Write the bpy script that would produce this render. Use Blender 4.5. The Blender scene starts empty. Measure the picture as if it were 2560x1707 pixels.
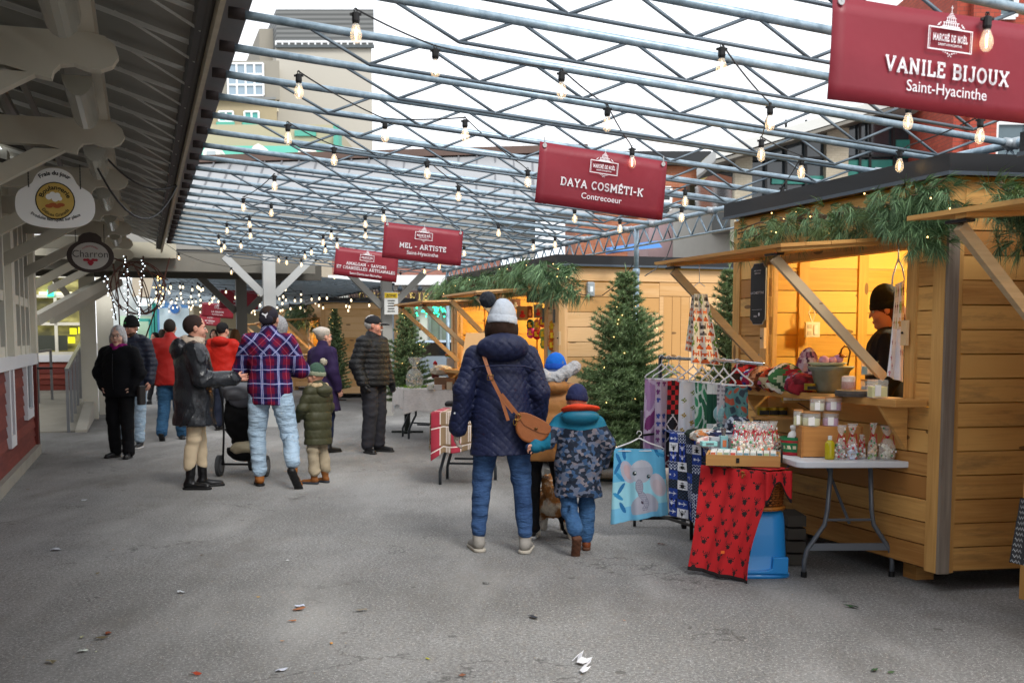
import bpy, math, random
import numpy as np
from mathutils import Vector, Matrix
R = math.radians
random.seed(7)
SC = bpy.context.scene
COL = SC.collection
# ---------------------------------------------------------------- camera
FPX, HZ, PT, CX, CH = 2750.0, 847.0, R(5), 1280.0, 1.48      # measured in pixels of the 2560 wide photograph
CY = HZ + FPX*math.tan(PT)
cam = bpy.data.objects.new('camera', bpy.data.cameras.new('camera')); COL.objects.link(cam)
cam.location = (0, 0, CH); cam.rotation_euler = (R(85), 0, 0)
cam.data.sensor_width = 36; cam.data.lens = 36*FPX/2560
cam.data.shift_y = (CY-853.5)/2560
cam.data.clip_start = .05; cam.data.clip_end = 2000
cam.data.dof.use_dof = True; cam.data.dof.focus_distance = 8.0; cam.data.dof.aperture_fstop = 5.0
SC.camera = cam
# ---------------------------------------------------------------- sky and sun (overcast)
SUN_EL, SUN_AZ = R(44), R(155)
W_ = bpy.data.worlds.new("World"); SC.world = W_; W_.use_nodes = True
nt = W_.node_tree; nt.nodes.clear()
out = nt.nodes.new('ShaderNodeOutputWorld'); bg = nt.nodes.new('ShaderNodeBackground')
sky = nt.nodes.new('ShaderNodeTexSky'); sky.sky_type = 'NISHITA'; sky.sun_disc = False
sky.sun_elevation = SUN_EL; sky.sun_rotation = SUN_AZ; sky.altitude = 50
tc = nt.nodes.new('ShaderNodeTexCoord'); nz = nt.nodes.new('ShaderNodeTexNoise')
nz.inputs['Scale'].default_value = 2.2; nz.inputs['Detail'].default_value = 5
mp = nt.nodes.new('ShaderNodeMapping'); mp.inputs['Scale'].default_value = (1, 1, 3)
rp = nt.nodes.new('ShaderNodeValToRGB')
rp.color_ramp.elements[0].position = .3; rp.color_ramp.elements[0].color = (8.2, 8.5, 9.0, 1)
rp.color_ramp.elements[1].position = .7; rp.color_ramp.elements[1].color = (10.2, 10.4, 10.7, 1)
mx = nt.nodes.new('ShaderNodeMix'); mx.data_type = 'RGBA'; mx.inputs[0].default_value = .90
nt.links.new(tc.outputs['Generated'], mp.inputs[0]); nt.links.new(mp.outputs[0], nz.inputs['Vector'])
nt.links.new(nz.outputs['Fac'], rp.inputs[0]); nt.links.new(sky.outputs[0], mx.inputs[6]); nt.links.new(rp.outputs[0], mx.inputs[7])
nt.links.new(mx.outputs[2], bg.inputs[0]); bg.inputs[1].default_value = .092
nt.links.new(bg.outputs[0], out.inputs[0])
sl = bpy.data.lights.new('sun', 'SUN'); sl.energy = 1.5; sl.angle = R(20); sl.color = (1, .97, .92)
so = bpy.data.objects.new('sun', sl); COL.objects.link(so); so.rotation_euler = (R(90)-SUN_EL, 0, R(180)-SUN_AZ)
SC.view_settings.view_transform = 'Standard'; SC.view_settings.look = 'None'
SC.view_settings.exposure = 0.95; SC.view_settings.gamma = 1
SC.cycles.max_bounces = 6; SC.cycles.transparent_max_bounces = 12
SC.cycles.caustics_reflective = False; SC.cycles.caustics_refractive = False
# ---------------------------------------------------------------- photo pixels -> points
_c, _s = math.cos(PT), math.sin(PT)
AX = R(18.6); ca, sa = math.cos(AX), math.sin(AX)
def ray(x, y):
    u = -(y-CY)/FPX
    return Vector(((x-CX)/FPX, _c+u*_s, -_s+u*_c))
C0 = Vector((0, 0, CH))
def G(x, y, Z=0.0): d = ray(x, y); return C0 + d*((Z-CH)/d.z)
def D(x, y, Y): d = ray(x, y); return C0 + d*(Y/d.y)
def M(a, b, z=0.0): return Vector((b*ca-a*sa, b*sa+a*ca, z))      # market frame: a along the lane, b to its right
def toM(p): return (-p.x*sa+p.y*ca, p.x*ca+p.y*sa, p.z)
def BB(x, y, b): d = ray(x, y); return C0 + d*(b/(d.x*ca+d.y*sa))
def AA(x, y, a): d = ray(x, y); return C0 + d*(a/(-d.x*sa+d.y*ca))
def PLN(x, y, p, n): d = ray(x, y); n = Vector(n); return C0 + d*((Vector(p)-C0).dot(n)/d.dot(n))
EA, EB, EZ = Vector((-sa, ca, 0)), Vector((ca, sa, 0)), Vector((0, 0, 1))
# ---------------------------------------------------------------- materials
_mats = {}
def lin(c):
    if isinstance(c, str):
        c = tuple(int(c[i:i+2], 16)/255 for i in (0, 2, 4)); return tuple(v/12.92 if v <= .04 else ((v+.055)/1.055)**2.4 for v in c)
    return tuple(c)
def nd(m, t, **k):
    n = m.node_tree.nodes.new(t)
    for a, v in k.items():
        if a[0] == '_': n.inputs[int(a[1:])].default_value = v
        else: setattr(n, a, v)
    return n
def lk(m, a, b): m.node_tree.links.new(a, b)
def mth(m, op, a, b=None, c=None):
    n = nd(m, 'ShaderNodeMath', operation=op)
    for i, v in enumerate((a, b, c)):
        if v is None: continue
        if hasattr(v, 'links'): lk(m, v, n.inputs[i])
        else: n.inputs[i].default_value = v
    return n.outputs[0]
def mixc(m, f, a, b, bt='MIX'):
    n = nd(m, 'ShaderNodeMix', data_type='RGBA', blend_type=bt)
    for i, v in ((0, f), (6, a), (7, b)):
        if hasattr(v, 'links'): lk(m, v, n.inputs[i])
        elif i == 0: n.inputs[0].default_value = v
        else: n.inputs[i].default_value = (*lin(v), 1)
    return n.outputs[2]
def coords(m, kind='Object', scale=(1, 1, 1), rot=(0, 0, 0)):
    t = nd(m, 'ShaderNodeTexCoord'); mp = nd(m, 'ShaderNodeMapping'); mp.inputs['Scale'].default_value = scale; mp.inputs['Rotation'].default_value = rot
    lk(m, t.outputs[kind], mp.inputs[0]); return mp.outputs[0]
def noise(m, vec, sc, det=3, rough=.55, out_='Fac'):
    n = nd(m, 'ShaderNodeTexNoise'); n.inputs['Scale'].default_value = sc; n.inputs['Detail'].default_value = det; n.inputs['Roughness'].default_value = rough
    if vec: lk(m, vec, n.inputs['Vector'])
    return n.outputs[out_]
def ramp(m, f, stops):
    n = nd(m, 'ShaderNodeValToRGB'); e = n.color_ramp.elements
    while len(e) > len(stops): e.remove(e[-1])
    while len(e) < len(stops): e.new(1)
    for i, (p, c) in enumerate(stops): e[i].position = p; e[i].color = (*lin(c), 1) if not isinstance(c, (int, float)) else (c, c, c, 1)
    lk(m, f, n.inputs[0]); return n.outputs[0]
def bump(m, h, st, dist=.01, prev=None):
    b = nd(m, 'ShaderNodeBump'); b.inputs['Strength'].default_value = st; b.inputs['Distance'].default_value = dist
    lk(m, h, b.inputs['Height'])
    if prev: lk(m, prev, b.inputs['Normal'])
    return b.outputs[0]
def new(name, rough=.7, metal=0.0, spec=.5):
    m = bpy.data.materials.new(name); m.use_nodes = True; p = m.node_tree.nodes['Principled BSDF']
    p.inputs['Roughness'].default_value = rough; p.inputs['Metallic'].default_value = metal; p.inputs['Specular IOR Level'].default_value = spec
    return m, p
def mat(col, rough=.7, metal=0.0, var=.12, vs=6, bmp=0.0, bs=60, spec=.4, emit=0.0, alpha=1.0, trans=0.0, coat=0.0):
    key = ('m', str(col), rough, metal, var, vs, bmp, bs, spec, emit, alpha, trans, coat)
    if key in _mats: return _mats[key]
    m, p = new('paint', rough, metal, spec); c = lin(col)
    if var:
        n = noise(m, coords(m), vs, 4)
        f = mth(m, 'MULTIPLY_ADD', n, 2*var, 1-var)
        o = nd(m, 'ShaderNodeVectorMath', operation='SCALE'); o.inputs[0].default_value = c; lk(m, f, o.inputs[3]); lk(m, o.outputs[0], p.inputs['Base Color'])
    else: p.inputs['Base Color'].default_value = (*c, 1)
    if bmp: lk(m, bump(m, noise(m, coords(m), bs, 4), bmp), p.inputs['Normal'])
    if emit: p.inputs['Emission Color'].default_value = (*c, 1); p.inputs['Emission Strength'].default_value = emit
    if alpha < 1: p.inputs['Alpha'].default_value = alpha
    if trans: p.inputs['Transmission Weight'].default_value = trans
    if coat: p.inputs['Coat Weight'].default_value = coat
    _mats[key] = m; return m
def wood(c1, c2, vert=False, rough=.6, key=None, knots=1.0, dirt=.0):
    k = ('w', c1, c2, vert, rough, knots, dirt)
    if k in _mats: return _mats[k]
    m, p = new('wood', rough, 0, .3)
    at = nd(m, 'ShaderNodeAttribute', attribute_name='tone')
    tc_ = nd(m, 'ShaderNodeTexCoord'); ad = nd(m, 'ShaderNodeVectorMath', operation='ADD')
    sc_ = nd(m, 'ShaderNodeVectorMath', operation='SCALE'); sc_.inputs[0].default_value = (37, 17, 23); lk(m, at.outputs['Fac'], sc_.inputs[3])
    lk(m, tc_.outputs['Object'], ad.inputs[0]); lk(m, sc_.outputs[0], ad.inputs[1])
    def mp(s):
        q = nd(m, 'ShaderNodeMapping'); q.inputs['Scale'].default_value = s; lk(m, ad.outputs[0], q.inputs[0]); return q.outputs[0]
    g = noise(m, mp((30, 30, 1.6) if vert else (1.6, 1.6, 34)), 1.6, 5, .6)
    g2 = noise(m, mp((4, 4, .6) if vert else (.6, .6, 5)), 1.5, 3)
    f = mth(m, 'ADD', mth(m, 'MULTIPLY', g, .65), mth(m, 'MULTIPLY', g2, .5))
    f = mth(m, 'ADD', f, mth(m, 'MULTIPLY_ADD', at.outputs['Fac'], .75, -.42))
    col = ramp(m, f, [(.28, c2), (.75, c1)])
    v = nd(m, 'ShaderNodeTexVoronoi', feature='F1'); v.inputs['Scale'].default_value = 1.0; lk(m, mp((5, 5, 1.7) if vert else (1.7, 1.7, 5.5)), v.inputs['Vector'])
    kn = mth(m, 'MULTIPLY', mth(m, 'SMOOTH_MIN', mth(m, 'LESS_THAN', v.outputs['Distance'], .10), 1, .1), .8*knots)
    col = mixc(m, kn, col, (.10, .045, .015))
    if dirt:
        dn = ramp(m, noise(m, mp((1.1, 1.1, 6)), 1.1, 6, .7), [(.56, 0), (.74, 1)])
        col = mixc(m, mth(m, 'MULTIPLY', dn, dirt), col, (.07, .05, .035))
    lk(m, col, p.inputs['Base Color']); lk(m, bump(m, g, .25, .004), p.inputs['Normal'])
    _mats[k] = m; return m
# ---------------------------------------------------------------- mesh builder
class MB:
    def __init__(s): s.v = []; s.f = []; s.t = []; s.uv = []; s.col = []; s.c = None; s.tone = .5
    def add(s, vs, fs, uvs=None):
        n = len(s.v); s.v += [Vector(p) for p in vs]
        for i, f in enumerate(fs):
            s.f.append([n+j for j in f]); s.t.append(s.tone); s.col.append(s.c); s.uv.append(uvs[i] if uvs else None)
        return s
    def hexa(s, P):      # 8 corners: bottom ring 0-3, top ring 4-7
        return s.add(P, [(0, 3, 2, 1), (4, 5, 6, 7), (0, 1, 5, 4), (1, 2, 6, 5), (2, 3, 7, 6), (3, 0, 4, 7)])
    def box(s, c, size, ax=None):
        c = Vector(c); x, y, z = ax or (Vector((1, 0, 0)), Vector((0, 1, 0)), EZ); x = x*size[0]/2; y = y*size[1]/2; z = z*size[2]/2
        return s.hexa([c-x-y-z, c+x-y-z, c+x+y-z, c-x+y-z, c-x-y+z, c+x-y+z, c+x+y+z, c-x+y+z])
    def mbox(s, a0, a1, b0, b1, z0, z1):
        return s.hexa([M(a0, b0, z0), M(a0, b1, z0), M(a1, b1, z0), M(a1, b0, z0), M(a0, b0, z1), M(a0, b1, z1), M(a1, b1, z1), M(a1, b0, z1)])
    def bar(s, p, q, w, h, up=EZ):       # square bar from p to q
        p, q = Vector(p), Vector(q); d = (q-p).normalized(); x = d.cross(up)
        if x.length < 1e-3: x = d.cross(Vector((0, 1, 0)))
        x.normalize(); y = x.cross(d).normalized(); x = x*w/2; y = y*h/2
        return s.hexa([p-x-y, p+x-y, p+x+y, p-x+y, q-x-y, q+x-y, q+x+y, q-x+y])
    def tube(s, pts, r, n=8, cap=True):
        pts = [Vector(p) for p in pts]; rs = r if isinstance(r, (list, tuple)) else [r]*len(pts); vs = []; fs = []
        u = None
        for i, p in enumerate(pts):
            d = (pts[min(i+1, len(pts)-1)]-pts[max(i-1, 0)]).normalized()
            if u is None: u = d.orthogonal().normalized()
            else:
                u = u-d*u.dot(d); u = u.normalized() if u.length > 1e-5 else d.orthogonal().normalized()
            w = d.cross(u)
            for k in range(n):
                t = 2*math.pi*k/n; vs.append(p+(u*math.cos(t)+w*math.sin(t))*rs[i])
        for i in range(len(pts)-1):
            for k in range(n): fs.append((i*n+k, i*n+(k+1) % n, (i+1)*n+(k+1) % n, (i+1)*n+k))
        if cap: fs.append(tuple(range(n-1, -1, -1))); fs.append(tuple((len(pts)-1)*n+k for k in range(n)))
        return s.add(vs, fs)
    def lathe(s, prof, c, n=16, ax=None, sq=1.0):   # prof: (radius, height)
        c = Vector(c); x, y, z = ax or (Vector((1, 0, 0)), Vector((0, 1, 0)), EZ); vs = []; fs = []
        for r, h in prof:
            for k in range(n):
                t = 2*math.pi*k/n; vs.append(c+x*(r*math.cos(t))+y*(r*sq*math.sin(t))+z*h)
        for i in range(len(prof)-1):
            for k in range(n): fs.append((i*n+k, i*n+(k+1) % n, (i+1)*n+(k+1) % n, (i+1)*n+k))
        fs.append(tuple(range(n-1, -1, -1))); fs.append(tuple((len(prof)-1)*n+k for k in range(n)))
        return s.add(vs, fs)
    def ball(s, c, r, n=12, m=8, ax=None):
        rx, ry, rz = r if isinstance(r, (tuple, list)) else (r, r, r); c = Vector(c); X, Y, Z = ax or (Vector((1, 0, 0)), Vector((0, 1, 0)), EZ)
        vs = [c-Z*rz]; fs = []
        for i in range(1, m):
            t = math.pi*i/m
            for k in range(n):
                p = 2*math.pi*k/n; vs.append(c+X*(rx*math.sin(t)*math.cos(p))+Y*(ry*math.sin(t)*math.sin(p))-Z*(rz*math.cos(t)))
        vs.append(c+Z*rz)
        for k in range(n): fs.append((0, 1+(k+1) % n, 1+k)); fs.append((len(vs)-1, 1+(m-2)*n+k, 1+(m-2)*n+(k+1) % n))
        for i in range(m-2):
            for k in range(n): fs.append((1+i*n+k, 1+i*n+(k+1) % n, 1+(i+1)*n+(k+1) % n, 1+(i+1)*n+k))
        return s.add(vs, fs)
    def poly(s, pts, th=None, nrm=None):   # flat outline, optional thickness along nrm
        pts = [Vector(p) for p in pts]; n = len(pts)
        if th is None: return s.add(pts, [tuple(range(n))])
        d = Vector(nrm).normalized()*th
        return s.add(pts+[p+d for p in pts], [tuple(range(n-1, -1, -1)), tuple(range(n, 2*n))]+[(i, (i+1) % n, n+(i+1) % n, n+i) for i in range(n)])
    def surf(s, fn, nu, nv):
        vs = [fn(i/nu, j/nv) for j in range(nv+1) for i in range(nu+1)]; fs = []; uv = []
        for j in range(nv):
            for i in range(nu):
                k = j*(nu+1)+i; fs.append((k, k+1, k+nu+2, k+nu+1)); uv.append([(i/nu, j/nv), ((i+1)/nu, j/nv), ((i+1)/nu, (j+1)/nv), (i/nu, (j+1)/nv)])
        return s.add(vs, fs, uv)
    def build(s, name, material, parent=None, smooth=False, bevel=0, solid=0, local=False):
        me = bpy.data.meshes.new(name); inv = Matrix() if (parent is None or local) else wm(parent).inverted()
        me.from_pydata([inv @ p for p in s.v], [], s.f)
        ms = material if isinstance(material, (list, tuple)) else [material]
        for m_ in ms: me.materials.append(m_)
        a = me.attributes.new('tone', 'FLOAT', 'FACE'); a.data.foreach_set('value', s.t)
        if any(u for u in s.uv):
            L = me.uv_layers.new(name='UVMap'); i = 0
            for f, u in zip(s.f, s.uv):
                for k in range(len(f)): L.data[i].uv = u[k] if u else (0, 0); i += 1
        if any(c is not None for c in s.col):
            a = me.attributes.new('Col', 'FLOAT_COLOR', 'FACE')
            for i, c in enumerate(s.col): a.data[i].color = (*lin(c or (1, 1, 1)), 1)
        if smooth: me.polygons.foreach_set('use_smooth', [True]*len(me.polygons))
        me.update(); o = bpy.data.objects.new(name, me); COL.objects.link(o)
        if parent is not None: o.parent = parent
        if bevel: b = o.modifiers.new('bevel', 'BEVEL'); b.width = bevel; b.segments = 2; b.limit_method = 'ANGLE'; b.angle_limit = R(50)
        if solid: b = o.modifiers.new('solid', 'SOLIDIFY'); b.thickness = solid; b.offset = 0
        return o
def wm(o):
    m = Matrix.LocRotScale(o.location, o.rotation_euler, o.scale)
    return wm(o.parent) @ m if o.parent else m
def tag(o, label=None, cat=None, group=None, kind=None):
    if label: o['label'] = label
    if cat: o['category'] = cat
    if group: o['group'] = group
    if kind: o['kind'] = kind
    return o
def thing(name, label, cat, loc=(0, 0, 0), rz=0.0, group=None):
    o = bpy.data.objects.new(name, None); COL.objects.link(o); o.location = loc; o.rotation_euler = (0, 0, rz); o.empty_display_size = .1
    return tag(o, label, cat, group)
def copy_tree(o, parent=None):
    c = o.copy(); COL.objects.link(c)
    if parent is not None: c.parent = parent
    for ch in list(o.children): copy_tree(ch, c)
    return c
VC = None
def vcol(rough=.8, emit=0):
    k = ('vc', rough, emit)
    if k in _mats: return _mats[k]
    m, p = new('print', rough); a = nd(m, 'ShaderNodeAttribute', attribute_name='Col')
    n = noise(m, coords(m), 9, 3); f = mth(m, 'MULTIPLY_ADD', n, .3, .85)
    o = nd(m, 'ShaderNodeVectorMath', operation='SCALE'); lk(m, a.outputs['Color'], o.inputs[0]); lk(m, f, o.inputs[3]); lk(m, o.outputs[0], p.inputs['Base Color'])
    if emit: lk(m, a.outputs['Color'], p.inputs['Emission Color']); p.inputs['Emission Strength'].default_value = emit
    _mats[k] = m; return m
# ---------------------------------------------------------------- slab lettering drawn as strokes; (width, strokes, serif bars)
def arc(cx, cy, rx, ry, a0, a1, n=10): return [(cx+rx*math.cos(R(a0+(a1-a0)*i/n)), cy+ry*math.sin(R(a0+(a1-a0)*i/n))) for i in range(n+1)]
GL = {
 'A': (.86, [[(.1, 0), (.43, 1)], [(.43, 1), (.76, 0)], [(.22, .33), (.64, .33)]], [(.0, .24, 0), (.62, .88, 0)]),
 'B': (.74, [[(.16, 0), (.16, 1)], [(.16, 1), (.42, 1)]+arc(.42, .76, .2, .24, 90, -90)+[(.16, .52)], [(.16, .52), (.44, .52)]+arc(.44, .26, .23, .26, 90, -90)+[(.16, 0)]], [(.02, .2, 0), (.02, .2, 1)]),
 'C': (.76, [arc(.42, .5, .33, .5, 50, 310, 16)], []), 'D': (.8, [[(.16, 0), (.16, 1), (.38, 1)]+arc(.38, .5, .34, .5, 90, -90, 12)+[(.16, 0)]], [(.02, .2, 0), (.02, .2, 1)]),
 'E': (.7, [[(.62, .2), (.62, 0), (.16, 0), (.16, 1), (.6, 1), (.6, .8)], [(.16, .52), (.48, .52)]], [(.02, .2, 0), (.02, .2, 1)]),
 'G': (.8, [arc(.42, .5, .33, .5, 50, 330, 16)+[(.7, .45), (.48, .45)]], []), 'H': (.86, [[(.17, 0), (.17, 1)], [(.69, 0), (.69, 1)], [(.17, .5), (.69, .5)]], [(.03, .31, 0), (.03, .31, 1), (.55, .83, 0), (.55, .83, 1)]),
 'I': (.38, [[(.19, 0), (.19, 1)]], [(.04, .34, 0), (.04, .34, 1)]), 'J': (.6, [[(.42, 1), (.42, .25)]+arc(.24, .25, .18, .25, 0, -150)], [(.24, .56, 1)]),
 'K': (.84, [[(.17, 0), (.17, 1)], [(.7, 1), (.2, .42)], [(.34, .56), (.72, 0)]], [(.03, .31, 0), (.03, .31, 1), (.56, .84, 0), (.56, .84, 1)]),
 'L': (.68, [[(.16, 1), (.16, 0), (.62, 0), (.62, .25)]], [(.02, .3, 1), (.02, .2, 0)]), 'M': (1.02, [[(.15, 0), (.18, 1), (.51, .25), (.84, 1), (.87, 0)]], [(.02, .28, 0), (.04, .2, 1), (.74, 1, 0), (.82, .98, 1)]),
 'N': (.88, [[(.17, 0), (.17, 1), (.7, 0), (.7, 1)]], [(.03, .3, 0), (.03, .2, 1), (.57, .84, 1)]), 'O': (.84, [arc(.42, .5, .33, .5, 0, 360, 20)], []),
 'P': (.72, [[(.16, 0), (.16, 1), (.42, 1)]+arc(.42, .73, .22, .27, 90, -90)+[(.16, .46)]], [(.02, .3, 0), (.02, .2, 1)]),
 'R': (.82, [[(.16, 0), (.16, 1), (.42, 1)]+arc(.42, .74, .22, .26, 90, -90)+[(.16, .48)], [(.4, .48), (.7, 0)]], [(.02, .3, 0), (.02, .2, 1), (.6, .82, 0)]),
 'S': (.68, [arc(.34, .75, .25, .25, 30, 270, 10)[:-1]+arc(.34, .25, .26, .25, 90, -150, 10)], []), 'T': (.76, [[(.38, 0), (.38, 1)], [(.06, .78), (.06, 1), (.7, 1), (.7, .78)]], [(.24, .52, 0)]),
 'U': (.84, [[(.17, 1), (.17, .33)]+arc(.42, .33, .25, .33, 180, 360)+[(.67, 1)]], [(.03, .31, 1), (.53, .81, 1)]), 'V': (.84, [[(.12, 1), (.42, 0), (.72, 1)]], [(0, .26, 1), (.58, .84, 1)]),
 'X': (.84, [[(.14, 0), (.7, 1)], [(.14, 1), (.7, 0)]], [(0, .28, 0), (.56, .84, 0), (0, .28, 1), (.56, .84, 1)]), 'Y': (.8, [[(.1, 1), (.4, .45), (.7, 1)], [(.4, .45), (.4, 0)]], [(0, .24, 1), (.56, .8, 1), (.26, .54, 0)]),
 '-': (.46, [[(.08, .42), (.38, .42)]], []), ' ': (.4, [], []), '.': (.3, [[(.12, .0), (.12, .12)]], []),
}
GL['É'] = (GL['E'][0], GL['E'][1]+[[(.28, 1.13), (.46, 1.27)]], GL['E'][2])
GL['Ë'] = (GL['E'][0], GL['E'][1]+[[(.2, 1.2), (.22, 1.28)], [(.45, 1.2), (.47, 1.28)]], GL['E'][2])
def slab(mb, txt, o, ux, uy, h, t=.17, gap=.1, align='C', off=None, fit=None):
    w = sum(GL[c][0]+gap for c in txt)-gap; sx = h
    if fit: sx = fit/w
    x = {'C': -w/2, 'L': 0}[align]; nn = ux.cross(uy)*0
    P = lambda q: o+ux*(q[0]*sx)+uy*(q[1]*h)
    def rib(a, b, e=.5):
        ax_, ay = b[0]-a[0], b[1]-a[1]; L = math.hypot(ax_, ay)
        if L < 1e-6: return
        dx, dy = ax_/L*t/2, ay/L*t/2; e2 = e
        A = (a[0]-dx*e2, a[1]-dy*e2); B = (b[0]+dx*e2, b[1]+dy*e2)
        mb.add([P((A[0]+dy, A[1]-dx)), P((B[0]+dy, B[1]-dx)), P((B[0]-dy, B[1]+dx)), P((A[0]-dy, A[1]+dx))], [(0, 1, 2, 3)])
    for c in txt:
        gw, st, se = GL[c]
        for s_ in st:
            q = [(x+p[0], t/2+p[1]*(1-t)) for p in s_]
            for a, b in zip(q, q[1:]): rib(a, b)
        for s0, s1, y in se:
            y0 = 0 if y == 0 else 1-t*.8
            mb.add([P((x+s0, y0)), P((x+s1, y0)), P((x+s1, y0+t*.8)), P((x+s0, y0+t*.8))], [(0, 1, 2, 3)])
        x += gw+gap
def text_mesh(mb, txt, o, ux, uy, h, bold=.0, align='C', shear=0.0, curve=None):
    c = bpy.data.curves.new('t', 'FONT'); c.body = txt; c.size = 1.0; c.offset = bold; c.resolution_u = 3; c.shear = shear
    c.align_x = {'C': 'CENTER', 'L': 'LEFT'}[align]
    ob = bpy.data.objects.new('t', c); COL.objects.link(ob); dg = bpy.context.evaluated_depsgraph_get(); me = ob.evaluated_get(dg).to_mesh()
    s = h/.72
    def P(v):
        if curve:      # wrap round a circle of given radius; positive = over the top
            r = curve; th = v.x*s/abs(r); rr = abs(r)+(v.y*s if r > 0 else -v.y*s)
            return o+ux*(rr*math.sin(th))+uy*((rr*math.cos(th)) if r > 0 else -rr*math.cos(th))
        return o+ux*(v.x*s)+uy*(v.y*s)
    mb.add([P(v.co) for v in me.vertices], [tuple(p.vertices) for p in me.polygons])
    ob.evaluated_get(dg).to_mesh_clear(); bpy.data.objects.remove(ob)
# ================================================================ SETTING
def asphalt():
    m, p = new('asphalt', .85, 0, .35)
    g = coords(m)
    big = noise(m, g, .35, 5, .6); mid = noise(m, g, 2.2, 6, .65); fine = noise(m, g, 55, 6, .85)
    vv = nd(m, 'ShaderNodeTexVoronoi', feature='F1'); vv.inputs['Scale'].default_value = 110; lk(m, g, vv.inputs['Vector'])
    base = ramp(m, big, [(.32, (.135, .134, .13)), (.66, (.34, .338, .332))])
    base = mixc(m, ramp(m, mid, [(.35, 0), (.7, .5)]), base, (.21, .20, .188))
    base = mixc(m, ramp(m, fine, [(.38, .8), (.56, 0)]), base, (.055, .055, .053))
    base = mixc(m, ramp(m, fine, [(.57, 0), (.68, .9)]), base, (.58, .58, .57))
    st = ramp(m, vv.outputs['Color'], [(.68, 0), (.8, .85)]); base = mixc(m, mth(m, 'MULTIPLY', st, mth(m, 'LESS_THAN', vv.outputs['Distance'], .36)), base, (.52, .51, .49))
    dirt = ramp(m, noise(m, coords(m, 'Object', (1.3, .5, 1), (0, 0, AX)), 1.2, 6, .7), [(.52, 0), (.68, .55)]); base = mixc(m, dirt, base, (.12, .112, .10))
    wear = ramp(m, noise(m, coords(m, 'Object', (2.2, .4, 1), (0, 0, AX)), .55, 5, .6), [(.5, 0), (.75, .35)]); base = mixc(m, wear, base, (.36, .358, .352))
    cr = nd(m, 'ShaderNodeTexVoronoi', feature='DISTANCE_TO_EDGE'); cr.inputs['Scale'].default_value = .55
    wv = nd(m, 'ShaderNodeVectorMath', operation='ADD'); lk(m, g, wv.inputs[0]); lk(m, noise(m, g, 3, 4, out_='Color'), wv.inputs[1]); lk(m, wv.outputs[0], cr.inputs['Vector'])
    cm = mth(m, 'MULTIPLY', mth(m, 'LESS_THAN', cr.outputs['Distance'], .006), mth(m, 'GREATER_THAN', noise(m, g, .8, 2), .52)); base = mixc(m, mth(m, 'MULTIPLY', cm, .45), base, (.025, .022, .02))
    sp = nd(m, 'ShaderNodeTexVoronoi', feature='F1'); sp.inputs['Scale'].default_value = 2.3; lk(m, g, sp.inputs['Vector'])
    base = mixc(m, mth(m, 'MULTIPLY', mth(m, 'LESS_THAN', sp.outputs['Distance'], mth(m, 'MULTIPLY', noise(m, g, 6, 2), .11)), .55), base, (.05, .046, .042))
    sd_ = ramp(m, noise(m, coords(m, 'Object', (.9, .25, 1), (0, 0, AX)), 1.6, 3, .5), [(.52, 0), (.74, .4)]); base = mixc(m, sd_, base, (.42, .415, .40))
    lk(m, base, p.inputs['Base Color']); lk(m, bump(m, fine, .5, .006), p.inputs['Normal'])
    return m
g = MB(); g.add([(-150, -30, 0), (150, -30, 0), (150, 400, 0), (-150, 400, 0)], [(0, 1, 2, 3)])
tag(g.build('ground', asphalt()), kind='structure')
# ---- materials of the market hall
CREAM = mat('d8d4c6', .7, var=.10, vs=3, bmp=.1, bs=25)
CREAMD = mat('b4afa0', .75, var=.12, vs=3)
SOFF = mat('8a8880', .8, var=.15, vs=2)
TRIM = mat('d9dbe0', .6, var=.05)
DGLASS = mat((.012, .014, .016), .08, var=0, spec=.6)
CONC = mat('9a968c', .9, var=.18, vs=4, bmp=.3, bs=30)
def clap_mat():
    m, p = new('red_board', .6, 0, .3); at = nd(m, 'ShaderNodeAttribute', attribute_name='tone')
    n = noise(m, coords(m, 'Object', (1, 1, 10)), 3, 5); f = mth(m, 'ADD', mth(m, 'MULTIPLY', n, .6), mth(m, 'MULTIPLY', at.outputs['Fac'], .4))
    lk(m, ramp(m, f, [(.3, '6a2a24'), (.7, '8c4438')]), p.inputs['Base Color']); return m
CLAP = clap_mat()
hall = thing('market_hall', 'long market hall on the left with red clapboards and an open porch roof', 'building', M(15.48, -1.32))
def clap(mb, p, q, z0, z1, nrm, step=.115):
    n = max(1, round((z1-z0)/step)); st = (z1-z0)/n
    for i in range(n):
        a, b = z0+i*st, z0+(i+1)*st; mb.tone = random.random(); t0, t1 = nrm*.022, nrm*.004
        P = [Vector((p.x, p.y, 0)), Vector((q.x, q.y, 0))]
        mb.add([P[0]+EZ*a+t0, P[1]+EZ*a+t0, P[1]+EZ*b+t1, P[0]+EZ*b+t1, P[0]+EZ*a-nrm*.01, P[1]+EZ*a-nrm*.01], [(0, 1, 2, 3), (0, 4, 5, 1)])
# main wall core, plinth
w = MB(); w.mbox(-3, 15.46, -5.5, -1.36, .1, 3.42); w.build('wall', CREAM, hall)
w = MB(); w.mbox(-3, 15.46, -2.0, -1.26, 0, .12); w.build('plinth', CONC, hall)
w = MB(); clap(w, M(-3, -1.34), M(15.44, -1.34), .12, 1.16, EB); clap(w, M(15.47, -1.34), M(15.47, -3.2), .12, 1.16, EA); w.build('clapboards', CLAP, hall)
w = MB(); w.mbox(15.40, 15.52, -1.36, -1.285, .12, 1.16); w.build('corner_board', mat('6a2a24', .6), hall)
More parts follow.
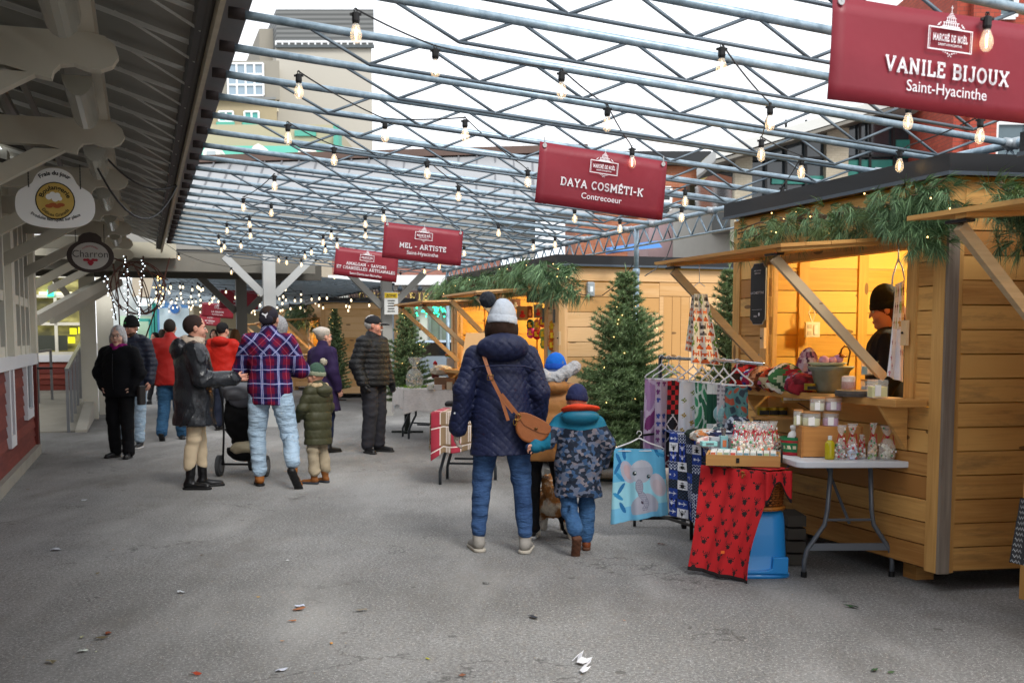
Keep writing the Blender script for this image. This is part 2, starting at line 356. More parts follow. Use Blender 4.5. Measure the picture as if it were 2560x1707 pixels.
# sill band with white window trim
w = MB(); w.mbox(-3, 15.53, -1.37, -1.27, 1.16, 1.30); w.build('sill', TRIM, hall)
for k, (a0, a1, zb) in enumerate([(14.15, 14.95, .52), (12.35, 12.85, .35)] + [(10.2-2.4*i, 11.0-2.4*i, .5) for i in range(4)]):
    fr = MB(); fr.mbox(a0, a0+.13, -1.35, -1.285, zb, 1.17); fr.mbox(a1-.13, a1, -1.35, -1.285, zb, 1.17); fr.mbox(a0+.13, a1-.13, -1.35, -1.285, zb, zb+.12)
    f = fr.build('cellar_window', TRIM, hall)
    MB().mbox(a0+.13, a1-.13, -1.35, -1.315, zb+.12, 1.17).build('pane', DGLASS if k != 1 else mat('6b2018', .6), f)
# tall windows in the pale wall
for i in range(6):
    a0 = 13.05-2.55*i if i else 13.05
    fr = MB()
    for q in (0, .52, 1.04, 1.56): fr.mbox(a0+q*1.0, a0+q+.1, -1.35, -1.275, 1.30, 3.05)
    for z in (1.30, 1.86, 2.95): fr.mbox(a0+.1, a0+1.56, -1.345, -1.285, z, z+.1)
    f = fr.build('window', CREAM, hall)
    for q in (.1, .62, 1.14):
        MB().mbox(a0+q, a0+q+.42, -1.35, -1.33, 1.4, 1.86).build('pane', DGLASS, f); MB().mbox(a0+q, a0+q+.42, -1.35, -1.33, 1.96, 2.95).build('pane', DGLASS, f)
for a in (15.15, 12.6, 10.05, 7.5):
    MB().mbox(a, a+.28, -1.37, -1.25, 1.30, 3.42).build('pilaster', CREAM, hall)
w = MB(); w.tube([M(15.56, -1.3, .1), M(15.56, -1.3, 1.1)], .022); w.tube([M(15.56, -1.3, 1.1), M(15.56, -1.1, 1.1)], .015); w.build('downpipe', mat('17181a', .5), hall)
# ---- porch roof: deck, rafters, fascia, overhang
B0, Z0, B1, Z1 = -1.36, 3.52, .36, 3.05
dk = MB(); dk.hexa([M(-3, B0, Z0), M(-3, B1, Z1), M(18.8, B1, Z1), M(18.8, B0, Z0), M(-3, B0, Z0+.08), M(-3, B1, Z1+.08), M(18.8, B1, Z1+.08), M(18.8, B0, Z0+.08)])
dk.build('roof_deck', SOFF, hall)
LM = mat('c8c6be', .5, var=.15, vs=8)
N_TR = range(-5, 23); TA = lambda k: 5.42+.61*k
for k in range(-5, 22):
    a = TA(k)+.05; r = MB()
    r.bar(M(a, B1-.02, Z1-.06), M(a, -.42, Z1-.05+.226), .014, .022)
    r.bar(M(a+.03, B1-.05, Z1-.13), M(a+.03, -.08, Z1+.09), .011, .011)
    if k % 1 == 0: r.bar(M(a+.03, -.45, Z1+.19), M(a+.03, B0+.05, Z0-.05), .02, .03)
    r.build('rafter', LM, hall)
fs = MB(); fs.mbox(-3, 18.8, B1-.012, B1+.012, Z1-.19, Z1-.10); fs.build('fascia', mat('b0a894', .6, var=.25, vs=12), hall)
fs = MB(); fs.bar(M(-3, B1-.05, Z1-.08), M(18.8, B1-.05, Z1-.08), .06, .1); fs.tube([M(-3, .33, Z1-.12), M(18.8, .33, Z1-.12)], .02); fs.build('edge_channel', mat('3c3a36', .6), hall)
ov = MB(); ov.hexa([M(-3, B1+.012, Z1+.06), M(-3, B1+.19, Z1+.03), M(18.8, B1+.19, Z1+.03), M(18.8, B1+.012, Z1+.06), M(-3, B1+.012, Z1+.09), M(-3, B1+.19, Z1+.055), M(18.8, B1+.19, Z1+.055), M(18.8, B1+.012, Z1+.09)])
ov.build('overhang', mat('6a6b6e', .35, var=.3, vs=3), hall)
pl = MB(); pl.mbox(-3, 18.8, -.24, -.16, 2.91, 3.06); pl.build('purlin', CREAMD, hall)
# scroll brackets
def bracket(a):
    t = .042; pts = [(-1.36, 2.735), (-.50, 2.735)]
    pts += [(-.42, 2.715), (-.34, 2.695), (-.30, 2.69), (-.29, 2.725), (-.26, 2.755), (-.2, 2.765), (-.14, 2.745), (-.08, 2.745), (-.03, 2.765), (.0, 2.81), (-.015, 2.86), (-.06, 2.9), (-.12, 2.91), (-1.36, 2.91)]
    m = MB(); m.poly([M(a-t, b, z) for b, z in [(q_[0]-.06*(q_[0] > -1.3), q_[1]) for q_ in pts]], 2*t, EA); o = m.build('bracket', CREAMD, hall)
    m = MB(); t2 = .045; m.poly([M(a-t2, b, z) for b, z in [(-.42, 2.71), (-.62, 2.71), (-1.36, 2.30), (-1.36, 2.17)]], 2*t2, EA); m.build('brace', CREAMD, o)
for k in range(-2, 7): bracket(5.7+2.2*k)
for b in (-.78, -.62): 
    pp = MB(); pp.tube([M(-3, b, 2.99), M(18.5, b, 2.99)], .045 if b < -.7 else .022, 10); pp.build('ceiling_pipe', mat('6e6c68', .4, .3), hall)
for a in [3.2+1.4*i for i in range(11)]:
    pp = MB()
    for s in (0, .14): pp.tube([M(a+s, -1.3, 3.2), M(a+s, -.62, 3.0)], .012, 6)
    pp.build('conduit', mat('55534e', .5), hall)
# fluorescent fixtures under the purlin
def striplight(a):
    t = thing('ceiling_light', 'strip light', 'ceiling light', M(a, -.27, 2.9), 0, 'strip lights along the porch beam')
    h = MB(); h.mbox(a-.5, a+.5, -.33, -.21, 2.82, 2.90); h.build('housing', mat('8d8b84', .5), t)
    c = MB(); prof = [(.075*math.cos(R(x)), -.085*abs(math.sin(R(x)))) for x in range(0, 181, 20)]
    vs = [M(a+s, -.27+q[0], 2.82+q[1]*1.2) for s in (-.48, -.16, .16, .48) for q in prof]; n = len(prof)
    c.add(vs, [(i*n+k, i*n+k+1, (i+1)*n+k+1, (i+1)*n+k) for i in range(3) for k in range(n-1)]+[tuple(range(n)), tuple(range(4*n-1, 3*n-1, -1))])
    m, p = new('diffuser', .12, 0, .8); p.inputs['Base Color'].default_value = (.33, .32, .25, 1)
    wv = nd(m, 'ShaderNodeTexWave', bands_direction='Z'); wv.inputs['Scale'].default_value = 30; wv.inputs['Distortion'].default_value = .6; lk(m, bump(m, wv.outputs['Color'], .5, .01), p.inputs['Normal'])
    c.build('diffuser', _mats.setdefault('diff', m), t)
    return t
ORD = ['nearest', 'second', 'third', 'fourth', 'fifth', 'sixth']
for i, a in enumerate([4.55, 6.65, 8.85, 11.05, 13.2, 15.4]):
    t = striplight(a); t['label'] = ORD[i]+' strip light from the camera under the porch beam, clear ribbed cover'
# black cables hanging by the eave
for i, (p, q, sag) in enumerate([(M(8.6, -.3, 2.8), M(10.6, .36, 2.88), .38), (M(10.6, .36, 2.88), M(9.2, -.2, 2.86), .12)]):
    pts = [p.lerp(q, t/12)-EZ*(sag*4*(t/12)*(1-t/12)) for t in range(13)]
    c = MB(); c.tube(pts, .008, 6); tag(c.build('cable', mat('0c0c0c', .5)), ['black cable sagging low under the porch roof', 'short black cable running under the porch roof deck'][i], 'cable')
# ---- recess behind the wall corner: far wall with lit windows, side wall, ramp
FA = 24.0
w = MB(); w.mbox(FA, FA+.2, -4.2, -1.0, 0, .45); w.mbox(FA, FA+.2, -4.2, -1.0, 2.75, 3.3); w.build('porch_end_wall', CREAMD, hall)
w = MB(); clap(w, M(FA-.01, -4.2), M(FA-.01, -1.0), .45, 1.02, -EA); w.build('clapboards', CLAP, hall)
w = MB(); w.mbox(FA-.06, FA+.2, -4.2, -1.0, 1.02, 1.16); w.build('sill', TRIM, hall)
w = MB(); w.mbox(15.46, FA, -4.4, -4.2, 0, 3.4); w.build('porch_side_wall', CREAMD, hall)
lit, lp = new('lit_room', .6); nn = noise(lit, coords(lit, 'Object', (1, 1, 2)), 3.6, 2, .4)
cc = ramp(lit, nn, [(.32, '3a3820'), (.5, '5e5930'), (.62, '7c7644'), (.8, 'a8a26c')]); lk(lit, cc, lp.inputs['Base Color']); lk(lit, cc, lp.inputs['Emission Color']); lp.inputs['Emission Strength'].default_value = .55
for b_, z_, w_, h_, c_ in ((-3.9, 1.25, .35, .35, '2c2e30'), (-3.0, 1.22, .7, .45, '34363a'), (-2.0, 1.25, .6, .3, '3c4038'), (-3.3, 2.35, .9, .12, 'd8d4b0'), (-1.9, 2.3, .7, .12, 'd8d4b0'), (-2.6, 1.9, .5, .08, '8a8878')): m_ = MB(); m_.mbox(FA+.02, FA+.045, b_, b_+w_, z_, z_+h_); m_.build('room_fitting', mat(c_, .6, emit=.6 if c_[0] == 'd' else 0), hall)
sw = MB()
for b0, b1 in ((-4.1, -3.35), (-3.25, -2.2), (-2.1, -1.1)):
    f = MB()
    for z in (1.16, 1.75, 2.3, 2.7): f.mbox(FA-.05, FA, b0, b1, z, z+.06)
    f.mbox(FA-.05, FA, b0-.05, b0, 1.16, 2.76); f.mbox(FA-.05, FA, b1, b1+.05, 1.16, 2.76); f.mbox(FA-.05, FA, (b0+b1)/2-.03, (b0+b1)/2+.03, 1.22, 2.7)
    fo = f.build('window', CREAM, hall); MB().mbox(FA+.05, FA+.06, b0, b1, 1.16, 2.75).build('lit_room', lit, fo)
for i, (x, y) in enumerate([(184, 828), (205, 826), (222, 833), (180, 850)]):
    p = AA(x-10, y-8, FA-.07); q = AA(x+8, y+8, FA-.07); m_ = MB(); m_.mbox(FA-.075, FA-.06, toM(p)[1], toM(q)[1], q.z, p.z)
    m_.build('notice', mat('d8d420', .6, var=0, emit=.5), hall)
m_ = MB(); p = AA(118, 725, FA-.07); m_.mbox(FA-.08, FA-.06, toM(p)[1], toM(p)[1]+.12, p.z-.12, p.z); m_.build('exit_light', mat('30f0a0', .6, var=0, emit=1.5), hall)
for q_ in ((17.6, 17.8, -3.0, -2.75, 0, 3.3), (21.8, 22.1, -1.05, -.78, 0, 3.2), (23.0, 23.3, -.8, -.5, 0, 3.2)): w = MB(); w.mbox(*q_); w.build('porch_column', CREAM, hall)
# windows on the side wall of the recess
for a0 in (17.2, 19.4, 21.6):
    f = MB(); f.mbox(a0, a0+1.3, -4.2, -4.15, 1.1, 1.2); f.mbox(a0, a0+1.3, -4.2, -4.15, 2.6, 2.7); f.mbox(a0, a0+.1, -4.2, -4.15, 1.2, 2.6); f.mbox(a0+1.2, a0+1.3, -4.2, -4.15, 1.2, 2.6); fo = f.build('window', CREAM, hall)
    MB().mbox(a0+.1, a0+1.2, -4.2, -4.18, 1.2, 2.6).build('lit_room', lit, fo)
# wedge braces of the recess: two diagonal beams rising right
w = MB(); w.bar(AA(88, 800, 17.5), AA(290, 690, 20.5), .12, .16); w.bar(AA(130, 800, 19.5), AA(300, 705, 21.5), .10, .12); w.bar(AA(135, 695, 20), AA(175, 745, 20), .09, .1); w.build('porch_brace', CREAMD, hall)
rampo = thing('access_ramp', 'pale concrete ramp climbing along the porch with a sloped side kerb', 'ramp', M(18.9, -1.4))
r = MB(); r.hexa([M(18.8, -3.6, 0), M(18.8, -1.02, 0), M(FA, -1.0, 0), M(FA, -3.6, 0), M(18.8, -3.6, .02), M(18.8, -1.02, .02), M(FA, -1.0, .45), M(FA, -3.6, .45)]); r.build('slab', CONC, rampo)
r = MB(); r.hexa([M(18.7, -1.02, 0), M(18.7, -.85, 0), M(FA, -.85, 0), M(FA, -1.02, 0), M(18.7, -1.02, .04), M(18.7, -.85, .04), M(FA, -.85, .52), M(FA, -1.02, .52)]); r.build('kerb', mat('b9b5aa', .8), rampo)
def railing(nm, label, p, q, z0, z1, n, h=.95):
    t = thing('railing', label, 'railing', p); MT = mat('8f9296', .35, .6, var=.1)
    for i in range(n):
        c = p.lerp(q, i/(n-1)); zz = z0+(z1-z0)*i/(n-1); m = MB(); m.bar((c.x, c.y, max(0, zz-.05)), (c.x, c.y, zz+h), .045, .06, EA); m.build('post', MT, t)
    m = MB(); m.bar((p.x, p.y, z0+h+.02), (q.x, q.y, z1+h+.02), .06, .04); m.build('handrail', MT, t)
railing('r', 'grey metal railing on the lane side of the access ramp', M(18.75, -1.12), M(FA-.3, -1.12), .02, .45, 6)
railing('r', 'grey metal railing on the wall side of the access ramp', M(20.2, -2.62), M(22.6, -1.62), .2, .35, 6, .9)
# ================================================================ cross wing with seamed roof
wing = thing('roofed_passage', 'open timber passage with a pale seamed metal roof crossing the lane', 'building', M(20, 2))
e0, e1 = G(250, 548, 3.8), G(1484, 535, 3.8); r0, r1 = G(330, 412, 5.5), G(1470, 380, 5.5)
RM = mat('8e9092', .45, .0, var=.06, vs=1)
m = MB(); m.add([e0, e1, r1, r0, e0-EZ*.08+EA*.1, e1-EZ*.08+EA*.1], [(0, 1, 2, 3), (0, 4, 5, 1)]); m.build('roof', RM, wing)
m = MB(); bk0, bk1 = r0+EA*6-EZ*1.7, r1+EA*6-EZ*1.7; m.add([r0, r1, bk1, bk0], [(0, 1, 2, 3)]); m.build('roof', RM, wing)
m = MB()
for i in range(27):
    t = i/26; m.bar(e0.lerp(e1, t)+EZ*.02, r0.lerp(r1, t)+EZ*.02, .035, .05)
m.build('roof_seam', mat('606266', .5), wing)
m = MB(); m.bar(r0+EZ*.06, r1+EZ*.06, .35, .16); m.build('ridge', mat('5d4a42', .6, var=.3, vs=2), wing)
m = MB(); m.bar(e0-EZ*.07, e1-EZ*.07, .14, .12); m.build('gutter', mat('4a4644', .5), wing)
m = MB(); m.mbox(20.0, 20.2, -1.2, 7.2, 3.02, 3.72); m.build('gable_wall', mat('8a8883', .8), wing)
m = MB(); m.mbox(19.1, 19.25, -4.2, .6, 2.80, 3.05); m.build('pale_beam', mat('a8a392', .7), wing)
m = MB(); m.mbox(19.3, 19.55, -4.2, 2.9, 2.60, 2.90); m.build('beam', mat('6f6c64', .8), wing)
m = MB(); m.mbox(21.8, 22.0, -4.2, 3.4, 2.62, 2.9); m.mbox(19.55, 21.8, -4.2, 3.1, 2.9, 2.95); m.build('ceiling', mat('55524c', .8), wing)
GP = mat('a9abaa', .6, var=.08)
def wpost(x, a, mt, z1, w_, bl=1, br=1, zb=2.1, sp=.62):
    p = AA(x, 847, a); A, b, _ = toM(p); m = MB(); m.mbox(a-w_/2, a+w_/2, b-w_/2, b+w_/2, 0, z1); o = m.build('post', mt, wing)
    for s in (-1, 1):
        m = MB(); m.bar(M(a, b+s*w_/2, zb), M(a, b+s*(w_/2+sp), zb+sp), w_*.55, w_*.6); m.build('brace', mt, o)
wpost(675, 18.95, GP, 3.0, .2, zb=2.22, sp=.62)
wpost(605, 22.0, mat('6c6a64', .7), 3.0, .2, zb=2.0, sp=.7)
wpost(967, 21.0, mat('8b8983', .7), 2.9, .19, zb=2.1, sp=.65)
# ================================================================ background buildings
def bld(root, name, x0, y0, x1, y1, Y, dep, material, z0=None):
    p, q = D(x0, y0, Y), D(x1, y1, Y); m = MB(); z = q.z if z0 is None else z0
    k = -.34*dep if root['category'] == 'building' and root.name.startswith(('office', 'beige')) else 0
    m.hexa([(p.x, Y, z), (q.x, Y, z), (q.x+k, Y+dep, z), (p.x+k, Y+dep, z), (p.x, Y, p.z), (q.x, Y, p.z), (q.x+k, Y+dep, p.z), (p.x+k, Y+dep, p.z)]); return m.build(name, material, root)
def win(root, x0, y0, x1, y1, Y, nx, ny, frame, glass, fw=.09, name='window'):
    p, q = D(x0, y0, Y), D(x1, y1, Y); f = MB()
    for i in range(nx+1):
        x = p.x+(q.x-p.x)*i/nx; f.box((x, Y-.08, (p.z+q.z)/2), (fw, .08, p.z-q.z))
    for j in range(ny+1):
        z = q.z+(p.z-q.z)*j/ny; f.box(((p.x+q.x)/2, Y-.075, z), (q.x-p.x, .07, fw))
    o = f.build(name, frame, root); MB().box(((p.x+q.x)/2, Y-.03, (p.z+q.z)/2), (q.x-p.x, .02, p.z-q.z)).build('pane', glass, o); return o
BEI = mat('b0aca2', .85, var=.05, vs=.3); LOU = _mats.setdefault('lou', new('louvre', .7)[0])
lv = nd(LOU, 'ShaderNodeTexWave', bands_direction='Z'); lv.inputs['Scale'].default_value = 1.3; lk(LOU, coords(LOU), lv.inputs['Vector']); lk(LOU, ramp(LOU, lv.outputs['Color'], [(0, '4c4e4e'), (1, '727473')]), LOU.node_tree.nodes['Principled BSDF'].inputs['Base Color'])
SKG = mat((.25, .33, .40), .1, var=.2, vs=.5, spec=.7); WHT = mat('dfe2e4', .6, var=.03)
tw = thing('office_tower', 'tall blank beige concrete tower with a grey louvred top', 'building', (-22, 60, 0))
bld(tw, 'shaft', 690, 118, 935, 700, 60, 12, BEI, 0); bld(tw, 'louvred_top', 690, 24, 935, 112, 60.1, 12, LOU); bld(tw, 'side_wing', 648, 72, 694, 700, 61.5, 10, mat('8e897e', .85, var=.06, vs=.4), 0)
m = MB(); p, q = D(690, 105, 59.9), D(935, 117, 59.9); m.box(((p.x+q.x)/2, 59.9, q.z), (q.x-p.x, .2, .15)); m.build('ledge', mat('4c5356', .6), tw)
w2 = D(692, 104, 59.95); 
m = MB()
for i in range(16):
    x = p.x+(q.x-p.x)*i/15; m.box((x, 59.9, (p.z+q.z)/2+.05), (.08, .08, p.z-q.z))
m.box(((p.x+q.x)/2, 59.9, p.z), (q.x-p.x, .1, .1)); m.build('roof_rail', WHT, tw)
m = MB(); m.tube([D(690, 170, 59.8), D(690, 280, 59.8)], .14); m.build('downpipe', mat('c8bfa6', .6), tw)
mh = thing('beige_block', 'beige block with white framed windows beside the concrete tower', 'building', (-26, 56, 0))
bld(mh, 'upper_wall', 470, 152, 700, 250, 57, 6, mat('8c887e', .85, var=.05)); win(mh, 570, 160, 660, 240, 57, 4, 3, WHT, SKG)
bld(mh, 'ledge', 470, 243, 690, 249, 56.7, 6, mat('7a7d7e', .7)); bld(mh, 'lower_wall', 470, 249, 700, 700, 57, 6, mat('9a8e74', .85, var=.06), 0)
TEAL = mat('55a08e', .7, var=.08, vs=1)
for x in (548, 612): win(mh, x, 280, x+36, 305, 57, 2, 1, WHT, mat('4f9c98', .3))
for x in (545, 610): bld(mh, 'awning', x-4, 305, x+42, 316, 56.5, .4, TEAL)
mn = thing('mansard_house', 'cream house with a sea-green mansard roof and white dormers', 'building', (-25, 50, 0))
bld(mn, 'wall', 440, 312, 835, 365, 52, 6, mat('aaa288', .85, var=.05)); 
p, q = D(500, 362, 51), D(850, 405, 50.2); m = MB(); m.hexa([(p.x-3, 50.2, q.z-6), (q.x, 50.2, q.z-6), (q.x, 56, q.z-6), (p.x-3, 56, q.z-6), (p.x-3, 50.2, q.z-.2), (q.x, 50.2, q.z-.2), (q.x, 56, q.z-.2), (p.x-3, 56, q.z-.2)]); m.build('eave_wall', mat('a79c8a', .8), mn)
m = MB(); m.hexa([(p.x-2, 50.3, q.z-.2), (q.x, 50.3, q.z-.2), (q.x, 52, q.z-.2), (p.x-2, 52, q.z-.2), (p.x-2, 51.3, p.z), (q.x, 51.3, p.z), (q.x, 52, p.z), (p.x-2, 52, p.z)]); m.build('mansard_roof', TEAL, mn)
bld(mn, 'chimney', 833, 312, 847, 405, 51, 1, TEAL); bld(mn, 'copper_trim', 736, 326, 790, 340, 51.9, .3, TEAL)
for x in (530, 647, 768):
    a_, b_ = D(x-22, 374, 50), D(x+22, 402, 50); m = MB(); xc = (a_.x+b_.x)/2; hw = (b_.x-a_.x)/2
    m.poly([(xc-hw, 49.9, b_.z), (xc+hw, 49.9, b_.z), (xc+hw, 49.9, a_.z-.1), (xc+hw*.5, 49.9, a_.z+.15), (xc, 49.9, a_.z+.25), (xc-hw*.5, 49.9, a_.z+.15), (xc-hw, 49.9, a_.z-.1)], 1.0, (0, 1, 0)); o = m.build('dormer', mat('e4e2d8', .7), mn)
    m = MB(); m.box((xc, 49.86, (a_.z+b_.z)/2-.05), (hw, .05, (a_.z-b_.z)*.8)); m.build('window', mat('a9b4b8', .3), o)
def brickm(c1, c2, mort, sc=9):
    m, p = new('brick', .85); b = nd(m, 'ShaderNodeTexBrick'); b.inputs['Scale'].default_value = sc; b.inputs['Color1'].default_value = (*lin(c1), 1); b.inputs['Color2'].default_value = (*lin(c2), 1); b.inputs['Mortar'].default_value = (*lin(mort), 1)
    b.inputs['Mortar Size'].default_value = .03; b.inputs['Row Height'].default_value = .5; b.inputs['Brick Width'].default_value = 1.2
    t = nd(m, 'ShaderNodeTexCoord'); sx = nd(m, 'ShaderNodeSeparateXYZ'); cx_ = nd(m, 'ShaderNodeCombineXYZ'); lk(m, t.outputs['Object'], sx.inputs[0])
    lk(m, mth(m, 'ADD', sx.outputs[0], sx.outputs[1]), cx_.inputs[0]); lk(m, sx.outputs[2], cx_.inputs[1]); lk(m, cx_.outputs[0], b.inputs['Vector']); lk(m, b.outputs['Color'], p.inputs['Base Color']); return m
BR1 = brickm('a86a4c', '96583e', '9b7d6a', 6); BR2 = brickm('93392a', 'a34632', '5d3a30', 5.4)
cb = thing('brick_shop_block', 'orange brick block with a black parapet behind the middle of the canopy', 'building', (6, 40, 0))
bld(cb, 'wall', 1440, 405, 1772, 900, 40, 8, BR1, 0); bld(cb, 'parapet', 1480, 378, 1778, 412, 39.7, 8, mat('23272b', .6)); bld(cb, 'chimney', 1318, 372, 1350, 470, 41, 2, mat('22262a', .6)); 
for x, y in ((1720, 462), (1640, 470), (1500, 700), (1560, 470)): win(cb, x, y, x+36, y+68, 40, 1, 2, WHT if x != 1720 else mat('4a3b34', .6), DGLASS)
bld(cb, 'side_house', 1200, 398, 1320, 430, 46, 4, mat('6d4a40', .8))
yb = thing('yellow_house', 'narrow pale yellow building between the brick block and the glass front', 'building', (9, 38, 0)); bld(yb, 'wall', 1770, 400, 1828, 900, 38, 6, mat('b8ab6e', .8, var=.06), 0); bld(yb, 'cornice', 1768, 390, 1830, 404, 37.8, 6, mat('8d875f', .8))
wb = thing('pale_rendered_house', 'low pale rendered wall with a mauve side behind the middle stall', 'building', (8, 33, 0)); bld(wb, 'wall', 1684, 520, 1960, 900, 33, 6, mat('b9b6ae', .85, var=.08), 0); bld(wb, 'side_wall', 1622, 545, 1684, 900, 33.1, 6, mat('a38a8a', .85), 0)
aw = MB(); a_, b_ = D(1520, 640, 32), D(1650, 598, 31); aw.hexa([(a_.x, 30.5, a_.z), (b_.x, 30.5, a_.z+.12), (b_.x, 32.8, a_.z+.3), (a_.x, 32.8, a_.z+.1), (a_.x, 31.5, a_.z+.18), (b_.x, 31.5, b_.z), (b_.x, 32.8, b_.z+.1), (a_.x, 32.8, a_.z+.3)]); tag(aw.build('awning', mat('2f73b8', .6)), 'bright blue sloping shop awning behind the canopy frame', 'awning')
gb = thing('glass_fronted_building', 'dark glass fronted building with a sloping white roof edge, behind the right hand stalls', 'building', (12, 30, 0))
Y = 30
def gp(x, y, Y=30): return D(x, y, Y)
m = MB(); pts = [gp(1830, 392), gp(2240, 262), gp(2400, 262), gp(2400, 560), gp(1830, 560)]; m.poly(pts, 6, (0, 1, 0)); gf = m.build('glazing', mat((.03, .04, .047), .08, var=.5, vs=.5, spec=.8), gb)
for y0, y1, c in ((0, 26, 'c9cac6'), (26, 34, '77746c')):
    m = MB(); P = [gp(1790, 405+y0-34, 29), gp(2235, 240+y0-2, 29), gp(2235, 240+y1, 29), gp(1790, 405+y1-30, 29)]; m.poly(P, 3, (0, 1, 0)); m.build('roof_edge', mat(c, .6, var=.05), gb)
m = MB(); P = [gp(2225, 238, 29), gp(2420, 252, 29), gp(2420, 275, 29), gp(2225, 270, 29)]; m.poly(P, 3, (0, 1, 0)); m.build('roof_edge', mat('c9cac6', .6), gb)
for x0, x1 in ((1838, 1872), (2068, 2108), (2374, 2398)): bld(gb, 'pier', x0, 320 if x0 > 1900 else 392, x1, 900, 29.7, .5, brickm('b3ab98', 'a9a08c', '9a9282', 8), 0)
m = MB()
for x in (1915, 1965, 2015, 2150, 2175, 2235, 2305): m.bar(gp(x, 560, 29.85), gp(x, 300, 29.85), .06, .06)
m.bar(gp(1870, 400, 29.85), gp(2374, 385, 29.85), .06, .06); m.build('mullion', mat('131517', .5), gb)
for x0, y0, x1, y1 in ((1930, 440, 2066, 460), (2120, 400, 2230, 460), (2240, 350, 2300, 395)): bld(gb, 'window_poster', x0, y0, x1, y1, 29.9, .03, mat('2f7d72', .5, var=.6, vs=2))
rb = thing('red_brick_building', 'red brick building with white framed windows at the upper right', 'building', (16, 27, 0)); bld(rb, 'wall', 2398, -120, 2640, 900, 27, 6, BR2, 0)
for x0, y0, x1, y1 in ((2492, -10, 2534, 46), (2486, 308, 2560, 420), (2500, 120, 2545, 200)): win(rb, x0, y0, x1, y1, 27, 1, 1, WHT, mat((.10, .14, .16), .15), .11)
bld(rb, 'pilaster', 2440, -120, 2470, 900, 26.8, .3, BR2, 0)
# ---- shops behind the passage: jeweller's front, far shops
js = thing('jeweller_shopfront', 'pale shopfront under a brown fascia with gold lettering, left of the middle stalls', 'building', (-6, 42, 0))
bld(js, 'wall', 780, 700, 1250, 1000, 42, 5, mat('c9c8c2', .8, var=.1), 0); bld(js, 'upper_wall', 830, 640, 1250, 690, 42.3, 5, brickm('8f5f52', '7f5246', '8a7468', 6)); bld(js, 'cornice', 820, 688, 1250, 712, 41.6, 5, WHT)
fb = bld(js, 'fascia_board', 872, 726, 1240, 757, 41.5, .2, mat('54403a', .6))
m = MB(); o_ = D(1065, 751, 41.45); slab(m, 'BIJOUTERIE PRÉCIEUX', o_, Vector((1, 0, 0)), EZ, .29, t=.15, gap=.16, fit=5.1); m.build('lettering', mat('e0c070', .5, var=0), fb)
for x in (900, 950, 1000, 1050, 1100):
    m = MB(); m.bar(D(x, 724, 41.3), D(x, 713, 41.3), .06, .06); m.ball(D(x, 722, 41.2), .1, 8, 6); m.build('sign_lamp', mat('22303c', .5), js)
for x0, x1 in ((790, 850), (880, 950), (985, 1045), (1075, 1130)): win(js, x0, 780, x1, 930, 42, 2, 2, mat('77807c', .6), mat('6f7a70', .2, var=.5, vs=1))
gl = MB()
random.seed(3)
for x0, y0, x1, y1 in ((880, 775, 960, 790), (1040, 768, 1120, 792)):
    for i in range(40): gl.ball(D(random.uniform(x0, x1), random.uniform(y0, y1), 41.2), .035, 5, 3)
gl.build('green_fairy_lights', mat('20d890', .5, var=0, emit=3), js)
fs_ = thing('far_shopfronts', 'bright distant shopfronts with teal frames and posters closing the lane', 'building', (-15, 60, 0))
bld(fs_, 'wall', 250, 700, 780, 1000, 62, 6, mat('b6bcbc', .7, var=.35, vs=.7), 0)
PK = iter(range(1, 50))
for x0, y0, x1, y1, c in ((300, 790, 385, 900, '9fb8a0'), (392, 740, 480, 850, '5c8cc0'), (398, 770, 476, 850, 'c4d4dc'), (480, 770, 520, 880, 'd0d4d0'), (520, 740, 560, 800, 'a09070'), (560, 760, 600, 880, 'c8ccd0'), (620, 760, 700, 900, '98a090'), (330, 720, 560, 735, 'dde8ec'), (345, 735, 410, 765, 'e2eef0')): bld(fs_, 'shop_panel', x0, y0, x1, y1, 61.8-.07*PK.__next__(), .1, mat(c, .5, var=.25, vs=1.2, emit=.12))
for x0, y0, x1, y1 in ((330, 800, 378, 880), (384, 760, 392, 900)):
    f = MB(); p, q = D(x0, y0, 61), D(x1, y1, 61); f.bar((p.x, 61, p.z), (q.x, 61, p.z), .15, .15); f.bar((p.x, 61, q.z), (p.x, 61, p.z), .15, .15); f.bar((q.x, 61, q.z), (q.x, 61, p.z), .15, .15); f.build('teal_frame', mat('2f9c90', .5), fs_)
m = MB(); c = D(437, 772, 61.2); m.lathe([(.38, -.02), (.38, .02)], c, 20, (Vector((1, 0, 0)), EZ, Vector((0, -1, 0)))); m.build('round_logo', mat('dfeaf2', .5, var=0), fs_)
m = MB(); c = D(437, 772, 61.1); m.lathe([(.26, -.02), (.26, .02)], c, 20, (Vector((1, 0, 0)), EZ, Vector((0, -1, 0)))); m.build('round_logo', mat('3a76c0', .5, var=0), fs_)
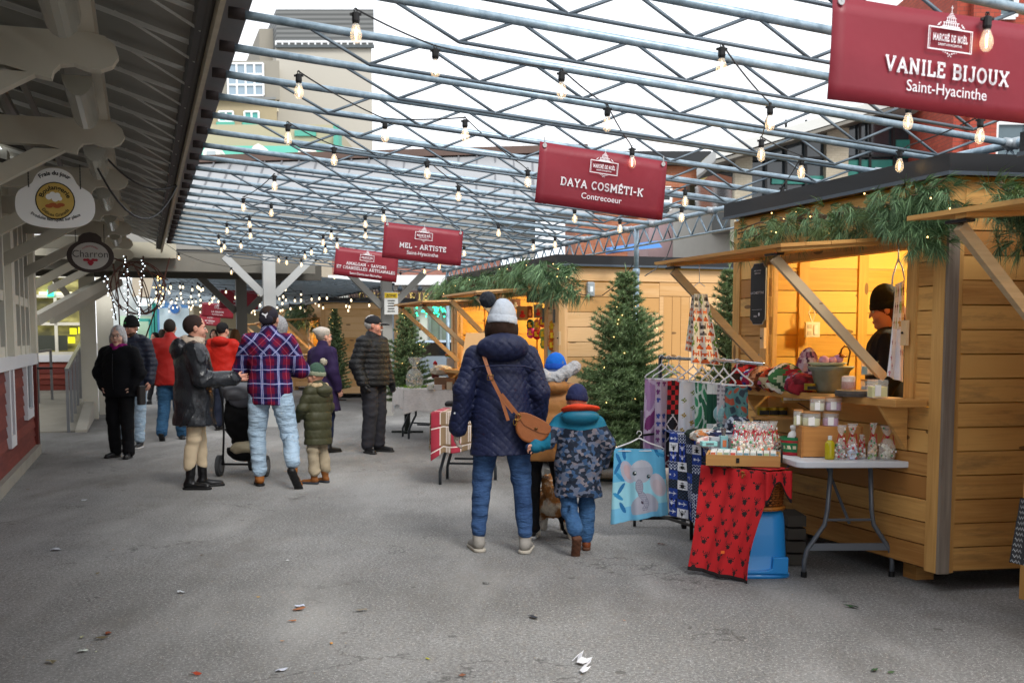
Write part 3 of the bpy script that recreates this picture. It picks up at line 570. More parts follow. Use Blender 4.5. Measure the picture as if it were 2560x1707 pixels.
# ================================================================ steel pipe canopy over the lane
BE, ZE = 5.0, 2.645
def roofz(b, zs=2.995, ze=ZE): return zs+(b-.42)*(ze-zs)/(BE-.42)
def galv():
    m, p = new('galvanised', .42, .35, .5); n = noise(m, coords(m, 'Object', (3, 3, 3)), 4, 5, .7)
    c = ramp(m, n, [(.3, '6c7f8c'), (.55, '93a7b4'), (.8, 'b8c6ce')]); r = ramp(m, noise(m, coords(m), 1.4, 5, .7), [(.66, 0), (.76, .6)]); lk(m, mixc(m, r, c, '6a4632'), p.inputs['Base Color']); return m
GALV = galv(); GALVD = mat('66727c', .5, .3, var=.25, vs=8); RUST = mat('2c2220', .8, var=.3)
frame = thing('canopy_frame', 'galvanised steel pipe canopy frame spanning the lane above the banners', 'canopy frame', M(10.6, 5.0))
def truss(a, b0, b1, zf, parent, r=.021, rc=.0085, dep=.115, pn=.56, flip=0, n=8, gal=None):
    t = MB(); L = b1-b0
    t.tube([M(a, b0+.06, zf(b0+.06)), M(a, b1, zf(b1))], r, n); o = t.build('top_pipe', gal or GALV, parent, True)
    w = MB(); k = 0; b = b0+.38+flip*.28; first = None
    lo = lambda x: M(a, x, zf(x)-dep-r); hi = lambda x: M(a, x, zf(x)-r*.6)
    st = b+pn/2; en = st
    w.tube([hi(b), lo(st)], rc, 5)
    while en+pn < b1-.25: 
        w.tube([lo(en), hi(en+pn/2-.03)], rc, 5); w.tube([hi(en+pn/2+.03), lo(en+pn)], rc, 5); en += pn
    w.tube([lo(en), hi(min(b1, en+pn/2))], rc, 5)
    w.tube([lo(st), lo(en)], rc*1.1, 5)
    w.build('web', GALVD if not gal else gal, o, True)
    if n >= 8:
        e = MB(); e.tube([M(a, b0-.0, zf(b0)), M(a, b0+.075, zf(b0+.06))], r*1.35, 8); e.build('rusty_end', RUST, o, True)
    return o
for k in range(-4, 22): truss(TA(k), .43, 4.98, roofz, frame, flip=k % 2)
e = MB(); e.tube([M(-2, BE, ZE), M(18.6, BE, ZE)], .026, 10); e.tube([M(-2, BE, ZE-.19), M(18.6, BE, ZE-.19)], .011, 6)
a = 2.0; i = 0
while a < 18.3:
    e.tube([M(a, BE, ZE-.19), M(a+.15, BE, ZE-.02)], .009, 5); e.tube([M(a+.15, BE, ZE-.02), M(a+.3, BE, ZE-.19)], .009, 5); a += .3
e.build('edge_truss', GALV, frame, True)
for k in range(-4, 22): cl = MB(); cl.tube([M(TA(k), BE-.07, ZE+.004), M(TA(k), BE+.035, ZE-.002)], .032, 8); cl.tube([M(TA(k)-.045, BE, ZE), M(TA(k)+.045, BE, ZE)], .036, 8); cl.build('clamp', mat('98a0a6', .5, .3, var=.2), frame, True)
for a in (10.73, 18.3, 4.75):
    m = MB(); m.tube([M(a, BE, 0), M(a, BE, 2.2)], .033, 12); m.tube([M(a, BE, 2.2), M(a, BE, ZE)], .026, 12); m.tube([M(a, BE, 2.15), M(a, BE, 2.22)], .038, 12); m.build('post', GALV, frame, True)
# second, darker canopy beyond the passage
f2 = thing('far_canopy_frame', 'second pipe canopy beyond the timber passage, hung with many bulbs', 'canopy frame', M(30, 5))
DK = mat('98a6b0', .5, .2, var=.2); rz2 = lambda b: 3.0+(b-.3)*(-.0775)
for k in range(34): truss(23.2+.61*k, .3, 5.1, rz2, f2, n=6, gal=DK, flip=k % 2, r=.024)
m = MB(); m.tube([M(23, 5.1, 2.63), M(44, 5.1, 2.63)], .03, 6); m.tube([M(23, 5.1, 2.45), M(44, 5.1, 2.45)], .014, 6)
for k in range(60): m.tube([M(23+k*.35, 5.1, 2.45), M(23.17+k*.35, 5.1, 2.63)], .012, 4)
m.build('edge_truss', mat('3c464c', .5), f2)
for a in (23.2, 30.5, 38): m = MB(); m.tube([M(a, 5.1, 0), M(a, 5.1, 2.63)], .045, 8); m.build('post', DK, f2)
# ================================================================ string lights
GLS, gp_ = new('bulb_glass', .03); gp_.inputs['Base Color'].default_value = (1, .96, .88, 1); gp_.inputs['Transmission Weight'].default_value = .0; gp_.inputs['Alpha'].default_value = .28; gp_.inputs['Specular IOR Level'].default_value = .9
FIL = mat((1, .62, .22), .5, var=0, emit=9); FILH = mat((1, .80, .5), .5, var=0, emit=1.5); BLK = mat('0b0b0c', .5, var=0)
def bulb(p, s, root, far=False):
    # p: top of socket
    m = MB(); m.lathe([(.012*s, 0), (.02*s, -.004*s), (.021*s, -.045*s), (.017*s, -.06*s)], p, 10); m.bar(p+Vector((-.03*s, 0, -.012*s)), p+Vector((.03*s, 0, -.012*s)), .014*s, .012*s)
    m.tube([p+Vector((.009*s*math.cos(t), 0, .009*s+.012*s*math.sin(t))) for t in [R(x) for x in range(-60, 241, 60)]], .003*s, 4)
    o = m.build('socket', BLK, root)
    g = MB(); g.lathe([(.014*s, -.055*s), (.02*s, -.075*s), (.03*s, -.105*s), (.032*s, -.125*s), (.026*s, -.148*s), (.012*s, -.16*s), (.001, -.162*s)], p, 12); g.build('bulb', GLS, o, True)
    f = MB(); f.ball(p+EZ*(-.112*s), (.0055*s, .0055*s, .034*s), 6, 6); f.build('filament', FIL, o)
def string(label, pts, group=None, scale=1.0, sag=.04, zoff=-.12, frm='n', extra=()):
    """pts: photo pixels of the socket tops; each is dropped from the pipe grid"""
    P = []
    for x, y in pts:
        lo, hi = 1.5, 60
        for _ in range(50):
            mid = (lo+hi)/2; q = D(x, y, mid); A, b, z = toM(q)
            if z > roofz(min(b, 5.3))+zoff: hi = mid
            else: lo = mid
        P.append(D(x, y, lo))
    t = thing('string_light', label, 'string lights', P[0], 0, group)
    Q = [Vector(e) for e in extra[:1]]+P+[Vector(e) for e in extra[1:]]
    c = MB(); path = []
    for p, q in zip(Q, Q[1:]):
        d = (q-p).length
        for i in range(8): u = i/8; path.append(p.lerp(q, u)+EZ*(.012-sag*d*4*u*(1-u)*.35))
    path.append(Q[-1]); c.tube(path, .004, 4); c.build('cable', BLK, t)
    for p in P: bulb(p, .8*scale, t)
    return P
S = 2560/2352
def dsp(l): return [(x*S, y*S) for x, y in l]
ss = [
 ('black cable of bulbs leading from the top left over the nearest pipes', [(817, 28), (1000, 112), (1290, 165), (1395, 247), (1452, 340)]),
 ('string of bulbs crossing from the eave towards the large near banner', [(686, 170), (884, 278), (1068, 275), (1212, 390)]),
 ('string of bulbs ending above the roof of the nearest stall', [(1658, 108), (1769, 243), (1749, 320), (1841, 362), (1797, 430)]),
 ('string of bulbs passing just in front of the large near banner', [(2268, 38), (2252, 272), (2067, 345)]),
 ('string with one bulb just under the large near banner', [(2087, 237)]),
 ('short string of bulbs near the eave with its first bulb by the beige wall', [(661, 285), (767, 338), (981, 370), (1053, 426)]),
 ('string of bulbs passing right of the second banner', [(1515, 434), (1574, 435), (1566, 475), (1424, 503), (1320, 478)]),
 ('string of bulbs over the middle of the seamed roof', [(630, 403), (559, 455), (623, 468), (881, 480), (839, 495)]),
 ('string of bulbs left of the white post, near the eave', [(521, 512), (573, 497), (575, 525), (553, 550), (502, 540), (508, 560), (515, 552)]),
 ('string of bulbs before the third banner', [(1042, 540), (1056, 545), (1145, 515), (1225, 550), (1275, 543)]),
 ('string of bulbs before the fourth banner', [(839, 523), (761, 525), (742, 540), (774, 547), (747, 560), (700, 575)]),
 ('string of bulbs between the third and fourth banners', [(953, 563), (930, 568), (1009, 598), (972, 580), (1066, 565)]),
 ('low string of bulbs right of the white post', [(855, 600), (862, 605), (1008, 601), (920, 625), (975, 610), (768, 625)]),
 ('string of bulbs hanging over the white post and the dark beam', [(692, 595), (640, 585), (658, 590), (715, 565)]),
]
for lab, pts in ss: string(lab, dsp(pts), 'string lights under the near canopy')
# low bulbs hung along the beam of the passage
t = thing('string_light', 'two warm bulbs hanging in front of the dark passage beam', 'string lights', AA(447, 635, 18.9))
pp_ = [AA(447, 632, 18.9), AA(578, 668, 18.9)]
c = MB(); c.tube([AA(400, 600, 18.9), pp_[0], AA(510, 655, 18.9), pp_[1], AA(660, 660, 18.9)], .005, 4); c.build('cable', BLK, t)
for p in pp_: bulb(p, .75, t)
# many bulbs under the far canopy: each string one thing with simple bulbs
random.seed(11)
for k in range(10):
    a = 24.5+k*1.75; t = thing('string_light', ORD[k]+' string of warm bulbs beyond the passage, counted from the camera' if k < 6 else 'string of tiny warm bulbs far down the lane, row %s from the end' % ['four', 'three', 'two', 'one'][k-6], 'string lights', M(a, 2.5, 2.6), 0, 'string lights under the far canopy')
    pts = [M(a+random.uniform(-1.3, 1.3), .5+b*.32+random.uniform(-.25, .25), rz2(.5+b*.32)-.16-random.random()*.22) for b in range(15)]
    c = MB(); c.tube(pts, .006, 4); c.build('cable', BLK, t)
    for p in pts:
        m = MB(); m.lathe([(.02, .0), (.022, -.05)], p, 6); o = m.build('socket', BLK, t); g = MB(); g.ball(p-EZ*.1, (.021, .021, .036), 7, 5); g.build('bulb', FILH, o, True)
# ================================================================ red banners
def banner_mat():
    m, p = new('banner_vinyl', .42, 0, .35); n = noise(m, coords(m), 2, 3); lk(m, ramp(m, n, [(.3, '7d1f2c'), (.75, '8a2937')]), p.inputs['Base Color']); lk(m, bump(m, noise(m, coords(m), 9, 2), .15, .02), p.inputs['Normal']); return m
BAN = banner_mat(); INK = mat('e9e6ea', .6, var=0)
def logo(mb, c, ux, uy, w):
    # framed plaque with a little clock-tower building on top
    def R2(x0, y0, x1, y1): mb.add([c+ux*(x0*w)+uy*(y0*w), c+ux*(x1*w)+uy*(y0*w), c+ux*(x1*w)+uy*(y1*w), c+ux*(x0*w)+uy*(y1*w)], [(0, 1, 2, 3)])
    for s, t in ((.5, .018), (.46, .008)):
        h = s*.42; R2(-s, -h, s, -h+t); R2(-s, h-t, s, h); R2(-s, -h+t, -s+t, h-t); R2(s-t, -h+t, s, h-t)
    slab(mb, 'MARCHÉ DE NOËL', c+uy*(-.04*w), ux, uy, .13*w, .2, .12, fit=.78*w)
    text_mesh(mb, 'SAINT-HYACINTHE', c+uy*(-.12*w), ux, uy, .045*w, .01)
    R2(-.2, .23, .2, .25); R2(-.24, .21, .24, .225)
    for i in range(7): R2(-.17+i*.05, .25, -.15+i*.05, .30)
    R2(-.18, .30, .18, .315); R2(-.12, .325, .12, .34)
    for i in range(5): R2(-.1+i*.045, .34, -.085+i*.045, .39)
    R2(-.11, .39, .11, .402)
    for i in range(4): s = .08-i*.022; R2(-s, .41+i*.028, s, .425+i*.028)
    R2(-.006, .51, .006, .62); R2(-.03, .575, .03, .585)
    for s in (-1, 1):
        for k, (x, y, r) in enumerate([(.27, .26, .022), (.24, .29, .016), (.30, .24, .012), (.05, -.25, .018), (.1, -.235, .014), (.0, -.27, .022), (.03, -.30, .012), (.15, -.23, .009)]):
            q = c+ux*(s*x*w)+uy*(y*w); mb.add([q+ux*(r*w*math.cos(t))+uy*(r*w*math.sin(t)) for t in [k2*math.pi/3 for k2 in range(6)]], [tuple(range(6))])
def banner(label, tl, tr, a, H, lines, sub, ln_h=.05, logo_w=.24, grp='red hanging market banners'):
    p, q = AA(*tl, a), AA(*tr, a); ux = (q-p).normalized(); nn_ = ux.cross(EZ).normalized(); uy = nn_.cross(-ux).normalized()
    if uy.z < 0: uy = -uy
    nn_ = ux.cross(uy).normalized()
    if nn_.y > 0: nn_ = -nn_
    Wd = (q-p).length; t = thing('hanging_banner', label, 'banner', p, 0, grp)
    def fn(u, v): return p+ux*(u*Wd)-uy*((1-v)*H)+nn_*(.006*math.sin(u*7+v*3))
    m = MB(); m.surf(fn, 16, 6); m.build('panel', BAN, t, True, solid=.004)
    m = MB(); cx_ = p+ux*(Wd/2)+nn_*.012
    logo(m, cx_-uy*(H*.27), ux, uy, logo_w)
    y = .66 if len(lines) == 1 else .58
    for i, l in enumerate(lines):
        w_ = sum(GL[c][0]+.1 for c in l)*ln_h; slab(m, l, cx_-uy*(H*(y+.155*i)), ux, uy, ln_h, fit=min(w_*.94, Wd*.93))
    text_mesh(m, sub, cx_-uy*(H*(y+.155*len(lines)+.01)), ux, uy, ln_h*.72, .004)
    m.build('lettering', INK, t)
    for c in (p+ux*.03-uy*.02, q-ux*.03-uy*.02):
        m = MB(); m.tube([c+nn_*.01, c+nn_*.01+EZ*.05], .004, 5); m.lathe([(.014, 0), (.014, .004)], c+nn_*.008, 10, (ux, uy, nn_))
        m.build('grommet', mat('b8b8b8', .4, .5), t)
p = AA(2059, 225, 3.47); q = AA(2560, 300, 3.47); dx = (q-p)
banner('largest red banner at the upper right corner reading VANILE BIJOUX', (2082, -12), (2645, 78), 3.47, .365, ['VANILE BIJOUX'], 'Saint-Hyacinthe', .058, .2)
banner('red banner reading DAYA COSMÉTI-K hanging over the middle of the lane', (1350, 354), (1668, 405), 6.48, .372, ['DAYA COSMÉTI-K'], 'Contrecoeur', .052, .19)
banner('red banner reading MEL ARTISTE, right of the AMALGAN banner', (961, 555), (1158, 579), 11.35, .365, ['MEL - ARTISTE'], 'Saint-Hyacinthe', .054, .19)
banner('red banner reading AMALGAN SAVONS ET CHANDELLES ARTISANALES', (840, 616), (997, 637), 14.5, .37, ['AMALGAN - SAVONS', 'ET CHANDELLES ARTISANALES'], 'Saint-Denis-sur-Richelieu', .042, .19)
banner('dark red banner seen past the grey post beyond the passage', (548, 724), (646, 728), 28, .45, ['ATELIER'], 'Saint-Hyacinthe', .05, .19)
banner('faded red banner low behind the post banner', (505, 755), (585, 762), 34, .42, ['LA MAISON'], 'Saint-Hyacinthe', .05, .19)
banner('small faded red banner farthest down the lane', (500, 782), (552, 788), 40, .4, ['LE JARDIN'], 'Acton Vale', .05, .19)
# ================================================================ round shop signs on the left
def ovalsign(): pass
A1 = 8.6; c = AA(138, 497, A1); W1 = (AA(236, 497, A1)-AA(40, 497, A1)).length; ux = EB; uy = EZ; nn_ = -EA
t = thing('hanging_shop_sign', 'white lobed bakery sign with a round yellow emblem hanging by the wall windows', 'sign', c)
pr = [(-.5, -.05), (-.48, -.2), (-.38, -.31), (-.2, -.36), (0, -.375), (.2, -.36), (.38, -.31), (.48, -.2), (.5, -.05), (.47, .1), (.38, .17), (.28, .22), (.25, .3), (.2, .38), (.1, .435), (0, .45), (-.1, .435), (-.2, .38), (-.25, .3), (-.28, .22), (-.38, .17), (-.47, .1)]
cc_ = c-uy*.015
def sm(pts, n=3):
    for _ in range(n):
        q = []
        for i in range(len(pts)): a_, b_ = pts[i], pts[(i+1) % len(pts)]; q += [(a_[0]*.75+b_[0]*.25, a_[1]*.75+b_[1]*.25), (a_[0]*.25+b_[0]*.75, a_[1]*.25+b_[1]*.75)]
        pts = q
    return pts
m = MB(); m.poly([cc_+ux*(x*W1*1.03)+uy*(y*W1) for x, y in sm(pr, 2)], .025, EA); m.build('board', mat('efefec', .5, var=.03), t)
def disc(mb, c, r, n=28, rx=1.0): mb.add([c+ux*(r*rx*math.cos(2*math.pi*i/n))+uy*(r*math.sin(2*math.pi*i/n)) for i in range(n)], [tuple(range(n))])
k = cc_-uy*(.0*W1)+nn_*.003
m = MB(); disc(m, k, .255*W1); m.build('emblem_rim', mat('1c1a18', .6, var=0), t)
m = MB(); disc(m, k+nn_*.002, .24*W1); m.build('emblem', mat('c9a955', .6, var=.1, vs=20), t)
m = MB(); text_mesh(m, 'Frais du jour', cc_+nn_*.004-uy*(-.02*W1), ux, uy, .055*W1, .03, curve=.33*W1); text_mesh(m, 'Produits fabriqués sur place', cc_+nn_*.004+uy*(.385*W1), ux, uy, .043*W1, .02, curve=-.66*W1)
text_mesh(m, 'Boulangerie', cc_+nn_*.008-uy*(.01*W1), ux, uy, .062*W1, .02, curve=.16*W1); text_mesh(m, 'Délices Granada', cc_+nn_*.008+uy*.0, ux, uy, .045*W1, .01, curve=-.215*W1)
for i in range(13): disc(m, cc_+nn_*.004, .001)
m.build('lettering', mat('14110e', .6, var=0), t)
m = MB()
for x, y, r in ((-.08, .05, .04), (-.03, .075, .045), (.03, .07, .04), (.0, .03, .045), (.06, .03, .03)): disc(m, k+ux*(x*W1)+uy*(y*W1)+nn_*(.006+x*.002), r*W1, 14)
m.build('chef_hat', mat('efeeea', .6, var=0), t)
m = MB()
for i, x in enumerate((-.08, -.03, .02, .07)): disc(m, k+ux*(x*W1)+uy*(-.075*W1+.02*W1*(i % 2))+nn_*(.006+i*.0007), .026*W1, 12, 2.0)
m.build('loaves', mat('a8582c', .6, var=.1), t)
for s in (-.33, .33): 
    m = MB()
    for j in range(8): m.tube([cc_+ux*(s*W1)+uy*(.17*W1+j*.022), cc_+ux*(s*W1)+uy*(.17*W1+j*.022+.02)], .005, 5)
    m.build('chain', mat('3a3834', .6), t)
A2 = 12.8; c = AA(226, 640, A2); W2 = (AA(285, 640, A2)-AA(166, 640, A2)).length
t = thing('hanging_shop_sign', 'oval brown framed fishmonger sign with a red lobster, behind the bakery sign', 'sign', c)
m = MB(); pts = [(.5*math.cos(R(a)), .37*math.sin(R(a))) for a in range(0, 360, 12)]; m.poly([c+ux*(x*W2)+uy*(y*W2) for x, y in pts], .04, EA)
m.poly([c+EA*.002+ux*(x*W2)+uy*(y*W2) for x, y in [(-.26, .25), (.26, .25), (.24, .42), (.14, .5), (0, .53), (-.14, .5), (-.24, .42)]], .036, EA); m.build('board', mat('3a2f2a', .6), t)
m = MB(); disc(m, c+nn_*.004, .30*W2, 30, 1.3); m.build('face', mat('b5b1aa', .6, var=.05), t)
m = MB(); text_mesh(m, 'Charron', c+nn_*.008-uy*.03*W2, ux, uy, .16*W2, -.004); m.build('lettering', mat('35302e', .6, var=0), t)
m = MB(); text_mesh(m, 'POISSONNERIE', c+nn_*.008, ux, uy, .035*W2, .01, curve=.2*W2)
for x, y, r in ((-.12, -.09, .03), (-.06, -.09, .035), (0, -.12, .035), (.06, -.09, .035), (.12, -.09, .03), (0, -.18, .035), (.03, -.15, .03), (-.03, -.15, .03)): disc(m, c+ux*(x*W2)+uy*(y*W2)+nn_*(.008+abs(x)*.004+y*.002), r*W2, 10, 1.3)
m.build('lobster', mat('9c2030', .6, var=0), t)
for s in (-.3, .3):
    m = MB()
    for j in range(9): m.tube([c+ux*(s*W2)+uy*(.3*W2+j*.022), c+ux*(s*W2)+uy*(.3*W2+j*.022+.02)], .005, 5)
    m.build('chain', mat('3a3834', .6), t)
# ---- wicker-work hanging ornament with cold white fairy lights
random.seed(5); A3 = 18.2
t = thing('hanging_twig_ornament', 'twig star ball wrapped in cold white fairy lights hanging under the passage beam', 'ornament', AA(335, 680, A3))
TW = mat('4a2a1e', .8, var=.3, vs=20)
def P3(x, y, d=0): return AA(x, y, A3+d)
m = MB()
for a0 in range(0, 180, 30):
    cx_ = P3(345, 720); r = .42; n_ = Vector((math.cos(R(a0)), math.sin(R(a0)), .3)).normalized(); u_ = n_.orthogonal().normalized(); v_ = n_.cross(u_)
    m.tube([cx_+u_*(r*math.cos(2*math.pi*i/20))+v_*(r*math.sin(2*math.pi*i/20)) for i in range(21)], .009, 5)
for x0, y0, x1, y1 in ((262, 690, 290, 800), (283, 660, 300, 830), (315, 640, 317, 830), (358, 640, 342, 830), (424, 645, 362, 850), (270, 640, 420, 700)): m.tube([P3(x0, y0, -.2), P3((x0+x1)/2+4, (y0+y1)/2, -.25), P3(x1, y1, -.2)], .012, 5)
m.build('twigs', TW, t, True)
COLD = mat((.75, .9, 1), .5, var=0, emit=2.5)
L = MB()
for x0, y0, x1, y1, n in ((262, 690, 290, 800, 16), (315, 640, 317, 830, 24), (358, 650, 342, 800, 20), (348, 740, 346, 860, 12)):
    for i in range(n): u = i/n; L.ball(P3(x0+(x1-x0)*u+random.uniform(-6, 6), y0+(y1-y0)*u+random.uniform(-2, 2), -.3), random.uniform(.005, .012), 5, 4)
L.build('fairy_lights', COLD, t)
L = MB()
for i in range(12): L.ball(P3(398+random.uniform(-14, 14), 690+random.uniform(0, 70), -.3), .010, 5, 4)
L.build('warm_fairy_lights', mat((1, .6, .15), .5, var=0, emit=4), t)
# ================================================================ market stalls
WD = wood('dba962', 'a8743c', dirt=.6); WDI = wood('d8ab4c', 'c08e34'); WDV = wood('deb06c', 'b78648', True); WDIV = wood('dcb052', 'c2923a', True)
WG = wood('9a8e80', '6c6056', True); WP = wood('d9b98c', 'bb9464'); WPV = wood('dcbc90', 'c09a6a', True); WPALE = wood('c8b08c', 'a68c6a'); ROOFM = mat('17181b', .4, 0, var=.15, vs=3); DRIP = mat('4f5963', .4, .3)
LAMP_E = mat((1, .72, .3), .5, var=0, emit=14)
def stall(label, a0, a1, bf, zr, o0, o1, zs, zh, dep=2.35, skew=0.0, zb=.11, wall=WD, wallv=WDV, far=False, lampW=45, flap=.8, flapdz=-.055, shelf=True, grp='wooden market stalls', seed=1, vside=False, braces=(.12, .12), flap_ext=(.1, .12)):
    rr = random.Random(seed)
    S_ = Vector((math.cos(AX-skew), math.sin(AX-skew), 0)); O = M(a0, bf); t = thing('market_stall', label, 'market stall', O, 0, grp)
    def hx(m, u0, u1, v0, v1, z0, z1): return m.hexa([O+EA*u+S_*v+EZ*z for z in (z0, z1) for u, v in ((u0, v0), (u0, v1), (u1, v1), (u1, v0))])
    L = a1-a0; p0, p1 = o0-a0, o1-a0
    def planks(m, u0, u1, v0, v1, z0, z1, h=.138, axis=0):
        n = max(1, round((z1-z0)/h)); s = (z1-z0)/n
        for i in range(n):
            m.tone = rr.random(); j = rr.uniform(-.004, .004)
            if axis == 0: hx(m, u0, u1, v0+j, v1+j, z0+i*s+.0035, z0+(i+1)*s-.0035)
            else: hx(m, u0+j, u1+j, v0, v1, z0+i*s+.0035, z0+(i+1)*s-.0035)
    m = MB(); planks(m, .1, L-.1, 0, .025, zb+.01, zs); planks(m, .1, p0, 0, .025, zs, zh); planks(m, p1, L-.1, 0, .025, zs, zh); m.tone = .6; hx(m, .1, L-.1, 0, .025, zh+.003, zr-.02); m.build('front_boards', wall, t)
    m = MB(); ze = zr-.05
    if vside:
        planks(m, 0, .025, .1, dep*.52, zb+.01, zr-.17, .17, 1); nv = 9
        for i in range(nv): m.tone = rr.random(); v = dep*.52+.06+(dep*.42)*i/nv; hx(m, .003, .025, v, v+dep*.42/nv-.005, zb+.01, zr-.32)
        m.tone = .5; hx(m, -.003, .025, dep*.52+.003, dep*.52+.055, zb+.01, zr-.32); planks(m, 0, .025, dep*.52+.003, dep, zr-.317, zr-.16, .15, 1)
    else: planks(m, 0, .025, .1, dep-.03, zb+.01, zr-.16, .145, 1)
    m.tone = .7; hx(m, -.004, .025, .1, dep-.03, zr-.155, zr-.02); m.build('side_boards', wall, t)
    m = MB(); planks(m, L-.025, L, .1, dep-.03, zb, zr-.05, .145, 1); m.build('far_side_boards', wall, t)
    m = MB(); planks(m, .05, L-.05, dep-.05, dep-.025, zb, zr-.03, .14); m.build('back_boards', WDI, t)
    m = MB(); hx(m, .03, L-.03, .03, dep-.03, zb, zb+.03); m.build('floor', WALLF, t)
    m = MB(); hx(m, .0, L, .03, dep-.02, zr-.02, zr+.0); m.build('ceiling', WDI, t)
    m = MB(); hx(m, -.07, L+.07, -.06, -.03, zr+.01, zr+.12); hx(m, -.07, -.04, -.03, dep+.05, zr+.01, zr+.12); hx(m, L+.04, L+.07, -.03, dep+.05, zr+.01, zr+.12); hx(m, -.04, L+.04, -.03, dep+.05, zr+.003, zr+.09); m.build('roof_trim', ROOFM, t)
    m = MB(); hx(m, -.078, L+.078, -.068, -.061, zr-.002, zr+.02); hx(m, -.078, -.071, -.061, dep+.05, zr-.002, zr+.02); m.build('drip_edge', DRIP, t)
    for u, v, mm, w in ((0, -.012, wallv, .1), (L-.1, -.012, wallv, .1)):
        m = MB(); m.tone = rr.random(); hx(m, u, u+w, v, v+.115, zb, zr-.02); m.build('corner_post', mm, t)
    m = MB(); m.tone = .4; hx(m, -.022, .0, -.01, .06, zb, zr-.16); m.build('corner_post', WG if wall is WD else wallv, t)
    for u in (p0-.09, p1):
        m = MB(); m.tone = rr.random(); hx(m, u, u+.09, -.015, .07, zs-.02, zh); m.build('jamb', wallv, t)
    m = MB(); m.tone = .5; hx(m, p0, p1, -.015, .08, zh-.05, zh); m.build('lintel', wall, t)
    m = MB(); hx(m, .1, L-.1, .028, .036, zb+.03, zs-.01); hx(m, .11, p0, .028, .036, zs, zr-.03); hx(m, p1, L-.11, .028, .036, zs, zr-.03); hx(m, .028, .036, .12, dep-.06, zb+.03, zr-.03); planks(m, L-.045, L-.034, .12, dep-.06, zb+.03, zr-.03, .17, 1); hx(m, .04, L-.04, dep-.023, dep-.015, zb+.03, zr-.03); m.build('light_leak_lining', WDI, t)  # added inner sheets that stop light leaking through the plank gaps
    # interior studs + a ledged door on the back wall
    for u, v in ((L*.22, dep-.1), (L*.45, dep-.1), (L*.55, dep-.1), (L*.8, dep-.1)):
        m = MB(); m.tone = rr.random(); hx(m, u, u+.07, v, v+.05, zb, zr-.03); m.build('stud', WDIV, t)
    m = MB()
    for v in (.5, 1.0, 1.5, 1.95): m.tone = rr.random(); hx(m, L-.07, L-.03, v, v+.08, zb, zr-.03)
    m.build('stud', WDIV, t)
    m = MB()
    for i in range(5): m.tone = rr.random(); hx(m, L*.58+i*.14, L*.58+i*.14+.135, dep-.115, dep-.09, zb+.03, 2.05)
    m.tone = .8; hx(m, L*.58, L*.58+.7, dep-.135, dep-.115, 1.75, 1.9); hx(m, L*.58, L*.58+.7, dep-.135, dep-.115, .6, .75); m.build('door', WDIV, t)
    if shelf:
        m = MB(); m.tone = .5; hx(m, p0-.22, p1+.10, -.22, -.016, zs+.0, zs+.045); m.build('counter_shelf', WD if not far else wall, t, bevel=.004)
        for u in (p0-.05, p1-.05):
            m = MB(); m.tone = .6; P = [O+EA*u+S_*v+EZ*z for v, z in ((-.2, zs-.002), (-.018, zs-.002), (-.018, zs-.27))]; m.poly(P, .03, EA); m.build('shelf_bracket', wall, t)
    # flap on hinges held by two braces
    if flap:
        m = MB(); nb = 5
        for i in range(nb):
            m.tone = rr.random(); f0, f1 = i/nb, (i+1)/nb-.004
            q = lambda f, u, dz: O+EA*u+S_*(-.03-flap*f)+EZ*(zh+.0+flapdz*f+dz)
            u0, u1 = p0-flap_ext[0], p1+flap_ext[1]; m.hexa([q(f0, u0, 0), q(f1, u0, 0), q(f1, u1, 0), q(f0, u1, 0), q(f0, u0, .022), q(f1, u0, .022), q(f1, u1, .022), q(f0, u1, .022)])
        fo = m.build('awning_flap', wall, t)
        m = MB()
        for u in (p0+.02, p1-.1): m = MB(); m.bar(O+EA*(u+.035)+S_*(-.08)+EZ*(zh-.012), O+EA*(u+.035)+S_*(-.03-flap*.97)+EZ*(zh+flapdz*.97-.012), .07, .02); m.build('flap_batten', wall, fo)
        for u in (p0+braces[0], p1-braces[1]):
            m = MB(); m.tone = rr.random(); m.bar(O+EA*u+S_*(-.03-flap*.93)+EZ*(zh+flapdz-.05), O+EA*u+S_*(-.035)+EZ*(zs+.16), .038, .055); b = m.build('brace', wallv if far else WPALE, t)
            m = MB(); m.bar(O+EA*(u-.07)+S_*(-.03-flap*.93)+EZ*(zh+flapdz-.03), O+EA*(u+.07)+S_*(-.03-flap*.93)+EZ*(zh+flapdz-.03), .05, .014); m.build('hinge', BLK, b)
    for u, v in ((.32, .1), (L-.35, .12), (.15, dep-.3)):
        m = MB(); m.tone = .3; hx(m, u, u+.12, v, v+.12, 0, zb); m.build('foot_block', wall, t)
    # warm lamp that is lit inside
    lp_ = O+EA*(L*.5)+S_*(dep*.45)+EZ*(zr-.14); m = MB(); m.lathe([(.03, .05), (.035, .02), (.03, 0)], lp_, 10); ls = m.build('lamp_socket', BLK, t)
    m = MB(); m.ball(lp_-EZ*.03, .045, 12, 8); m.build('lamp_bulb', LAMP_E, ls, True)
    l = bpy.data.lights.new('stall_lamp', 'POINT'); l.energy = lampW; l.color = (1, .88, .56); l.shadow_soft_size = .09; lo = bpy.data.objects.new('stall_lamp', l); COL.objects.link(lo); lo.parent = t; lo.location = lp_-EZ*.16-O
    return t, (lambda u, v, z: O+EA*u+S_*v+EZ*z)
WALLF = mat('4a3a28', .8, var=.2)
WP2 = wood('deb583', 'c6965c', dirt=.0); WP2V = wood('e0b888', 'c89a62', True)
tA, fA = stall('nearest full stall with goods on its counter shelf and a black board', 5.23, 7.62, 4.39, 2.40, 5.56, 7.12, 1.08, 2.07, skew=R(8), seed=3, lampW=44, flap_ext=(.0, .12), braces=(.16, .07))
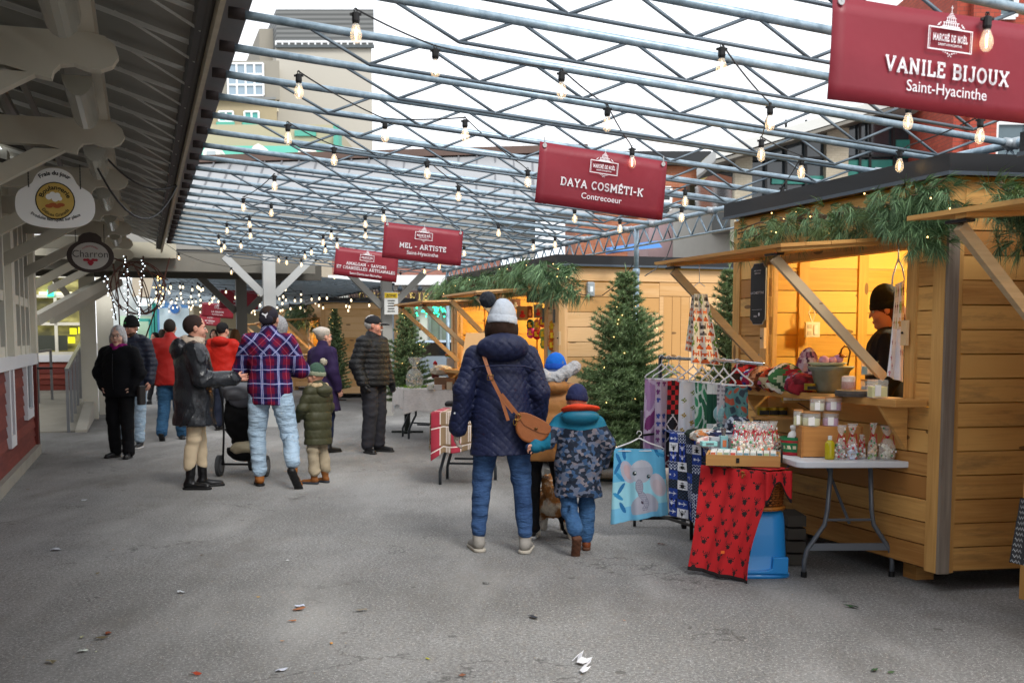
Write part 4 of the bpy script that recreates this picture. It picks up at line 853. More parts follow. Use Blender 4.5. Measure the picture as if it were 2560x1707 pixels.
tB, fB = stall('stall cut by the right edge of the photo, its flap and brace showing', 2.2, 4.58, 4.39, 2.42, 2.6, 4.2, 1.08, 2.10, seed=9, lampW=20, flap=.85, flap_ext=(.1, .28), braces=(.1, .02))
tC, fC = stall('middle stall with broad pale side wall and cards and yarn hanging in its opening', 11.42, 13.55, 4.39, 2.28, 11.85, 13.2, 1.06, 2.05, wall=WP2, wallv=WP2V, seed=5, vside=True, lampW=40, flap_ext=(.0, .1))
tD, fD = stall('stall joined behind the middle one with its flap over the gift table', 13.66, 15.85, 4.39, 2.28, 14.0, 15.5, 1.0, 1.98, wall=WP2, wallv=WP2V, seed=6, lampW=40, flap=.9, flapdz=-.03)
tE, fE = stall('farther stall with a pale side wall behind the slim tree', 27.4, 29.7, 4.25, 2.38, 27.8, 29.3, 1.05, 2.0, wall=WP2, wallv=WP2V, seed=7, vside=True, lampW=45, far=True)
tF, fF = stall('small distant stall glowing yellow left of the farther stall', 32.0, 34.3, 4.1, 2.35, 32.3, 33.9, 1.05, 2.0, wall=WP2, wallv=WP2V, seed=8, lampW=45, far=True)
tG_, fG = stall('tiny most distant stall at the end of the row', 37.0, 39.3, 4.1, 2.35, 37.3, 38.9, 1.05, 2.0, wall=WP2, wallv=WP2V, seed=8, lampW=45, far=True)
# ---- things fixed to the stalls
def hm(o, label, cat): return tag(o, label, cat)
# black board
m = MB(); p = fA(7.22-5.23, -.03, 0); c = BB(1894, 735, 4.33); ux = (EA*-1); 
def board(c, w, h, ux, nn_, th=.015):
    pr = [(-.5, -.42), (-.38, -.45), (-.3, -.5), (.3, -.5), (.38, -.45), (.5, -.42), (.5, .42), (.38, .45), (.3, .5), (-.3, .5), (-.38, .45), (-.5, .42)]
    return [c+ux*(x*w)+EZ*(y*h) for x, y in pr]
t = thing('shop_board', 'tall black scalloped board lettered LA CABOTTINE on the far jamb of the nearest stall', 'sign', c)
m = MB(); m.poly(board(c, .2, .44, ux, 0), .012, EB); m.build('panel', mat('16171a', .5, var=.05), t)
m = MB(); m.poly(board(c+EB*.003, .208, .45, ux, 0), .006, EB); m.build('edge', mat('a9a9a4', .5), t)
m = MB(); k = c-EB*.004
text_mesh(m, 'LA CABOTTINE', k, ux, EZ, .019, .0); text_mesh(m, 'AVEC AMOUR', k+EZ*.165, ux, EZ, .011, .0); text_mesh(m, 'CRÉATIONS', k+EZ*.145, ux, EZ, .011, .01); text_mesh(m, 'DON', k-EZ*.17-ux*.02, ux, EZ, .014, .01)
m.ball(k-EZ*.15+ux*.03, (.012, .002, .014), 6, 4, (ux, EB, EZ)); m.tube([k-EZ*.115-ux*.07, k-EZ*.115+ux*.07], .001, 4); m.build('lettering', INK, t)
# switch box inside stall A, back boards visible through opening
p = D(2030, 824, 8.55); t = thing('outlet_box', 'cream outlet and switch box with looped wire on the inner wall of the nearest stall', 'outlet', p)
m = MB(); m.box(p, (.11, .05, .115)); m.build('plate', mat('e8dcb8', .5), t, bevel=.004); m = MB(); m.box(p+Vector((.022, -.028, 0)), (.025, .01, .07)); m.build('switch', mat('f4ecd4', .4), t)
m = MB()
for z in (-.025, .025): m.box(p+Vector((-.025, -.027, z)), (.03, .006, .03))
m.build('socket', mat('cdbf98', .4), t); m = MB(); m.tube([p+EZ*.05, p+Vector((-.03, 0, .13)), p+Vector((0, 0, .18)), p+Vector((.02, 0, .12)), p+EZ*.05], .006, 5); m.build('wire', mat('e0d4a8', .5), t)
def turn_button(p, lab):
    t = thing('wooden_latch', lab, 'latch', p); m = MB(); m.tone = .9; m.bar(p-EZ*.075, p+EZ*.075, .05, .022, EB); m.build('latch', WPV, t); m = MB(); m.ball(p-EB*.02, .008, 6, 4); m.build('bolt', BLK, t)
turn_button(BB(2262, 832, 4.35), 'wooden turn latch on the near jamb of the nearest stall'); turn_button(BB(1908, 845, 4.35), 'wooden turn latch below the black board')
turn_button(BB(1398, 845, 4.35), 'wooden turn latch on the jamb of the middle stall')
# socket box with cables on stall C side wall
p = D(1476, 723, 11.35); p = AA(1476, 723, 11.39); t = thing('electric_box', 'grey weatherproof socket box on the pale side wall', 'electric box', p)
m = MB(); m.box(p, (.09, .06, .16), (EB, EA, EZ)); m.build('cover', mat('9ba3a8', .25, .1), t, bevel=.015); m = MB(); m.box(p-EA*.032, (.035, .01, .06), (EB, EA, EZ)); m.build('window', mat('dfe6e8', .2), t)
m = MB(); c0 = p-EZ*.07; c1 = AA(1592, 585, 10.73)
m.tube([p-EB*.28+EZ*.04, p-EB*.2-EZ*.03, p-EB*.1-EZ*.06, c0], .006, 5); m.tube([c0, p+EB*.12-EZ*.07-EA*.05, p+EB*.28+EZ*.08-EA*.2, p+EB*.40+EZ*.35-EA*.4, c1], .005, 5); tag(m.build('cable', BLK), 'dark green cable looping from the pole to the socket box', 'cable')
m = MB(); c = [AA(x, y, 10.5) for x, y in ((1668, 570), (1680, 605), (1668, 640), (1640, 672), (1612, 690))]; m.tube(c, .006, 5); tag(m.build('cable', BLK), 'black cable drooping from the edge truss to the tree top', 'cable')
# ================================================================ garlands
NEED = None
def needle_mat(c1, c2):
    k = ('nd', c1); 
    if k in _mats: return _mats[k]
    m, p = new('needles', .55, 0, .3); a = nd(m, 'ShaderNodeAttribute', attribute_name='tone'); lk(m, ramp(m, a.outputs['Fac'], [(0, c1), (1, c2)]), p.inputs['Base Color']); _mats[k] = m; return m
PINE = needle_mat('24422c', '88aa78'); TWIG = mat('5a4636', .8, var=.2); GL_E = mat((1, .62, .2), .5, var=0, emit=2.6)
def tuft(mb, p, d, L, n, w, rr, spread=.75):
    d = d.normalized()
    for i in range(n):
        v = Vector((rr.gauss(0, 1), rr.gauss(0, 1), rr.gauss(0, 1))); v = (d+v.normalized()*spread*rr.uniform(.3, 1)).normalized(); l = L*rr.uniform(.7, 1.15)
        s = v.cross(Vector((rr.random(), rr.random(), rr.random()+.1))).normalized()*w; q = p+v*l-EZ*(l*.22); mid = p+v*(l*.55)-EZ*(l*.03)
        mb.tone = min(1, max(0, rr.gauss(.45, .25))); mb.add([p-s*.5, p+s*.5, mid+s, q, mid-s], [(0, 1, 2, 4), (4, 2, 3)])
def garland(label, pts, rad, n, L=.11, seed=1, nn_=34, lights=14, w=.0016):
    rr = random.Random(seed); pts = [Vector(p) for p in pts]; t = thing('pine_garland', label, 'garland', pts[0], 0, 'pine garlands above the stall flaps'); nd_ = MB(); tw = MB(); lt = MB()
    for i in range(n):
        u = rr.random()*(len(pts)-1); k = min(int(u), len(pts)-2); c = pts[k].lerp(pts[k+1], u-k)
        rk = rad[k]+(rad[k+1]-rad[k])*(u-k); off = Vector((rr.gauss(0, .5), rr.gauss(0, .5), rr.uniform(-1, .55)))*rk; off.y *= .6; q = c+off
        d = Vector((rr.gauss(0, .5), rr.gauss(0, .4)-.5, rr.uniform(-1.1, .25)))
        tuft(nd_, q, d, L*rr.uniform(.75, 1.2), nn_, w, rr)
        if i % 5 == 0: tw.tube([c+off*.1, q], .003, 4)
    for k in range(len(pts)-1):
        for j in range(3): tw.tube([pts[k]+Vector((0, 0, rr.uniform(-.05, .05))), pts[k].lerp(pts[k+1], .5)+Vector((0, -.03, rr.uniform(-.06, .06))), pts[k+1]], .006, 5)
    nd_.build('needles', PINE, t); tw.build('twigs', TWIG, t)
    for i in range(lights):
        u = rr.random()*(len(pts)-1); k = min(int(u), len(pts)-2); c = pts[k].lerp(pts[k+1], u-k); lt.ball(c+Vector((rr.uniform(-.1, .1), -.14-rr.random()*.06, rr.uniform(-.14, .1))), .005, 5, 4)
    lt.build('fairy_lights', GL_E, t)
    return t
def gpts(l, b): return [BB(x, y, b) for x, y in l]
garland('long-needled pine garland with twigs across the front of the nearest stall', gpts([(1845, 590), (1950, 560), (2080, 540), (2190, 525), (2290, 500), (2325, 480)], 4.22), [.12, .14, .14, .15, .17, .15], 360, .12, 2, 28, 11)
garland('bushy end of the pine garland on the near corner of the nearest stall', gpts([(2230, 520), (2300, 530), (2315, 590)], 4.2), [.13, .15, .1], 90, .13, 5, 28, 2)
garland('pine garland hanging on the cut-off stall at the right edge', gpts([(2500, 470), (2570, 520), (2640, 560)], 4.25), [.1, .16, .2], 150, .14, 3, 28, 3)
garland('thick pale pine garland over the cards and yarn of the middle stall', gpts([(1240, 690), (1300, 680), (1370, 675), (1425, 700)], 4.2), [.13, .2, .23, .2], 260, .17, 4, 22, 10, .003)
garland('pine garland over the stall joined behind the middle one', gpts([(1100, 720), (1160, 712), (1225, 705)], 4.2), [.13, .2, .18], 200, .18, 6, 20, 8, .0035)
garland('small pine garland on the farther stall', gpts([(715, 785), (745, 780), (785, 790)], 4.05), [.25, .3, .3], 130, .25, 7, 16, 4, .007)
# ================================================================ fir trees
FIR = needle_mat('2a462c', '9cb482'); BARK = mat('4a3b30', .9, var=.2)
def fir(label, pos, H, W, seed, z0=.25, den=1.0, lights=40, ns=.0042, stand=True, grp='decorated fir trees in the lane'):
    rr = random.Random(seed); t = thing('fir_tree', label, 'tree', pos, 0, grp); P = Vector(pos)
    m = MB(); m.tube([P+EZ*.03, P+EZ*(z0+.3), P+EZ*(H-.25), P+EZ*(H-.02)], [.035, .032, .012, .004], 8); m.build('trunk', BARK, t)
    cr = MB(); br = MB(); z = z0; lt = MB(); tips = []
    while z < H-.06:
        f = (z-z0)/(H-z0); rad = W/2*1.08*(1-f)**.8*(.86+.14*math.sin(f*21+seed)); nb = max(4, int((17-9*f)*den)); a0 = rr.random()*6.28
        for k in range(nb):
            an = a0+2*math.pi*k/nb+rr.uniform(-.25, .25); L = max(.05, rad*rr.uniform(.68, 1.15)); d = Vector((math.cos(an), math.sin(an), .28+.5*f)); s = Vector((-math.sin(an), math.cos(an), 0))
            b0 = P+EZ*z; bp = lambda u: b0+d*(L*u)+EZ*(-.16*L*u*u+ .1*L*u**3)
            br.tube([bp(0), bp(.5), bp(1)], [.008, .005, .002], 4)
            nsub = max(3, int(L/.052*den))
            for j in range(nsub):
                u = (j+1)/nsub; base = bp(u); tips.append(base)
                for sg in (-1, 1):
                    l2 = L*(.48*(1-u)+.14)*rr.uniform(.7, 1.1); dd = (d*.75+s*sg*.8+EZ*rr.uniform(-.05, .25)).normalized()
                    n = max(2, int(l2/.03))
                    for q in range(n):
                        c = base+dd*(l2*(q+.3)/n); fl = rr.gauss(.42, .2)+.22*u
                        for w in range(8):
                            v = (dd*.7+Vector((rr.gauss(0, .6), rr.gauss(0, .6), rr.gauss(.15, .5)))).normalized(); l = .046*rr.uniform(.7, 1.25); x = v.cross(Vector((rr.random(), rr.random(), rr.random()+.1))).normalized()*ns
                            cr.tone = min(1, max(0, fl)); cr.add([c-x, c+x, c+v*l], [(0, 1, 2)])
        z += .062+.02*(1-f)
    for i in range(int(30*den)):
        v = Vector((rr.gauss(0, .3), rr.gauss(0, .3), 1)).normalized(); c = P+EZ*(H-.2+.2*i/30); x = v.orthogonal().normalized()*ns; cr.add([c-x, c+x, c+v*.05], [(0, 1, 2)])
    cr.build('crown', FIR, t); br.build('branches', BARK, t)
    for i in range(lights):
        c = rr.choice(tips); c = c+(c-P-EZ*(c.z-P.z)).normalized()*.02; lt.ball(c, .0055, 5, 4)
    lt.build('fairy_lights', GL_E, t)
    if stand:
        m = MB(); m.lathe([(.10, 0), (.10, .02), (.05, .03), (.045, z0)], P, 14); m.box(P+EZ*.015, (.5, .06, .03)); m.box(P+EZ*.0151, (.06, .5, .03)); m.build('stand', mat('16201c', .6), t)
    return t
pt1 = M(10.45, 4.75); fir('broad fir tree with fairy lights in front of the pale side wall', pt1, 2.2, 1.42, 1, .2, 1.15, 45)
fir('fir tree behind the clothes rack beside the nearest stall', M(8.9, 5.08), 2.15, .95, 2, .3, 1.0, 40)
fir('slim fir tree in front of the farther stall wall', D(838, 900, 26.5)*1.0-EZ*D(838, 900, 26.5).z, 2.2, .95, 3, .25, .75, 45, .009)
fir('fir tree between the man in the black jacket and the gift table', (-1.66, 17.4, 0), 2.0, 1.0, 4, .45, .85, 40, .007)
# ================================================================ goods, tables, textiles
BM = {  # small bitmaps for printed motifs
 'deer': ["10001.", "10101.", "01110.", "00110.", "011111", "001110", "000100"],
 'stag': ["1.....1", "1.1.1.1", ".1.1.1.", "..111..", ".11111.", "..111..", "..111..", "...1..."],
 'tree': ["..1..", ".111.", "..1..", ".111.", "11111", ".111.", "11111", "..1.."],
 'arrow': [".....1..", "11....1.", "11111111", "11....1.", ".....1.."],
 'fox': ["o...o", "ooooo", "owowo", ".www.", "..k..", ".ooo.", "ooooo"],
 'rac': ["g...g", "ggggg", "gkgkg", ".www.", "..k..", "ggggg"],
 'leaf': ["..l..", ".ll..", "ll.l.", ".lll.", "..l..", ".l..."],
 'flower': [".p.p.", "ppypp", ".ppp.", ".p.p."], 'panda': ["k...k", ".www.", "wkwkw", "wwwww", ".wkw."],
}
def bit(nm, u, v):
    b = BM[nm]; r = len(b); c = len(b[0])
    if not (0 <= u < 1 and 0 <= v < 1): return None
    ch = b[min(r-1, int((1-v)*r))][min(c-1, int(u*c))]; return None if ch in '.0' else ch
def hsh(i, j, s=0): return (math.sin(i*127.1+j*311.7+s*74.7)*43758.5453) % 1
def csurf(name, fn, col, nu, nv, parent=None, solid=.003, rough=.85, sm=True, nrm=None):
    mb = MB(); vs = [fn(i/nu, j/nv) for j in range(nv+1) for i in range(nu+1)]; n = len(mb.v); mb.v = [Vector(p) for p in vs]
    for j in range(nv):
        for i in range(nu):
            k = j*(nu+1)+i; mb.f.append([k, k+1, k+nu+2, k+nu+1]); mb.t.append(.5); mb.uv.append(None); mb.col.append(lin(col((i+.5)/nu, (j+.5)/nv)))
    return mb.build(name, vcol(rough), parent, sm, solid=solid)
def quadf(tl, tr, bl, br, folds=0, amp=.0, ph=0, grow=1.0, sag=0, off=None):
    tl, tr, bl, br = map(Vector, (tl, tr, bl, br)); n = (tr-tl).cross(bl-tl).normalized()
    if n.y > 0: n = -n
    def f(u, v):   # v=1 top
        t = tl.lerp(tr, u); b = bl.lerp(br, u); p = b.lerp(t, v); a = amp*(.25+.75*(1-v)*grow)
        p = p+n*(a*math.sin(u*folds*6.283+ph+1.3*v)+a*.4*math.sin(u*folds*13.1+2*ph+v*2)); p = p-EZ*(sag*math.sin(u*math.pi)*(v if sag else 0)); return p
    return f
def T(name, label, cat, loc, group=None): return thing(name, label, cat, loc, 0, group)
def one(o, label, cat, group=None): return tag(o, label, cat, group)
PLA = mat('ccd0d6', .5, var=.04, bmp=.05, bs=200); TLEG = mat('63686f', .35, .3, var=.08)
# ---- folding table
def folding_table(label, O, X, Y_, W, Lg, z=.74, top=PLA, legm=TLEG, grp=None, r=.015):
    t = T('folding_table', label, 'table', O, grp); m = MB()
    c = []; rr_ = .06
    for sx, sy, a0 in ((1, 1, 0), (-1, 1, 90), (-1, -1, 180), (1, -1, 270)):
        for k in range(5): th = R(a0+k*22.5); c.append(((W/2-rr_)*sx+rr_*math.cos(th), (Lg/2-rr_)*sy+rr_*math.sin(th)))
    m.poly([O+X*x+Y_*y+EZ*(z-.038) for x, y in c], .038, EZ); m.build('table_top', top, t, bevel=.006)
    for s in (-1, 1):
        yy = s*(Lg/2-.16)
        for sx in (-1, 1):
            m = MB(); P = lambda x, z_, dy=0: O+X*x+Y_*(yy+dy)+EZ*z_
            m.tube([P(sx*W*.16, z-.05), P(sx*W*.18, .42), P(sx*W*.20, .33), P(sx*W*.34, .17), P(sx*W*.36, .10), P(sx*W*.36, .0)], r, 8); lg = m.build('leg', legm, t, True)
            m = MB(); m.tube([P(sx*W*.36, .0), P(sx*W*.36, .035)], r*1.35, 8); m.build('foot', BLK, lg)
        m = MB(); m.bar(P(-W*.33, .19), P(W*.33, .19), .012, .045); m.build('cross_bar', legm, t)
        m = MB(); m.tube([P(0, .34), P(0, z-.06, -s*.42)], r*.7, 6); m.tube([P(-W*.19, .36), P(W*.19, .36)], r*.6, 6); m.build('stay', legm, t)
    return t
O1 = Vector((2.03, 7.46, 0)); Y1 = Vector((-.10, 1, 0)).normalized(); X1 = Vector((1, .03, 0)).normalized()
folding_table('light grey folding table standing before the nearest stall', O1, X1, Y1, .77, 1.70)
O2 = Vector((1.60, 8.2, 0)); folding_table('folding table under the blue plaid blanket, beside the clothes rack', O2, X1, Y1, .6, 1.0, .76)
# blue patchwork blanket over the side table
def patch(u, v):
    i, j = int(u*6), int(v*9); a, b = (u*6) % 1, (v*9) % 1; k = int(hsh(i, j)*5)
    if k == 0:
        c = '1d3d92'; 
        if bit('arrow', (a-.15)/.7, (b-.3)/.4): c = 'dfe4ee'
    elif k == 1:
        c = 'e6e8ee'
        if bit('stag' if (i+j) % 2 else 'tree', (a-.2)/.6, (b-.12)/.76): c = '14161c'
    elif k == 2:
        c = '10131c' if (int(a*6)+int(b*6)) % 2 else '2a3b52'
    elif k == 3:
        c = '1b2c58'; 
        if abs(((a+b)*3) % 1-.5) < .09 or abs(((a-b)*3) % 1-.5) < .09: c = 'ccd4e6'
    else:
        c = '1a3fa8' if int(a*5) % 2 else '0f1e4c'
        if bit('stag', (a-.2)/.6, (b-.2)/.6): c = 'd8def0'
    return c
A_, B_ = D(1676, 1090, 8.05), D(1790, 1105, 7.75); A_.z = B_.z = .79
C_, D_ = D(1674, 1285, 8.0), D(1800, 1325, 7.7)
t = T('blanket', 'blue and white patchwork plaid blanket with stags over the side table edge', 'blanket', A_)
csurf('drape', quadf(A_, B_, C_, D_, 2.2, .025), patch, 90, 110, t)
csurf('drape', quadf(A_+Vector((.0, .55, .0)), B_+Vector((.12, .5, 0)), A_+EZ*.001, B_+EZ*.001, 2, .006), patch, 60, 40, t)
# ---- red blanket over basket and blue step stool
def redf(u, v):
    a, b = (u*5+.35*int(v*9)) % 1, (v*9) % 1; i, j = int(u*5+.35*int(v*9)), int(v*9)
    dx, dy = hsh(i, j)*.3, hsh(j, i)*.3
    return '1a0608' if bit('stag', (a-.15-dx)/.5, (b-.08-dy)/.66) else ('b50f18' if v > .03 else '120507')
TL, TR, BL, BR = D(1768, 1150, 6.95), D(1868, 1150, 6.62), D(1745, 1402, 6.78), D(1880, 1448, 6.55)
TLz = Vector((TL.x, TL.y, .68)); TRz = Vector((TR.x+.12, TR.y, .68))
def redsheet(u, v):
    tl, tr, bl, br = Vector((1.215, 7.02, .675)), Vector((1.56, 6.66, .675)), Vector((1.15, 6.88, .03)), Vector((1.50, 6.60, .0)); p = bl.lerp(br, u).lerp(tl.lerp(tr, u), v)
    n = Vector((-.75, -.6, 0)); q = 1-v; p = p+n*(.05*q+.012*math.sin(u*11+2.5*q)*(.2+q)+.006*math.sin(u*27+q*6)); 
    if v > .93: p.z = .675-.02*(1-v)/.07; 
    p.x += .06*math.sin(v*3.1)*(1-u)*.2+.05*(u**2)*math.sin((v-.15)*3.6); p.x -= .075*math.sin(math.pi*min(1, v*1.15))*u**3; p.z = max(p.z, .004); return p
t = T('red_blanket', 'bright red fleece blanket with black deer heads draped to the ground', 'blanket', Vector((1.3, 6.8, 0)))
csurf('drape', redsheet, redf, 90, 120, t)
def redside(u, v):    # right hand flap over the basket
    tl, tr = Vector((1.54, 6.66, .675)), Vector((1.72, 6.74, .675)); h = .07+.13*math.cos(math.pi*u)**2; p = tl.lerp(tr, u); p = p+Vector((0, -.03-.01*math.sin(u*15), -h*(1-v))); return p
csurf('drape', redside, lambda u, v: redf(u*.5, .9+v*.1) if v > .1 else '120507', 30, 16, t)
def redtop(u, v): return Vector((1.235, 7.1, .682)).lerp(Vector((1.56, 6.66, .682)), u).lerp(Vector((1.5, 7.2, .682)).lerp(Vector((1.72, 6.76, .682)), u), v)
csurf('drape', redtop, redf, 40, 30, t)
m = MB(); m.box((1.30, 6.70, .17), (.022, .004, .018)); m.build('price_tag', mat('e0641c', .5, var=0), t)
# wicker basket
bc = Vector((1.56, 6.86, .43)); t = T('wicker_basket', 'brown wicker basket under the red blanket on the blue stool', 'basket', bc)
m = MB(); n = 44
for k in range(15):
    z = .008+k*.0155; rr = .125+.02*k/15
    pts = [bc+Vector(((rr+.005*math.cos(i*math.pi+k*math.pi))*1.05*math.cos(2*math.pi*i/n), (rr+.005*math.cos(i*math.pi+k*math.pi))*.9*math.sin(2*math.pi*i/n), z)) for i in range(n+1)]
    m.tube(pts, .0075, 5)
for i in range(0, n, 2): a = 2*math.pi*i/n; m.tube([bc+Vector((.125*1.05*math.cos(a), .125*.9*math.sin(a), 0)), bc+Vector((.147*1.05*math.cos(a), .147*.9*math.sin(a), .235))], .005, 4)
m.build('weave', mat('8a4d1c', .5, var=.4, vs=25), t, True)
m = MB(); m.lathe([(.12, 0), (.135, .2)], bc, 20); m.build('inner', mat('1c0f06', .9), t)
m = MB(); m.lathe([(.155, 0), (.16, .012), (.155, .022)], bc-EZ*.008, 24); m.build('base_rim', mat('a0601f', .5, var=.3, vs=30), t)
# blue stool
sc = Vector((1.555, 6.88, 0)); t = T('step_stool', 'bright blue plastic tub stool with a moulded step, right of the red blanket', 'stool', sc)
BLU = mat('1c86cf', .35, var=.04, coat=.2)
m = MB(); m.poly([sc+Vector((x, y, z)) for x, y, z in ((-.17, -.13, .43), (.14, -.13, .43), (.14, .13, .43), (-.17, .13, .43))], .001, EZ)
P = lambda w, d, z: [sc+Vector((sx*w-.015, sy*d, z)) for sx, sy in ((-1, -1), (1, -1), (1, 1), (-1, 1))]
m = MB(); sg_ = lambda v: math.copysign(abs(v)**.55, v); vs = [sc+Vector((w*sg_(math.cos(a))-.015, d*sg_(math.sin(a)), z)) for w, d, z in ((.205, .165, 0), (.205, .165, .018), (.187, .152, .028), (.18, .146, .15), (.168, .135, .36), (.16, .128, .40), (.14, .11, .418), (.10, .08, .422)) for a in [R(11.25*q) for q in range(32)]]
m.add(vs, [(i*32+k, i*32+(k+1) % 32, i*32+32+(k+1) % 32, i*32+32+k) for i in range(7) for k in range(32)]+[tuple(range(224, 256)), tuple(range(31, -1, -1))]); m.build('body', BLU, t, True)
m = MB(); m.poly([sc+Vector((x, -.172, z)) for x, z in ((-.10, .03), (.155, .03), (.155, .135), (.06, .135), (.055, .065), (.02, .05), (-.10, .05))], .03, (0, 1, 0)); m.build('step', BLU, t, bevel=.006)
m = MB(); c = Vector((1.86, 7.25, 0))
for k in range(4): m.tone = hsh(k, 3); m.box(c+EZ*(.04+k*.085), (.12, .3, .07))
one(m.build('slatted_crate', mat('4a453e', .8, var=.3)), 'dark slatted crate tucked behind the blue stool', 'crate')
# ---- tray
tc_ = Vector((1.47, 6.95, .69)); tx = Vector((.93, -.22, 0)).normalized(); ty = Vector((.22, .93, 0)).normalized(); t = T('wooden_tray', 'pale wooden tray with black iron handle sitting on the red blanket', 'tray', tc_)
TRW = wood('c79a5e', 'a97d48')
m = MB(); m.box(tc_+EZ*.006, (.43, .27, .012), (tx, ty, EZ)); m.build('base', TRW, t)
for s in (-1, 1):
    m = MB(); m.tone = .4+s*.2; m.box(tc_+ty*(s*.14)+EZ*.034, (.45, .015, .068), (tx, ty, EZ)); m.build('side', TRW, t); m = MB(); m.box(tc_+tx*(s*.222)+EZ*.034, (.012, .262, .068), (tx, ty, EZ)); m.build('end', TRW, t)
c = tc_+tx*.236; m = MB(); m.tube([c-ty*.06+EZ*.02, c-ty*.06+EZ*.10, c-ty*.045+EZ*.118, c+ty*.045+EZ*.118, c+ty*.06+EZ*.10, c+ty*.06+EZ*.02], .006, 6); m.build('handle', BLK, t)
m = MB(); m.box(tc_-ty*.149+EZ*.036-tx*.03, (.02, .004, .03), (tx, ty, EZ)); m.build('slot', BLK, t)
cols = ['c97050', 'd8c890', '8fa890', 'd05a50', '9fb8c8', '6f98a8', 'c8d4d0', '4f7f88', 'b0c898', '90b8c0', 'd8d080', 'a8c8d8']
for r_ in range(2):
    for i in range(10):
        p = tc_+tx*(-.185+i*.041)+ty*(-.06+r_*.11)+EZ*.013; m = MB(); m.box(p+EZ*.035, (.034, .06, .07), (tx, ty, EZ)); o = m.build('soap_bar', mat('e6e6e2', .4, var=.03), None); tag(o, 'soap', 'soap', 'boxed soaps in the wooden tray')
        o['label'] = 'small white boxed soap in the '+('front' if r_ == 0 else 'back')+' row of the tray'
        m = MB(); m.box(p+EZ*.045-ty*.0315, (.028, .003, .04), (tx, ty, EZ)); m.build('soap_label', mat(cols[(i+r_*4) % 12], .5, var=0), o)
# ---- glass candle jars
GL2, g2 = new('jar_glass', .04); g2.inputs['Base Color'].default_value = (.95, .97, .97, 1); g2.inputs['Alpha'].default_value = .22; g2.inputs['Specular IOR Level'].default_value = 1.0
def candle(label, p, r, h, wax, lid=None, tagc=True, wax2=None, sq=False):
    t = T('candle_jar', label, 'candle', p, 'scented candles in glass jars'); m = MB(); n = 4 if sq else 20
    ax = (Vector((.707, .707, 0)), Vector((-.707, .707, 0)), EZ) if sq else None
    f = 1.35 if sq else 1
    m.lathe([(r*f, 0), (r*f, h)], p, n, ax); m.build('glass', GL2, t, not sq)
    m = MB(); m.lathe([(r*.93*f, .006), (r*.93*f, h*.62)], p, n, ax); m.build('wax', mat(wax, .5, var=.03), t, False)
    if wax2: m = MB(); m.lathe([(r*.935*f, h*.62), (r*.935*f, h*.97), (r*.6*f, h*1.05)], p, n, ax); m.build('whipped_wax', mat(wax2, .7, var=.1, vs=60), t)
    if lid: m = MB(); m.lathe([(r*1.02, h), (r*1.02, h+.008)], p, n); m.build('lid', wood('c08d5a', 'a87444'), t)
    if tagc: m = MB(); m.box(p+Vector((-r*.25, -r*1.01*(1 if not sq else 1.0), h*.42)), (r*.7, .003, h*.6)); m.build('label_card', mat('eceae8', .6, var=0), t)
def onz(x, Y, z): q = D(x, 900, Y); return Vector((q.x, q.y, z))
# wooden box behind carrying candles
bp = onz(2076, 6.93, .74); t = T('wooden_box', 'large varnished wooden box on the grey table carrying candle jars', 'box', bp); m = MB(); m.box(bp+EZ*.10, (.36, .16, .19)); m.build('body', wood('c48a4a', 'a8703a'), t, bevel=.003)
m = MB()
for s in (-1, 1): m.box(bp+Vector((s*.186, 0, .096)), (.012, .165, .194))
m.build('dovetailed_end', wood('b57c40', '955f2c'), t)
candle('cream candle jar left of the pink ones in the lower row on the wooden box', onz(2032, 6.9, .932), .056, .085, 'dcdcb0', True)
candle('pink candle jar in the lower row on the wooden box', onz(2080, 6.9, .932), .05, .085, 'd2a8cc', True)
candle('tall pale yellow candle jar left end of the wooden box', onz(1999, 6.95, .932), .03, .095, 'dcd9a0', True)
candle('cream candle jar stacked in the upper row', onz(2046, 6.9, 1.028), .046, .08, 'd8d8bc', True)
candle('lilac candle jar stacked on top at the right of the upper row', onz(2086, 6.9, 1.03), .05, .082, 'cfaccc', True)
SZ = 1.126
def sh(x, b=4.2, dz=0): p = BB(x, 990, b); return Vector((p.x, p.y, SZ+dz))
candle('square yellow candle at the near end of the counter shelf', sh(2193, 4.2), .05, .11, 'd9d488', None, True, None, True)
sl_ = sh(2138, 4.2); t = T('wood_slice', 'round bark-edged wood slice on the counter shelf', 'wood slice', sl_); m = MB(); m.lathe([(.12, 0), (.125, .02), (.12, .035)], sl_, 22); m.build('bark', mat('4a4440', .9, var=.5, vs=30, bmp=.6, bs=40), t); m = MB(); m.lathe([(.112, .0352), (.112, .037)], sl_, 22); m.build('face', wood('c0a078', 'a08058'), t)
candle('brown and cream layered candle glass with whipped top on the wood slice', sl_+Vector((-.05, -.02, .038)), .043, .085, 'a5583c', None, False, 'd2b4a0')
candle('aqua candle jar on top of a grey one at the back of the shelf', sh(2172, 4.36, .125), .052, .09, '9fc8c8', None, True)
candle('grey candle jar under the aqua one on the shelf', sh(2172, 4.36), .052, .09, 'a8b0b0', True, True)
